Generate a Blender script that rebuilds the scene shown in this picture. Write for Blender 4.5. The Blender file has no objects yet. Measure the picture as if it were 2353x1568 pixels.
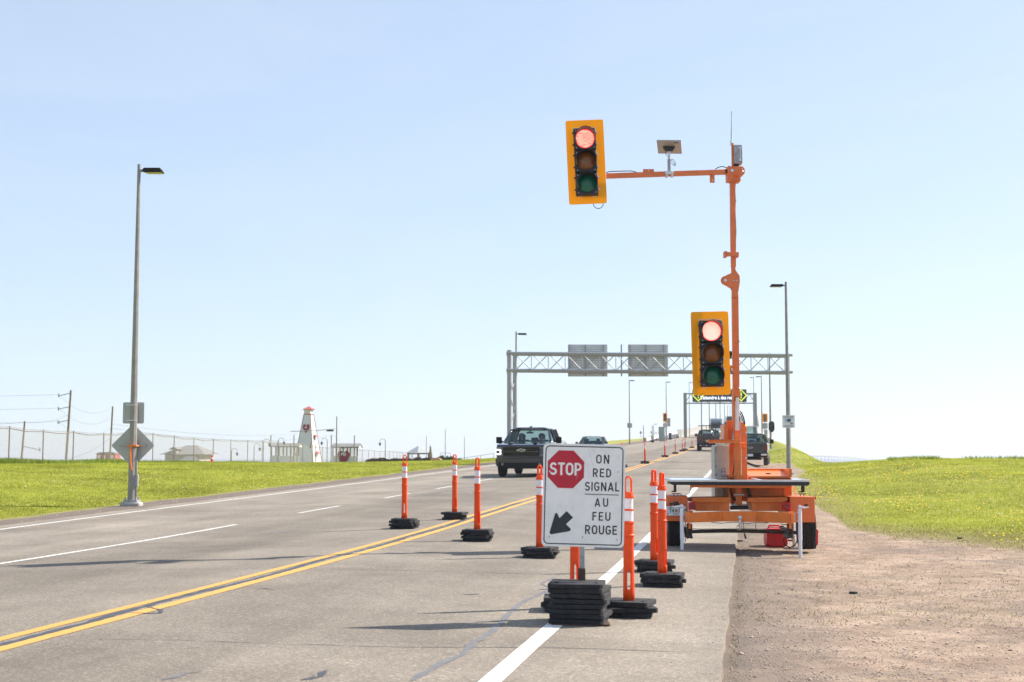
import bpy, math, random
import numpy as np
from mathutils import Vector, Matrix, Euler

random.seed(7)
np.random.seed(7)
sc = bpy.context.scene
COL = sc.collection
R = math.radians

# ------------------------------------------------------------------ camera, light, exposure
CAM_Z = 1.40
PITCH = math.atan(268.0 / 3268.0)
cam_data = bpy.data.cameras.new("camera")
cam = bpy.data.objects.new("camera", cam_data)
COL.objects.link(cam)
cam.location = (0, 0, CAM_Z)
cam.rotation_euler = (math.pi / 2 + PITCH, 0, 0)
cam_data.lens = 50.0
cam_data.sensor_width = 36.0
cam_data.clip_start = 0.1
cam_data.clip_end = 60000
cam_data.dof.use_dof = True
cam_data.dof.focus_distance = 20.0
cam_data.dof.aperture_fstop = 4.0
sc.camera = cam

SUN_AZ = R(63.0)      # from +Y towards +X
SUN_EL = R(38.5)
world = bpy.data.worlds.new("World")
sc.world = world
world.use_nodes = True
wn = world.node_tree
for n in list(wn.nodes):
    wn.nodes.remove(n)
sky = wn.nodes.new("ShaderNodeTexSky")
sky.sky_type = 'NISHITA'
sky.sun_disc = False
sky.sun_elevation = SUN_EL
sky.sun_rotation = SUN_AZ
sky.altitude = 0
sky.air_density = .7
sky.dust_density = .5
sky.ozone_density = 3.0
bgn = wn.nodes.new("ShaderNodeBackground")
bgn.inputs[1].default_value = 0.14
wout = wn.nodes.new("ShaderNodeOutputWorld")
gam = wn.nodes.new("ShaderNodeGamma")          # flatter, paler sky: highlights compressed as film does
gam.inputs[1].default_value = .39
gain = wn.nodes.new("ShaderNodeVectorMath"); gain.operation = 'MULTIPLY'
gain.inputs[1].default_value = (1.37, 1.45, 1.56)
wn.links.new(sky.outputs[0], gam.inputs[0])
wn.links.new(gam.outputs[0], gain.inputs[0])
wtc = wn.nodes.new("ShaderNodeTexCoord")        # faint thin cirrus
wmp = wn.nodes.new("ShaderNodeMapping"); wmp.inputs["Scale"].default_value = (1.2, 1.2, 5.0); wmp.inputs["Rotation"].default_value = (0.25, 0.15, 0.4)
wnz = wn.nodes.new("ShaderNodeTexNoise"); wnz.inputs["Scale"].default_value = 2.2; wnz.inputs["Detail"].default_value = 6; wnz.inputs["Roughness"].default_value = .6; wnz.inputs["Distortion"].default_value = .8
wmr = wn.nodes.new("ShaderNodeMapRange"); wmr.inputs[1].default_value = .45; wmr.inputs[2].default_value = .75; wmr.inputs[3].default_value = 0; wmr.inputs[4].default_value = .16
wmx = wn.nodes.new("ShaderNodeMix"); wmx.data_type = 'RGBA'; wmx.inputs[7].default_value = (2.75, 2.8, 2.9, 1)
wn.links.new(wtc.outputs["Generated"], wmp.inputs[0]); wn.links.new(wmp.outputs[0], wnz.inputs["Vector"])
wn.links.new(wnz.outputs[0], wmr.inputs[0]); wn.links.new(wmr.outputs[0], wmx.inputs[0])
wn.links.new(gain.outputs[0], wmx.inputs[6])
wn.links.new(wmx.outputs[2], bgn.inputs[0])
wn.links.new(bgn.outputs[0], wout.inputs[0])

sun_data = bpy.data.lights.new("sun", 'SUN')
sun_data.energy = 3.5
sun_data.angle = R(0.5)
sun_data.color = (1.0, 0.92, 0.80)
sun = bpy.data.objects.new("sun", sun_data)
COL.objects.link(sun)
sd = Vector((math.sin(SUN_AZ) * math.cos(SUN_EL), math.cos(SUN_AZ) * math.cos(SUN_EL), math.sin(SUN_EL)))
sun.rotation_euler = sd.to_track_quat('Z', 'Y').to_euler()
sun.location = (20, 10, 30)

sc.view_settings.view_transform = 'Standard'
sc.view_settings.look = 'None'
sc.view_settings.gamma = 1
sc.view_settings.exposure = 1.33
sc.view_settings.use_curve_mapping = False
sc.cycles.max_bounces = 8
sc.cycles.transparent_max_bounces = 24

# ------------------------------------------------------------------ measuring helper
FPX = 3268.0
def W(px, py, y):
    """point at depth y that lies on the line of sight through (px, py) of a 2353x1568 picture"""
    a = (px - 1176.5) / FPX
    b = (784.0 - py) / FPX
    ct, st = math.cos(PITCH), math.sin(PITCH)
    k = y / (ct - b * st)
    return Vector((a * k, y, CAM_Z + (st + b * ct) * k))

# ------------------------------------------------------------------ object helpers
OFF = {}
def tag(o, label=None, cat=None, group=None, kind=None):
    if label: o['label'] = label
    if cat: o['category'] = cat
    if group: o['group'] = group
    if kind: o['kind'] = kind
    return o

def thing(name, label, cat, loc=(0, 0, 0), group=None):
    o = bpy.data.objects.new(name, None)
    COL.objects.link(o)
    o.location = loc
    o.empty_display_size = 0.2
    OFF[o.name] = Vector(loc)
    return tag(o, label, cat, group)

def copy_tree(o, parent=None):
    c = o.copy()
    COL.objects.link(c)
    if parent is not None:
        c.parent = parent
    for ch in o.children:
        copy_tree(ch, c)
    return c

class MB:
    def __init__(self):
        self.v = []
        self.f = []
    def add(self, vs, fs):
        n = len(self.v)
        self.v += [tuple(p) for p in vs]
        self.f += [tuple(i + n for i in f) for f in fs]
        return self
    def box(self, x0, x1, y0, y1, z0, z1, M=None):
        vs = [Vector((x, y, z)) for z in (z0, z1) for y in (y0, y1) for x in (x0, x1)]
        if M is not None:
            vs = [M @ p for p in vs]
        return self.add(vs, [(0, 2, 3, 1), (4, 5, 7, 6), (0, 1, 5, 4), (2, 6, 7, 3), (0, 4, 6, 2), (1, 3, 7, 5)])
    def bar(self, p0, p1, w, h, up=(0, 0, 1)):
        """box section from p0 to p1; w across, h along up"""
        p0 = Vector(p0); p1 = Vector(p1); d = (p1 - p0).normalized()
        u = Vector(up)
        s = d.cross(u)
        if s.length < 1e-4:
            s = d.cross(Vector((1, 0, 0)))
        s.normalize(); u = s.cross(d).normalized()
        vs = []
        for p in (p0, p1):
            for a, b in ((-1, -1), (1, -1), (1, 1), (-1, 1)):
                vs.append(p + s * a * w / 2 + u * b * h / 2)
        return self.add(vs, [(0, 1, 2, 3), (7, 6, 5, 4), (0, 4, 5, 1), (1, 5, 6, 2), (2, 6, 7, 3), (3, 7, 4, 0)])
    def cyl(self, p0, p1, r0, r1=None, n=12, cap=True):
        if r1 is None: r1 = r0
        p0 = Vector(p0); p1 = Vector(p1); d = (p1 - p0).normalized()
        a = Vector((0, 0, 1)) if abs(d.z) < 0.9 else Vector((1, 0, 0))
        s = d.cross(a).normalized(); u = s.cross(d).normalized()
        vs = []
        for p, r in ((p0, r0), (p1, r1)):
            for i in range(n):
                t = 2 * math.pi * (i + .5) / n
                vs.append(p + (s * math.cos(t) + u * math.sin(t)) * r)
        fs = [(i, i + n, (i + 1) % n + n, (i + 1) % n) for i in range(n)]
        if cap:
            fs += [tuple(range(n)), tuple(reversed(range(n, 2 * n)))]
        return self.add(vs, fs)
    def tube(self, pts, r, n=8, cap=True):
        pts = [Vector(p) for p in pts]
        m = len(pts)
        vs = []; fs = []
        prev = None
        for k, p in enumerate(pts):
            d = (pts[min(k + 1, m - 1)] - pts[max(k - 1, 0)]).normalized()
            if prev is None:
                a = Vector((0, 0, 1)) if abs(d.z) < 0.9 else Vector((1, 0, 0))
                s = d.cross(a).normalized()
            else:
                s = (prev - d * prev.dot(d)).normalized()
            prev = s
            u = s.cross(d)
            rr = r[k] if isinstance(r, (list, tuple)) else r
            for i in range(n):
                t = 2 * math.pi * i / n
                vs.append(p + (s * math.cos(t) + u * math.sin(t)) * rr)
        for k in range(m - 1):
            for i in range(n):
                a = k * n + i; b = k * n + (i + 1) % n
                fs.append((a, a + n, b + n, b))
        if cap:
            fs += [tuple(range(n)), tuple(reversed(range((m - 1) * n, m * n)))]
        return self.add(vs, fs)
    def prism(self, poly, a0, a1, axis='y', M=None):
        """poly: 2D points; axis y -> (x,z), axis x -> (y,z), axis z -> (x,y)"""
        def mk(p, a):
            if axis == 'y': return Vector((p[0], a, p[1]))
            if axis == 'x': return Vector((a, p[0], p[1]))
            return Vector((p[0], p[1], a))
        n = len(poly)
        vs = [mk(p, a0) for p in poly] + [mk(p, a1) for p in poly]
        if M is not None: vs = [M @ p for p in vs]
        fs = [tuple(range(n)), tuple(reversed(range(n, 2 * n)))]
        fs += [(i, i + n, (i + 1) % n + n, (i + 1) % n) for i in range(n)]
        return self.add(vs, fs)
    def lathe(self, prof, n=24, c=(0, 0, 0), skip=None):
        c = Vector(c); vs = []; fs = []
        for r, z in prof:
            for i in range(n):
                t = 2 * math.pi * i / n
                vs.append(c + Vector((r * math.cos(t), r * math.sin(t), z)))
        for k in range(len(prof) - 1):
            for i in range(n):
                if skip and skip(k, i): continue
                a = k * n + i; b = k * n + (i + 1) % n
                fs.append((a, b, b + n, a + n))
        return self.add(vs, fs)
    def build(self, name, m, parent=None, bevel=0, smooth=False, origin=None, fix=True, seg=2):
        off = Vector((0, 0, 0))
        if parent is not None:
            off = OFF.get(parent.name, off)
        elif origin is not None:
            off = Vector(origin)
        me = bpy.data.meshes.new(name)
        me.from_pydata([(x - off.x, y - off.y, z - off.z) for x, y, z in self.v], [], self.f)
        if fix:
            import bmesh
            bm = bmesh.new(); bm.from_mesh(me)
            bmesh.ops.recalc_face_normals(bm, faces=bm.faces)
            bm.to_mesh(me); bm.free()
        if m is not None: me.materials.append(m)
        if smooth:
            me.shade_smooth()
            me.set_sharp_from_angle(angle=R(38))
        o = bpy.data.objects.new(name, me)
        COL.objects.link(o)
        OFF[o.name] = off
        if parent is not None: o.parent = parent
        elif origin is not None: o.location = origin
        if bevel:
            b = o.modifiers.new("bevel", 'BEVEL')
            b.width = bevel; b.segments = seg; b.limit_method = 'ANGLE'; b.angle_limit = R(30)
            b.harden_normals = False
            if not smooth:
                me.shade_smooth(); me.set_sharp_from_angle(angle=R(38))
        return o

def circle(cx, cy, r, n=24, a0=0, a1=360):
    full = abs(a1 - a0) >= 360
    m = n if full else n + 1
    return [(cx + r * math.cos(R(a0 + (a1 - a0) * i / n)), cy + r * math.sin(R(a0 + (a1 - a0) * i / n))) for i in range(m)]

def rrect(x0, x1, z0, z1, r, n=4):
    p = []
    for cx, cz, a in ((x1 - r, z1 - r, 0), (x0 + r, z1 - r, 90), (x0 + r, z0 + r, 180), (x1 - r, z0 + r, 270)):
        for i in range(n + 1):
            t = R(a + 90 * i / n)
            p.append((cx + r * math.cos(t), cz + r * math.sin(t)))
    return p

def smooth01(a, b, x):
    t = np.clip((np.asarray(x, float) - a) / (b - a), 0, 1)
    return t * t * (3 - 2 * t)

# ------------------------------------------------------------------ materials
def newmat(name):
    m = bpy.data.materials.new(name)
    m.use_nodes = True
    nt = m.node_tree
    return m, nt, nt.nodes["Principled BSDF"]

def ramp(nt, fac, stops):
    r = nt.nodes.new("ShaderNodeValToRGB")
    e = r.color_ramp.elements
    while len(e) < len(stops): e.new(0.5)
    for i, (p, c) in enumerate(stops):
        e[i].position = p
        e[i].color = (c[0], c[1], c[2], 1) if isinstance(c, (tuple, list)) else (c, c, c, 1)
    nt.links.new(fac, r.inputs[0])
    return r.outputs[0]

def noise(nt, scale, detail=4, rough=0.55, vec=None, dist=0):
    n = nt.nodes.new("ShaderNodeTexNoise")
    n.inputs["Scale"].default_value = scale
    n.inputs["Detail"].default_value = detail
    n.inputs["Roughness"].default_value = rough
    n.inputs["Distortion"].default_value = dist
    if vec is not None: nt.links.new(vec, n.inputs["Vector"])
    return n.outputs[0]

def coords(nt, kind="Object", scale=None):
    t = nt.nodes.new("ShaderNodeTexCoord")
    o = t.outputs[kind]
    if scale:
        mp = nt.nodes.new("ShaderNodeMapping")
        mp.inputs["Scale"].default_value = scale
        nt.links.new(o, mp.inputs[0]); o = mp.outputs[0]
    return o

def mixc(nt, fac, a, b, blend='MIX'):
    n = nt.nodes.new("ShaderNodeMix")
    n.data_type = 'RGBA'; n.blend_type = blend
    for s, val in ((n.inputs[0], fac), (n.inputs[6], a), (n.inputs[7], b)):
        if isinstance(val, (int, float)): s.default_value = val
        elif isinstance(val, (tuple, list)): s.default_value = (val[0], val[1], val[2], 1)
        else: nt.links.new(val, s)
    return n.outputs[2]

def mat(name, col, rough=.6, metal=0, var=.12, scale=6, bump=0, bscale=60, dirt=None, dirt_amt=.5, coat=0, spec=None, trans=0):
    m, nt, b = newmat(name)
    co = coords(nt)
    n = noise(nt, scale, 5, .6, co)
    c = ramp(nt, n, [(0.3, tuple(x * (1 - var) for x in col)), (0.7, tuple(min(1, x * (1 + var)) for x in col))])
    if dirt:
        n2 = noise(nt, scale * 2.3, 6, .7, co)
        f = ramp(nt, n2, [(0.52, 0.0), (0.75, dirt_amt)])
        c = mixc(nt, f, c, dirt)
    nt.links.new(c, b.inputs["Base Color"])
    b.inputs["Roughness"].default_value = rough
    b.inputs["Metallic"].default_value = metal
    if coat: b.inputs["Coat Weight"].default_value = coat
    if spec is not None: b.inputs["Specular IOR Level"].default_value = spec
    if bump:
        bn = nt.nodes.new("ShaderNodeBump")
        bn.inputs["Strength"].default_value = bump
        bn.inputs["Distance"].default_value = 0.01
        nt.links.new(noise(nt, bscale, 4, .6, co), bn.inputs["Height"])
        nt.links.new(bn.outputs[0], b.inputs["Normal"])
    return m

def emit(name, col, strength):
    m, nt, b = newmat(name)
    b.inputs["Base Color"].default_value = (col[0], col[1], col[2], 1)
    b.inputs["Emission Color"].default_value = (col[0], col[1], col[2], 1)
    b.inputs["Emission Strength"].default_value = strength
    b.inputs["Roughness"].default_value = .4
    return m

def glass_mat(name, tint, amount, rough=0.03):
    """thin window pane: tinted see-through plus a mirror sheen"""
    m, nt, b = newmat(name)
    out = nt.nodes["Material Output"]
    tr = nt.nodes.new("ShaderNodeBsdfTransparent")
    tr.inputs[0].default_value = (*tint, 1)
    gl = nt.nodes.new("ShaderNodeBsdfGlossy")
    gl.inputs["Roughness"].default_value = rough
    gl.inputs["Color"].default_value = (.45, .5, .55, 1)
    fr = nt.nodes.new("ShaderNodeLayerWeight"); fr.inputs[0].default_value = .5
    pw = nt.nodes.new("ShaderNodeMath"); pw.operation = 'POWER'; pw.inputs[1].default_value = 4
    nt.links.new(fr.outputs["Facing"], pw.inputs[0])
    add = nt.nodes.new("ShaderNodeMath"); add.operation = 'MULTIPLY_ADD'; add.inputs[1].default_value = .6; add.inputs[2].default_value = .04 + amount
    add.use_clamp = True
    nt.links.new(pw.outputs[0], add.inputs[0])
    mx = nt.nodes.new("ShaderNodeMixShader")
    nt.links.new(add.outputs[0], mx.inputs[0])
    nt.links.new(tr.outputs[0], mx.inputs[1]); nt.links.new(gl.outputs[0], mx.inputs[2])
    nt.links.new(mx.outputs[0], out.inputs[0])
    return m

M = {}
def translucent(m, amt, col):
    nt = m.node_tree; b = nt.nodes["Principled BSDF"]; out = nt.nodes["Material Output"]
    tl = nt.nodes.new("ShaderNodeBsdfTranslucent"); tl.inputs[0].default_value = (*col, 1)
    mx = nt.nodes.new("ShaderNodeMixShader"); mx.inputs[0].default_value = amt
    nt.links.new(b.outputs[0], mx.inputs[1]); nt.links.new(tl.outputs[0], mx.inputs[2]); nt.links.new(mx.outputs[0], out.inputs[0])
    return m
M['orange_plastic'] = translucent(mat('orange_plastic', (.92, .105, .010), .42, var=.06, scale=5, dirt=(.30, .06, .03), dirt_amt=.35), .3, (1, .18, .01))
M['band'] = mat('reflective_band', (.80, .76, .80), .35, var=.05, dirt=(.22, .17, .16), dirt_amt=.5)
M['rubber'] = mat('black_rubber', (.017, .018, .021), .8, var=.35, scale=9, bump=.6, bscale=90, dirt=(.11, .105, .10), dirt_amt=.5)
M['trailer_orange'] = mat('orange_paint', (.80, .19, .020), .42, var=.10, scale=7, coat=.15, dirt=(.30, .10, .045), dirt_amt=.5)
M['mast_orange'] = mat('mast_orange_paint', (.74, .19, .055), .5, var=.10, scale=7, dirt=(.34, .12, .06), dirt_amt=.4)
M['silver'] = mat('silver_metal', (.62, .63, .65), .38, .7, var=.12)
M['galv'] = mat('galvanised_steel', (.36, .37, .38), .55, .35, var=.22, scale=14)
M['pole'] = mat('grey_pole_steel', (.27, .26, .24), .6, .1, var=.15, scale=5, dirt=(.2, .14, .1), dirt_amt=.35)
M['black'] = mat('black_plastic', (.018, .019, .022), .5, var=.2)
M['cable'] = mat('black_cable', (.012, .012, .013), .45, var=.1)
M['white_paint'] = mat('white_painted_steel', (.74, .76, .80), .4, var=.05, dirt=(.35, .33, .32), dirt_amt=.35)
M['cabinet'] = mat('weathered_white_cabinet', (.52, .53, .46), .6, var=.1, scale=20, dirt=(.3, .3, .22), dirt_amt=.35)
M['backplate'] = translucent(mat('yellow_backplate', (.95, .52, .005), .5, var=.04, scale=3), .45, (1, .58, .01))
M['housing'] = mat('signal_housing', (.022, .024, .03), .45, var=.15)
M['tyre'] = mat('tyre_rubber', (.03, .03, .033), .8, var=.25, bump=.4, bscale=60, dirt=(.12, .1, .09), dirt_amt=.4)
M['red_plastic'] = mat('red_plastic', (.62, .022, .03), .4, var=.1)
M['tail_red'] = mat('tail_light_red', (.22, .006, .012), .25, var=.1)
M['lens_amber'] = mat('amber_lens', (.24, .085, .02), .18, var=.15, scale=20)
M['lens_green'] = mat('green_lens', (.005, .13, .075), .15, var=.15, scale=20)
M['rust_steel'] = mat('rusty_steel', (.10, .06, .045), .7, .3, var=.3, scale=20)
M['concrete'] = mat('concrete', (.34, .33, .31), .85, var=.12, scale=3, bump=.3)
M['sign_white'] = None
M['sign_back'] = mat('aluminium_sign_back', (.40, .42, .40), .5, .45, var=.08, scale=3)
M['wood'] = mat('weathered_wood', (.23, .19, .15), .85, var=.25, scale=6)
M['roof_grey'] = mat('grey_shingles', (.20, .195, .19), .85, var=.2, scale=3)
M['white_wall'] = mat('white_wall_paint', (.74, .76, .78), .7, var=.04)
M['red_paint'] = mat('red_paint', (.48, .018, .03), .6, var=.1)
M['red_wood'] = mat('faded_red_wood', (.36, .07, .06), .7, var=.15)
M['car_black'] = mat('black_car_paint', (.012, .014, .02), .16, .1, var=.1, coat=1)
M['car_blue_black'] = mat('dark_blue_car_paint', (.008, .012, .026), .14, 0, var=.1, coat=1)
M['car_silver'] = mat('silver_car_paint', (.45, .47, .50), .25, .5, var=.05, coat=1)
M['car_white'] = mat('white_car_paint', (.75, .76, .78), .25, 0, var=.04, coat=1)
M['trim'] = mat('black_trim', (.011, .011, .012), .65, var=.2, spec=.25)
M['chrome'] = mat('chrome', (.75, .76, .78), .12, 1, var=.03)
M['interior'] = mat('dark_interior', (.03, .03, .034), .8, var=.2)
M['glass'] = glass_mat('car_glass', (.56, .68, .66), .07)
M['lamp_lit'] = emit('lit_lamp', (1, .96, .92), 2.5)
M['lamp_warm'] = emit('lit_headlight', (1, .88, .7), 6)
M['lamp_orange'] = emit('orange_beacon', (1, .25, .02), 3)
M['brake_lit'] = emit('lit_red_lamp', (1, .12, .12), 2)
M['headlamp'] = mat('headlamp_glass', (.16, .17, .19), .2, .1, var=.1)
M['grey_white'] = mat('weathered_white_boards', (.62, .64, .66), .75, var=.05)
M['skin'] = mat('skin', (.50, .30, .22), .6, var=.05)
M['shirt'] = mat('shirt_cloth', (.20, .22, .28), .85, var=.15)
M['hair'] = mat('hair', (.06, .04, .03), .6, var=.2)
M['yellow'] = mat('flower_yellow', (.85, .62, .02), .7, var=.1)
# ------------------------------------------------------------------ lie of the land
ZT = np.array([(-80, .02), (0, .04), (12, .08), (15.6, .095), (18, .115), (22, .14), (25, .185), (28, .25), (33, .335), (42, .48), (58, .76), (76, 1.08), (95, 1.43), (111, 1.69), (128, 2.05), (142, 2.37), (180, 3.17), (215, 3.9), (292, 5.5), (327, 6.4), (430, 9.2), (520, 11.6), (620, 13.6), (720, 14.6), (820, 14.7), (1000, 13.0)])
def zc(y):
    y = np.asarray(y, float)
    s = 0
    for k in (-3, -1.5, 0, 1.5, 3):
        s = s + np.interp(y + k, ZT[:, 0], ZT[:, 1])
    return s / 5
def rx(y):
    y = np.asarray(y, float)
    return .165 * y + 0.00006 * np.clip(y - 350, 0, None) ** 2
C_MID = -5.35
C_R = -.2
C_L = -14.2
def road_z(c, y):
    k = np.where(np.asarray(c) > C_MID, .020, .013)
    return zc(y) - k * np.abs(np.asarray(c) - C_MID)
PH = np.random.rand(8) * 10
def wob(x, y):
    return (np.sin(x * .31 + PH[0]) * np.sin(y * .23 + PH[1]) + .6 * np.sin(x * .73 + y * .41 + PH[2]) + .35 * np.sin(x * 1.7 - y * 1.1 + PH[3])) / 2
def terrain(c, y):
    c = np.asarray(c, float); y = np.asarray(y, float)
    c, y = np.broadcast_arrays(c, y)
    x = c + rx(y)
    zr = road_z(C_R, y)
    zl = road_z(C_L, y)
    # right side
    t = c - C_R
    Rz = np.interp(y, [-80, 5, 20, 30, 45, 60, 74, 90, 110, 140, 200, 300, 400], [-.2, -.10, -.03, .28, .86, 1.22, 1.34, 1.15, 0, -1.5, -4, -12, -12])
    Rz = Rz + .05 * wob(x, y) * smooth01(2, 8, t)
    near = smooth01(95, 120, y)
    w = smooth01(0.6, 9, t) * (1 - near) + smooth01(3.0, 11, t) * near
    zrr = zr - .05 - .03 * np.clip(t, 0, 2) + (.010 * wob(x * 4, y * 4.3) + .007 * wob(x * 9 + 3, y * 8)) * smooth01(.05, .5, t)
    hump = .75 * smooth01(86, 106, y) * (1 - smooth01(160, 220, y)) * np.exp(-((t - 3.6) / 2.0) ** 2)
    low = -.22 * smooth01(60, 78, y) * (1 - smooth01(95, 108, y)) * smooth01(0, .8, t)
    rz = zrr * (1 - w) + Rz * w + hump + low * (1 - w)
    # left side
    t2 = C_L - c
    plat = np.interp(y, [-80, 40, 70, 110, 250, 290, 360], [.9, 1.08, 1.12, .98, .6, .2, -12])
    drop = smooth01(0, 3, -x - 27) * .45
    plat = plat - drop
    zll = zl - .03 - .02 * np.clip(t2, 0, 2)
    w2 = smooth01(.8, 16, t2) * (1 - smooth01(80, 130, y)) + smooth01(1.5, 11, t2) * smooth01(80, 130, y)
    lz = zll * (1 - w2) + (plat + .04 * wob(x, y)) * w2
    lz = lz + .75 * smooth01(110, 150, y) * (1 - smooth01(270, 300, y)) * np.exp(-((t2 - 3.6) / 2.0) ** 2)
    mid = road_z(c, y) - .06
    e = .06
    z = np.where(c > C_R + e, rz, np.where(c < C_L - e, lz, mid))
    sink = smooth01(300, 330, y) * 14
    return z - sink

def gravel_mask(c, y):
    """1 = bare gravel, 0 = grass"""
    c = np.asarray(c, float); y = np.asarray(y, float)
    c, y = np.broadcast_arrays(c, y)
    x = c + rx(y)
    wz = .45 * wob(x * 2.1, y * 2.3) + .35 * wob(x * 5, y * 4) + .3 * wob(x * 11, y * 9)
    # right
    yb = np.interp(c, [0, 1.6, 2.0, 2.6, 3.2, 4.3, 8, 30], [60, 40, 27, 25, 24.2, 22.2, 17.5, 15])
    right = smooth01(-1.1, 1.1, (yb - y) * .8 + wz)
    strip = smooth01(-.25, .25, 1.5 + .5 * smooth01(50, 70, y) * (1 - smooth01(88, 96, y)) * 3 - (c - C_R) + wz * .5)
    right = np.maximum(right, strip)
    far = smooth01(3, 9, c) * (1 - smooth01(6, 13, y))
    right = right * (1 - .35 * far)
    left = smooth01(-.4, .4, 1.1 + .4 * smooth01(25, 40, y) - (C_L - c) + wz * .35)
    return np.where(c > C_MID, right, left)

def dry_mask(c, y):
    """1 = thin, trodden, straw coloured turf bordering the gravel on the right"""
    c = np.asarray(c, float); y = np.asarray(y, float)
    c, y = np.broadcast_arrays(c, y)
    x = c + rx(y)
    wz = .9 * wob(x * 1.3, y * 1.5) + .5 * wob(x * 4, y * 4)
    yb = np.interp(c, [0, 1.6, 2.0, 2.6, 3.2, 4.3, 8, 30], [60, 40, 27, 25, 24.2, 22.2, 17.5, 15])
    a = smooth01(-4.6, -.3, (yb - y) * .8 + wz)
    b_ = (1 - smooth01(1.2, 3.6, c + wz * .4)) * (1 - smooth01(60, 80, y))
    return np.where(c > C_MID, np.maximum(a, b_), 1 - smooth01(.8, 2.4, C_L - c + wz * .3)) 

def grid_mesh(name, cs, ys, zf, m, uv=True, attr=None):
    cs = np.asarray(cs, float); ys = np.asarray(ys, float)
    Cg, Yg = np.meshgrid(cs, ys)
    Z = zf(Cg, Yg)
    X = Cg + rx(Yg)
    nv = Cg.size; nc = len(cs); ny = len(ys)
    me = bpy.data.meshes.new(name)
    co = np.stack([X.ravel(), Yg.ravel(), Z.ravel()], 1)
    i = (np.arange(ny - 1)[:, None] * nc + np.arange(nc - 1)[None]).ravel()
    q = np.stack([i, i + 1, i + nc + 1, i + nc], 1)
    me.from_pydata(co.tolist(), [], q.tolist())
    if uv:
        u = me.uv_layers.new(name="lane")
        idx = q.ravel()
        uvs = np.stack([Cg.ravel()[idx], Yg.ravel()[idx]], 1).astype(np.float32)
        u.data.foreach_set("uv", uvs.ravel())
    if attr is not None:
        a = me.attributes.new("gravel", 'FLOAT', 'POINT')
        a.data.foreach_set("value", attr(Cg, Yg).ravel().astype(np.float32))
        a = me.attributes.new("dry", 'FLOAT', 'POINT')
        a.data.foreach_set("value", dry_mask(Cg, Yg).ravel().astype(np.float32))
    me.shade_smooth()
    me.materials.append(m)
    o = bpy.data.objects.new(name, me)
    COL.objects.link(o)
    o['kind'] = 'structure'
    return o

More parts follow.
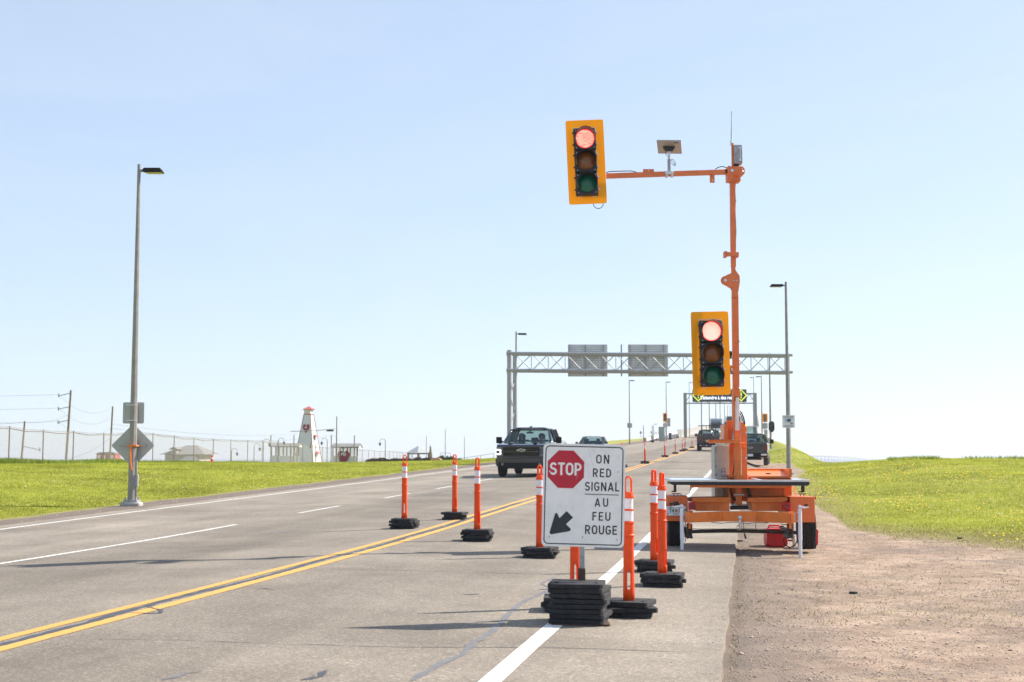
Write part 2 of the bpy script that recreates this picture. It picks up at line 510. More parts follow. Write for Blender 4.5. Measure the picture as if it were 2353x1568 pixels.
# ground material: grass soil / gravel by the vertex mask
def ground_material():
    m, nt, b = newmat('ground_soil')
    co = coords(nt)
    at = nt.nodes.new("ShaderNodeAttribute"); at.attribute_name = "gravel"
    # grass
    g1 = ramp(nt, noise(nt, .35, 6, .65, co), [(.3, (.22, .235, .04)), (.5, (.30, .305, .05)), (.72, (.38, .36, .09))])
    g2 = ramp(nt, noise(nt, 9, 5, .7, co), [(.3, .72), (.7, 1.15)])
    g = mixc(nt, 1, g1, g2, 'MULTIPLY')
    atd = nt.nodes.new("ShaderNodeAttribute"); atd.attribute_name = "dry"
    g = mixc(nt, atd.outputs["Fac"], g, mixc(nt, noise(nt, 5, 6, .8, co), (.17, .15, .05), (.33, .27, .15)))
    # gravel
    a1 = ramp(nt, noise(nt, .9, 6, .7, co), [(.3, (.265, .187, .138)), (.55, (.365, .272, .207)), (.75, (.46, .356, .278))])
    a2 = mixc(nt, 1, ramp(nt, noise(nt, 60, 6, .85, co), [(.3, .42), (.5, 1.0), (.70, 1.55)]), ramp(nt, noise(nt, 22, 8, .85, co), [(.32, .50), (.5, 1.0), (.68, 1.38)]), 'MULTIPLY')
    a3 = ramp(nt, noise(nt, 3.2, 7, .75, co, .6), [(.30, .50), (.48, .95), (.7, 1.22)])
    a = mixc(nt, 1, mixc(nt, 1, a1, a2, 'MULTIPLY'), a3, 'MULTIPLY')
    # dry thatch where gravel is sparsely overgrown
    th = ramp(nt, noise(nt, 1.3, 6, .7, co), [(.58, 0.0), (.72, .5)])
    a = mixc(nt, th, a, (.20, .17, .06))
    mp = nt.nodes.new("ShaderNodeMapping"); mp.inputs["Location"].default_value = (6.0, -26.0, 0)
    nt.links.new(co, mp.inputs[0])
    wv = nt.nodes.new("ShaderNodeTexWave"); wv.wave_type = 'RINGS'; wv.rings_direction = 'Z'
    wv.inputs["Scale"].default_value = .33; wv.inputs["Distortion"].default_value = 2.6; wv.inputs["Detail"].default_value = 4; wv.inputs["Detail Scale"].default_value = .35
    nt.links.new(mp.outputs[0], wv.inputs["Vector"])
    tr = ramp(nt, wv.outputs[0], [(.0, .88), (.35, 1.0), (.75, 1.0), (1.0, 1.10)])
    a = mixc(nt, .8, a, mixc(nt, 1, a, tr, 'MULTIPLY'))
    sd2 = ramp(nt, noise(nt, .55, 7, .75, co, 1.0), [(.50, 0.0), (.64, .85)])
    a = mixc(nt, sd2, a, (.19, .15, .125))
    uvn = nt.nodes.new("ShaderNodeUVMap"); uvn.uv_map = "lane"
    sxx = nt.nodes.new("ShaderNodeSeparateXYZ"); nt.links.new(uvn.outputs[0], sxx.inputs[0])
    mre = nt.nodes.new("ShaderNodeMapRange"); mre.inputs[1].default_value = -.2; mre.inputs[2].default_value = 1.6
    nt.links.new(sxx.outputs[0], mre.inputs[0])
    ad = nt.nodes.new("ShaderNodeMath"); ad.operation = 'MULTIPLY_ADD'; ad.inputs[1].default_value = .9; ad.inputs[2].default_value = -.45
    nt.links.new(noise(nt, 2.2, 5, .7, co), ad.inputs[0])
    ad2 = nt.nodes.new("ShaderNodeMath"); ad2.operation = 'ADD'
    nt.links.new(mre.outputs[0], ad2.inputs[0]); nt.links.new(ad.outputs[0], ad2.inputs[1])
    a = mixc(nt, ramp(nt, ad2.outputs[0], [(.0, .85), (.28, .5), (.6, 0.0)]), a, (.15, .125, .11))
    mm = nt.nodes.new("ShaderNodeMath"); mm.operation = 'ADD'
    n3 = nt.nodes.new("ShaderNodeMath"); n3.operation = 'MULTIPLY_ADD'
    nt.links.new(noise(nt, 6, 6, .75, co), n3.inputs[0]); n3.inputs[1].default_value = 1.2; n3.inputs[2].default_value = -.6
    nt.links.new(at.outputs["Fac"], mm.inputs[0]); nt.links.new(n3.outputs[0], mm.inputs[1])
    f = ramp(nt, mm.outputs[0], [(.38, 0.0), (.62, 1.0)])
    nt.links.new(mixc(nt, f, g, a), b.inputs["Base Color"])
    b.inputs["Roughness"].default_value = .95
    b.inputs["Specular IOR Level"].default_value = .15
    bn = nt.nodes.new("ShaderNodeBump"); bn.inputs["Strength"].default_value = .6; bn.inputs["Distance"].default_value = .02
    nt.links.new(noise(nt, 11, 9, .82, co), bn.inputs["Height"])
    nt.links.new(bn.outputs[0], b.inputs["Normal"])
    return m

def asphalt_material():
    m, nt, b = newmat('worn_asphalt')
    uv = nt.nodes.new("ShaderNodeUVMap"); uv.uv_map = "lane"
    co = coords(nt)
    # aggregate speckle, two sizes
    s1 = ramp(nt, noise(nt, 130, 3, .8, co), [(.3, .36), (.5, 1.0), (.70, 1.75)])
    vo = nt.nodes.new("ShaderNodeTexVoronoi"); vo.inputs["Scale"].default_value = 55
    nt.links.new(co, vo.inputs["Vector"])
    hsv = nt.nodes.new("ShaderNodeSeparateColor"); nt.links.new(vo.outputs["Color"], hsv.inputs[0])
    s2 = ramp(nt, hsv.outputs[0], [(.0, .80), (.85, 1.08), (1.0, 1.5)])
    base = ramp(nt, noise(nt, .5, 6, .62, co), [(.28, (.200, .169, .138)), (.5, (.245, .211, .173)), (.74, (.30, .262, .218))])
    c = mixc(nt, 1, mixc(nt, 1, base, s1, 'MULTIPLY'), s2, 'MULTIPLY')
    # wheel paths along the lanes
    mp = nt.nodes.new("ShaderNodeMapping"); mp.inputs["Scale"].default_value = (1, .035, 1)
    nt.links.new(uv.outputs[0], mp.inputs[0])
    st = ramp(nt, noise(nt, .9, 4, .6, mp.outputs[0]), [(.3, .82), (.7, 1.10)])
    c = mixc(nt, 1, c, st, 'MULTIPLY')
    # darker, less worn left lane beside the yellow lines
    sx = nt.nodes.new("ShaderNodeSeparateXYZ"); nt.links.new(uv.outputs[0], sx.inputs[0])
    mr = nt.nodes.new("ShaderNodeMapRange"); mr.inputs[1].default_value = -10; mr.inputs[2].default_value = 0
    nt.links.new(sx.outputs[0], mr.inputs[0])
    dk = ramp(nt, mr.outputs[0], [(0, 1.05), (.14, .84), (.24, .78), (.34, .86), (.46, .97), (.56, .88), (.66, .97), (.74, .90), (.83, 1.02), (1.0, 1.10)])
    c = mixc(nt, 1, c, dk, 'MULTIPLY')
    # stains / scuffs drawn along the road
    mp2 = nt.nodes.new("ShaderNodeMapping"); mp2.inputs["Scale"].default_value = (2.2, 1.0, 1)
    nt.links.new(uv.outputs[0], mp2.inputs[0])
    sp = ramp(nt, noise(nt, 1.4, 7, .78, mp2.outputs[0]), [(.60, 0.0), (.70, .6)])
    c = mixc(nt, sp, c, (.10, .088, .08))
    sp2 = ramp(nt, noise(nt, .22, 6, .7, co, .8), [(.35, .84), (.5, 1.0), (.68, 1.12)])
    c = mixc(nt, 1, c, sp2, 'MULTIPLY')
    nt.links.new(c, b.inputs["Base Color"])
    b.inputs["Roughness"].default_value = .88
    b.inputs["Specular IOR Level"].default_value = .3
    bn = nt.nodes.new("ShaderNodeBump"); bn.inputs["Strength"].default_value = .55; bn.inputs["Distance"].default_value = .006
    nt.links.new(noise(nt, 140, 3, .8, co), bn.inputs["Height"])
    nt.links.new(bn.outputs[0], b.inputs["Normal"])
    return m

def paint_material(name, col, wear):
    m, nt, b = newmat(name)
    co = coords(nt)
    n = noise(nt, 14, 8, .8, co)
    f = ramp(nt, n, [(wear - .04, 1.0), (wear + .05, 0.0)])
    s = ramp(nt, noise(nt, 120, 3, .8, co), [(.3, .82), (.7, 1.08)])
    c = mixc(nt, 1, col, s, 'MULTIPLY')
    nt.links.new(mixc(nt, f, c, (.24, .21, .18)), b.inputs["Base Color"])
    b.inputs["Roughness"].default_value = .75
    bn = nt.nodes.new("ShaderNodeBump"); bn.inputs["Strength"].default_value = .4; bn.inputs["Distance"].default_value = .004
    nt.links.new(noise(nt, 140, 3, .8, co), bn.inputs["Height"])
    nt.links.new(bn.outputs[0], b.inputs["Normal"])
    return m

ground_m = ground_material()
ys = np.concatenate([np.arange(-60, 4, 4), np.arange(4, 40, .25), np.arange(40, 100, .6), np.arange(100, 200, 2), np.arange(200, 340, 5), [340, 420, 700]])
cs = np.concatenate([-np.geomspace(420, 34, 22), np.arange(-33, -16.2, .6), np.arange(-16.2, -14.3, .15), [-14.27, -14.24, -14.1], np.arange(-13, -1, 3), [-.35, -.16, -.14, -.08], np.arange(0, 6, .2), np.arange(6, 16, .4), np.arange(16, 32, 1), np.geomspace(33, 420, 24)])
ground = grid_mesh('ground', np.sort(cs), ys, terrain, ground_m, attr=gravel_mask)

asphalt_m = asphalt_material()
rng = np.random.RandomState(3)
yr = np.concatenate([np.arange(-60, 6, 6), np.arange(6, 45, .35), np.arange(45, 200, 2), np.arange(200, 900, 10)])
# ragged right edge
edge_n = .008 * np.interp(yr, yr[::1], rng.randn(len(yr))) * (yr < 80)
csr = np.array([C_L, -13, -11, -9.5, -8, -6.5, C_MID, -4.5, -3, -1.6, -.8, C_R])
def road_mesh():
    nc = len(csr)
    Cg, Yg = np.meshgrid(csr, yr)
    Cg = Cg.copy()
    Cg[:, -1] += edge_n
    Cg[:, 0] += .03 * rng.randn(len(yr)) * (yr < 80)
    Z = road_z(Cg, Yg); X = Cg + rx(Yg)
    ny = len(yr)
    co = [tuple(p) for p in np.stack([X.ravel(), Yg.ravel(), Z.ravel()], 1)]
    uv = [tuple(p) for p in np.stack([Cg.ravel(), Yg.ravel()], 1)]
    fs = []
    for j in range(ny - 1):
        for i in range(nc - 1):
            a = j * nc + i
            fs.append((a, a + 1, a + nc + 1, a + nc))
    # crumbling vertical edges
    n0 = len(co)
    for j in range(ny):
        for i, d in ((nc - 1, .012), (0, -.012)):
            p = co[j * nc + i]
            co.append((p[0] + d, p[1], p[2] - .14)); uv.append(uv[j * nc + i])
    for j in range(ny - 1):
        a = j * nc + nc - 1; b = n0 + 2 * j
        fs.append((a, b, b + 2, a + nc))
        a = j * nc; b = n0 + 2 * j + 1
        fs.append((b, a, a + nc, b + 2))
    me = bpy.data.meshes.new('road'); me.from_pydata(co, [], fs)
    u = me.uv_layers.new(name="lane")
    for l in me.loops: u.data[l.index].uv = uv[l.vertex_index]
    me.shade_smooth(); me.set_sharp_from_angle(angle=R(40))
    me.materials.append(asphalt_m)
    o = bpy.data.objects.new('road', me); COL.objects.link(o); o['kind'] = 'structure'
    return o
road = road_mesh()

# painted lines: sheets 4 mm above the asphalt
white_m = paint_material('white_road_paint', (.80, .79, .76), .42)
white_old = paint_material('worn_white_paint', (.70, .69, .66), .44)
yellow_m = paint_material('yellow_road_paint', (.70, .36, .075), .41)
def line(name, c0, c1, y0, y1, m, step=.4, lift=.004, amp=0):
    n = max(2, int((y1 - y0) / (step if y1 < 60 else 1.5)) + 1)
    ys_ = np.linspace(y0, y1, n)
    mb = MB()
    vs = []
    for y in ys_:
        for c in (c0, c1):
            cc = c + amp * random.uniform(-1, 1)
            vs.append((cc + float(rx(y)), y, float(road_z(cc, y)) + lift))
    mb.add(vs, [(2 * i, 2 * i + 1, 2 * i + 3, 2 * i + 2) for i in range(n - 1)])
    o = mb.build(name, m, fix=False)
    o['kind'] = 'structure'
    return o
line('edge_line', -1.70, -1.56, 3, 330, white_m, amp=.007)
line('edge_line', -13.62, -13.49, 3, 330, white_old, amp=.004)
line('centre_line', C_MID - .20, C_MID - .08, 3, 330, yellow_m, amp=.005)
line('centre_line', C_MID + .08, C_MID + .20, 3, 330, yellow_m, amp=.005)
for a, b_ in [(8, 26.5), (30.2, 33.2), (37.3, 40.1), (43.4, 45.8), (50.6, 53), (57, 59.5), (63.5, 66), (70, 72.5), (76.5, 79), (83, 85.5)]:
    line('lane_line', -9.53, -9.42, a, b_, white_old, amp=.003)

# sealed cracks and tar patches
tar_m = mat('crack_sealant', (.05, .053, .06), .5, var=.3, scale=12)
tar_light = mat('faded_crack_sealant', (.155, .152, .158), .6, var=.2, scale=12)
def crack(pts, w, m, name='crack_sealant', lift=.003, jit=.3):
    """ribbon through ground points (x, y)"""
    P = [Vector((p[0], p[1])) for p in pts]
    Q = []
    for a, b_ in zip(P[:-1], P[1:]):
        L = (b_ - a).length; k = max(1, int(L / .12))
        for i in range(k): Q.append(a.lerp(b_, i / k))
    Q.append(P[-1])
    for i in range(1, len(Q) - 1):
        Q[i] = Q[i] + Vector((random.gauss(0, 1), random.gauss(0, 1))) * w * .12
    vs = []
    for i, q in enumerate(Q):
        d = (Q[min(i + 1, len(Q) - 1)] - Q[max(i - 1, 0)]).normalized()
        s = Vector((-d.y, d.x)) * w / 2 * (1 + random.uniform(-jit, jit)) * (.25 if i in (0, len(Q) - 1) else 1)
        for e in (q - s, q + s):
            vs.append((e.x, e.y, float(road_z(e.x - rx(e.y), e.y)) + lift))
    o = MB().add(vs, [(2 * i, 2 * i + 1, 2 * i + 3, 2 * i + 2) for i in range(len(Q) - 1)]).build(name, m, fix=False)
    o['kind'] = 'structure'
    return o
def hit(px, py, zf, y0=6.5, y1=220):
    """first ground point met by the line of sight through (px, py)"""
    Y = np.arange(y0, y1, .05)
    a = (px - 1176.5) / FPX; b_ = (784.0 - py) / FPX
    ct, st = math.cos(PITCH), math.sin(PITCH)
    k = Y / (ct - b_ * st)
    X = a * k; Z = CAM_Z + (st + b_ * ct) * k
    D = Z - zf(X - rx(Y), Y)
    i = int(np.argmax(D < 0))
    if D[i] >= 0: i = len(Y) - 1
    return (float(X[i]), float(Y[i]))
def G(px, py):
    return hit(px, py, road_z)
# between the yellow lines
cl = [(C_MID + .03 * math.sin(y * 1.3) + float(rx(y)), y) for y in np.arange(7.5, 34, .25)]
crack(cl, .075, tar_m, lift=.0025, jit=.5)
cl = [(C_MID + .03 * math.sin(y * 1.1) + float(rx(y)), y) for y in np.arange(34, 60, .5)]
crack(cl, .05, tar_light, lift=.0025, jit=.5)
crack([G(*p) for p in [(300, 1410), (340, 1412), (368, 1410), (372, 1404), (352, 1400), (335, 1394)]], .035, tar_m, lift=.006)
crack([G(*p) for p in [(945, 1568), (985, 1545), (1010, 1526), (1062, 1508), (1085, 1482), (1118, 1462), (1150, 1434), (1172, 1408), (1200, 1384), (1245, 1364), (1262, 1352)]], .055, tar_light)
crack([G(*p) for p in [(1262, 1352), (1244, 1342), (1275, 1326)]], .03, tar_light)
crack([G(*p) for p in [(590, 1356), (610, 1354), (630, 1357)]], .06, tar_m)
crack([G(*p) for p in [(1056, 1366), (1075, 1368), (1100, 1366)]], .055, tar_m, jit=.8)
crack([G(*p) for p in [(372, 1566), (398, 1560), (425, 1550), (462, 1544)]], .05, tar_light)
crack([G(*p) for p in [(690, 1564), (712, 1562), (735, 1558), (742, 1548), (751, 1542)]], .035, tar_m, jit=.8)
crack([G(*p) for p in [(712, 1562), (722, 1553), (712, 1549)]], .02, tar_m, jit=.8)
for a, b_ in [((970, 1122), (1090, 1108)), ((985, 1131), (1040, 1126)), ((890, 1148), (1100, 1118)), ((1140, 1154), (1200, 1150)), ((560, 1229), (700, 1222)), ((1270, 1100), (1330, 1092)),
              ((1330, 1052), (1420, 1058)), ((1400, 1075), (1560, 1070)), ((1290, 1120), (1400, 1113)), ((430, 1197), (470, 1194))]:
    A = G(*a); B = G(*b_)
    mid = [(A[0] + (B[0] - A[0]) * k / 4 + random.uniform(-.05, .05), A[1] + (B[1] - A[1]) * k / 4 + random.uniform(-.25, .25)) for k in range(1, 4)]
    crack([A] + mid + [B], .06, tar_light, jit=.7)

for y0, ca, cb in ((10.6, -4.9, -.3), (16.8, -5, -1.7), (16.9, -13, -5.5), (23.5, -4.9, -.3), (31, -13.5, -5.6), (36.5, -5, -.3), (47, -13.5, -.3), (58, -13.5, -.3), (71, -13.5, -.3)):
    crack([(c + float(rx(y0)), y0 + .05 * math.sin(c * 2.1 + y0) + .02 * random.uniform(-1, 1)) for c in np.arange(ca, cb, .35)], .011 if y0 < 40 else .03, tar_m, 'road_crack', jit=.6)

# the sea
m, nt, b = newmat('sea_water')
b.inputs["Base Color"].default_value = (.035, .075, .12, 1)
b.inputs["Roughness"].default_value = .35
bn = nt.nodes.new("ShaderNodeBump"); bn.inputs["Strength"].default_value = .6; bn.inputs["Distance"].default_value = .5
nt.links.new(noise(nt, .12, 5, .6, coords(nt)), bn.inputs["Height"]); nt.links.new(bn.outputs[0], b.inputs["Normal"])
sea = MB().add([(-14000, -200, -8), (14000, -200, -8), (14000, 22000, -8), (-14000, 22000, -8)], [(0, 1, 2, 3)]).build('sea', m, fix=False)
sea['kind'] = 'structure'

# ------------------------------------------------------------------ far bridge over the strait
pale_concrete = mat('pale_concrete', (.55, .54, .52), .8, var=.05)
def far_bridge():
    n = 24
    root = thing('sea_bridge', 'long pale arched bridge crossing the strait far off beyond the right grass slope', 'bridge', (0, 0, 0))
    P = []
    for i in range(n + 1):
        t = i / n
        px = 1842 + (1988 - 1842) * (1 - (1 - t) ** 1.6)
        y = 3300 + 2700 * t
        py = 1045.5 + 10.5 * t ** 1.6
        P.append(W(px, py, y))
    d = MB()
    for a, b2 in zip(P[:-1], P[1:]):
        d.bar(a, b2, 9, 3.0)
    d.build('deck', pale_concrete, root)
    for i, (a, b2) in enumerate(zip(P[:-1], P[1:])):
        # haunched girder with pier
        g = MB()
        mid = (a + b2) / 2
        vs = []
        for k in range(7):
            q = a.lerp(b2, k / 6)
            dep = 1.5 + 7.0 * (abs(k - 3) / 3) ** 2
            for zz in (q.z - 1.5, q.z - 1.5 - dep):
                for s in (-3, 3):
                    vs.append((q.x, q.y + s, zz))
        fs = []
        for k in range(6):
            o = 4 * k
            fs += [(o, o + 4, o + 6, o + 2), (o + 1, o + 3, o + 7, o + 5), (o + 2, o + 6, o + 7, o + 3)]
        g.add(vs, fs)
        g.build('girder', pale_concrete, root)
        MB().cyl((a.x, a.y, a.z - 8), (a.x, a.y, -8), 2.6, 3.4, 8).build('pier', pale_concrete, root)
    return root
far_bridge()
# ------------------------------------------------------------------ grass, flowers, gravel stones
def blade_material(name, a, b_, tip):
    m, nt, b = newmat(name)
    out = nt.nodes["Material Output"]
    at = nt.nodes.new("ShaderNodeAttribute"); at.attribute_name = "tone"
    co = coords(nt)
    c = ramp(nt, at.outputs["Fac"], [(0, a), (.55, b_), (1, tip)])
    big = ramp(nt, noise(nt, .35, 7, .72, coords(nt, 'Object', (1, .6, 1)), .5), [(.30, .50), (.5, .92), (.70, 1.28)])
    big = mixc(nt, 1, big, ramp(nt, noise(nt, 1.6, 6, .75, co), [(.3, .72), (.5, 1.0), (.7, 1.15)]), 'MULTIPLY')
    c = mixc(nt, 1, c, big, 'MULTIPLY')
    df = nt.nodes.new("ShaderNodeBsdfDiffuse"); tl = nt.nodes.new("ShaderNodeBsdfTranslucent")
    nt.links.new(c, df.inputs[0]); nt.links.new(c, tl.inputs[0])
    mx = nt.nodes.new("ShaderNodeMixShader"); mx.inputs[0].default_value = .45
    nt.links.new(df.outputs[0], mx.inputs[1]); nt.links.new(tl.outputs[0], mx.inputs[2])
    nt.links.new(mx.outputs[0], out.inputs[0])
    return m

def visible_samples(n, side, y0, y1, power=1.3, margin=1.5):
    """ground points inside the picture's field, thinning out with distance"""
    out = []
    tries = 0
    tot = 0
    while tot < n and tries < 60:
        tries += 1
        u = rng.rand(n)
        y = (y0 ** (1 - power) + u * (y1 ** (1 - power) - y0 ** (1 - power))) ** (1 / (1 - power))
        a = (rng.rand(n) * 2 - 1) * .36 * margin
        x = a * y
        c = x - rx(y)
        ok = (c > -.17) if side > 0 else (c < C_L - .1)
        out.append(np.stack([c[ok], y[ok]], 1)); tot += ok.sum()
    return np.concatenate(out)[:n]

def blades(name, P, h, w, m, label, cat, lean=.5, hvar=.5):
    """P: (c, y) roots; one bent triangle each"""
    n = len(P)
    c, y = P[:, 0], P[:, 1]
    x = c + rx(y); z = terrain(c, y) - .005
    ang = rng.rand(n) * np.pi * 2
    hh = h * (1 - hvar + hvar * 2 * rng.rand(n)) if np.isscalar(h) else h * (1 - hvar + hvar * 2 * rng.rand(n))
    ww = w * (.7 + .6 * rng.rand(n))
    la = rng.rand(n) * np.pi * 2; ll = hh * lean * rng.rand(n)
    b0 = np.stack([x - np.cos(ang) * ww / 2, y - np.sin(ang) * ww / 2, z], 1)
    b1 = np.stack([x + np.cos(ang) * ww / 2, y + np.sin(ang) * ww / 2, z], 1)
    t = np.stack([x + np.cos(la) * ll, y + np.sin(la) * ll, z + hh], 1)
    co = np.stack([b0, b1, t], 1).reshape(-1, 3).astype(np.float32)
    me = bpy.data.meshes.new(name)
    me.vertices.add(3 * n); me.loops.add(3 * n); me.polygons.add(n)
    me.vertices.foreach_set("co", co.ravel())
    me.loops.foreach_set("vertex_index", np.arange(3 * n, dtype=np.int32))
    me.polygons.foreach_set("loop_start", np.arange(0, 3 * n, 3, dtype=np.int32))
    me.update(calc_edges=True)
    tone = np.repeat(rng.rand(n), 3) * .8 + np.tile([0, 0, .2], n)
    at = me.attributes.new("tone", 'FLOAT', 'POINT')
    at.data.foreach_set("value", tone.astype(np.float32))
    me.materials.append(m)
    o = bpy.data.objects.new(name, me); COL.objects.link(o)
    return tag(o, label, cat, kind='stuff')

lawn_m = blade_material('lawn_grass', (.26, .31, .040), (.40, .435, .055), (.58, .56, .15))
tall_m = blade_material('tall_grass_green', (.13, .20, .03), (.22, .30, .04), (.38, .41, .10))
dry_m = blade_material('dry_grass', (.18, .175, .04), (.28, .25, .09), (.42, .38, .19))
for side, n in ((1, 400000), (-1, 420000)):
    P = visible_samples(n, side, 14 if side > 0 else 20, 112, 1.25)
    g = gravel_mask(P[:, 0], P[:, 1])
    keep = rng.rand(len(P)) > np.clip(g * 2.2 + .82 * dry_mask(P[:, 0], P[:, 1]), 0, .9995)
    P = P[keep]
    d = P[:, 1]
    blades('grass', P, .020 + .00032 * d, .006 + .00045 * d, lawn_m,
           'mown sunny lawn grass dotted with dandelions right of the gravel' if side > 0 else 'mown sunny grass bank between the road and the chain link fence', 'grass')
P = visible_samples(37000, 1, 8.5, 30, 1.6)
g = gravel_mask(P[:, 0], P[:, 1])
nz = wob(P[:, 0] * 2.2, P[:, 1] * 1.7) + .5 * wob(P[:, 0] * 6, P[:, 1] * 6)
edge = np.exp(-((P[:, 0] + .12) / .07) ** 2) * .5
keep = (g > .3) & (rng.rand(len(P)) < np.clip(.004 + .5 * smooth01(.75, 1.2, nz) + .5 * smooth01(3.0, 5.0, P[:, 0] - .25 * (P[:, 1] - 9)) * smooth01(.0, .7, nz) + edge + .35 * smooth01(.2, .9, 1 - g), 0, .8))
blades('sparse_grass', P[keep], .022, .006, dry_m, 'sparse dry grass tufts scattered over the reddish gravel', 'grass', lean=2.2)
# dry fringe where lawn and gravel mix
P = visible_samples(240000, 1, 13, 60, 1.25)
g = gravel_mask(P[:, 0], P[:, 1])
dm = dry_mask(P[:, 0], P[:, 1])
keep = rng.rand(len(P)) < np.clip(dm * 1.1, 0, .9) * np.clip(1.05 - g, 0, 1)
blades('dry_fringe', P[keep], .026, .012, dry_m, 'dry straw coloured grass fringe between the right lawn and the gravel', 'grass', lean=1.6)
# tall grass along the foot of the fence
n = 26000
yy = 60 + 60 * rng.rand(n) ** 1.4
xx = -23.4 + 2.0 * rng.randn(n) * .7 - .0 * yy
hgt = .13 + .08 * np.clip(wob(xx * 1.4, yy * .8), -1, 1) + .05 * (yy < 82)
P = np.stack([xx - rx(yy), yy], 1)
blades('tall_grass', P, hgt, .05, tall_m, 'taller bright green weeds growing along the foot of the chain link fence', 'grass', lean=.7)

P = np.stack([np.concatenate([.262 * 74 + 2.6 * rng.rand(900), .315 * 74 + 4 * rng.rand(500)]) - rx(73.5), 72 + 3 * rng.rand(1400)], 1)
blades('tall_grass', P, .16, .04, tall_m, 'taller darker weeds standing on the crest of the right lawn', 'grass', lean=.9)

def flowers(name, P, rad, hgt, m, label):
    mb = MB()
    for c, y in P:
        x = c + float(rx(y)); z = float(terrain(c, y)) + hgt * random.uniform(.6, 1.3)
        r = rad * random.uniform(.7, 1.25)
        k = 6
        vs = [(x + r * math.cos(2 * math.pi * i / k), y + r * math.sin(2 * math.pi * i / k) * .9, z) for i in range(k)]
        vs += [(x, y, z + r * .75), (x, y, z - r * .4)]
        mb.add(vs, [(i, (i + 1) % k, k) for i in range(k)] + [((i + 1) % k, i, k + 1) for i in range(k)])
    o = mb.build(name, m, fix=False)
    return tag(o, label, 'flowers', kind='stuff')
def flower_spots(n, side, y0, y1, cl):
    P = visible_samples(n * 6, side, y0, y1, .6)
    g = gravel_mask(P[:, 0], P[:, 1])
    nz = wob(P[:, 0] * 1.1, P[:, 1] * .5) + .5 * wob(P[:, 0] * 3, P[:, 1] * 2)
    pr = smooth01(cl - .5, cl + .6, nz)
    ok = (g < .25) & (rng.rand(len(P)) < pr) & (P[:, 1] < (66 if side < 0 else 74))
    return P[ok][:n]
flowers('dandelions', flower_spots(2300, 1, 20, 76, .08), .026, .09, M['yellow'], 'yellow dandelion heads scattered over the right hand lawn')
flowers('dandelions', flower_spots(330, -1, 24, 66, .5), .026, .09, M['yellow'], 'yellow dandelion heads sprinkled over the left grass bank')
seed_m = mat('seed_head_white', (.6, .6, .55), .9)
flowers('seed_heads', flower_spots(110, 1, 20, 60, .0), .022, .10, seed_m, 'white dandelion seed heads among the grass on the right')
flowers('seed_heads', flower_spots(40, -1, 24, 60, .0), .022, .10, seed_m, 'white dandelion seed heads among the grass on the left')

def stones(name, P, rad, m, label, zf=None):
    """squashed random octahedra lying on the ground"""
    n = len(P)
    c, y = P[:, 0], P[:, 1]
    x = c + rx(y); z = (zf or terrain)(c, y)
    r = rad * (0.5 + rng.rand(n) ** 2.5 * 1.9)
    base = np.array([(1, 0, 0), (0, 1, 0), (-1, 0, 0), (0, -1, 0), (0, 0, .42), (0, 0, -.4)], float)
    V = base[None] * (0.7 + .6 * rng.rand(n, 6, 1))
    a = rng.rand(n) * 6.28
    ca, sa = np.cos(a)[:, None], np.sin(a)[:, None]
    X = V[..., 0] * ca - V[..., 1] * sa; Y = V[..., 0] * sa + V[..., 1] * ca
    co = np.stack([x[:, None] + X * r[:, None], y[:, None] + Y * r[:, None], z[:, None] + V[..., 2] * r[:, None] + r[:, None] * .15], 2)
    F = np.array([(0, 1, 4), (1, 2, 4), (2, 3, 4), (3, 0, 4), (1, 0, 5), (2, 1, 5), (3, 2, 5), (0, 3, 5)])
    idx = (F[None] + (np.arange(n) * 6)[:, None, None]).reshape(-1)
    me = bpy.data.meshes.new(name)
    me.vertices.add(6 * n); me.loops.add(24 * n); me.polygons.add(8 * n)
    me.vertices.foreach_set("co", co.astype(np.float32).ravel())
    me.loops.foreach_set("vertex_index", idx.astype(np.int32))
    me.polygons.foreach_set("loop_start", np.arange(0, 24 * n, 3, dtype=np.int32))
    me.update(calc_edges=True)
    at = me.attributes.new("tone", 'FLOAT', 'POINT')
    at.data.foreach_set("value", np.repeat(rng.rand(n), 6).astype(np.float32))
    me.materials.append(m)
    o = bpy.data.objects.new(name, me); COL.objects.link(o)
    return tag(o, label, 'gravel', kind='stuff')
m, nt, b = newmat('gravel_stone')
at = nt.nodes.new("ShaderNodeAttribute"); at.attribute_name = "tone"
nt.links.new(ramp(nt, at.outputs["Fac"], [(0, (.12, .10, .09)), (.06, (.34, .25, .20)), (.7, (.50, .39, .32)), (1, (.62, .54, .47))]), b.inputs["Base Color"])
b.inputs["Roughness"].default_value = .9
P = visible_samples(115000, 1, 7.8, 34, 1.2)
g = gravel_mask(P[:, 0], P[:, 1])
nz = .5 + .5 * np.clip(wob(P[:, 0] * 2.4, P[:, 1] * 2.0), -1, 1)
keep = rng.rand(len(P)) < np.clip(g, 0, 1) * (.15 + .85 * nz ** 2)
stones('gravel_stones', P[keep], .0050, m, 'loose reddish grey stones scattered over the gravel shoulder')
P2 = visible_samples(1500, 1, 7.8, 30, 1.5)
nz2 = wob(P2[:, 0] * 1.3 + 2, P2[:, 1] * 1.1)
P2 = P2[(gravel_mask(P2[:, 0], P2[:, 1]) > .5) & (rng.rand(len(P2)) < .25 + .6 * smooth01(.1, .8, nz2) + .5 * (P2[:, 0] < .5))]
stones('larger_stones', P2, .012, m, 'larger dark and pale pebbles lying on the gravel shoulder')
yy = 8 + 24 * rng.rand(700) ** 1.3
P3 = np.stack([C_R - .03 - .9 * rng.rand(700) ** 3, yy], 1)
stones('spilled_stones', P3, .0045, m, 'grit and small stones spilled from the shoulder onto the pavement edge', road_z)
P = visible_samples(5200, -1, 20, 60, 1.2)
P = P[gravel_mask(P[:, 0], P[:, 1]) > .4]
stones('gravel_stones', P, .012, m, 'loose stones in the narrow gravel strip along the left road edge')
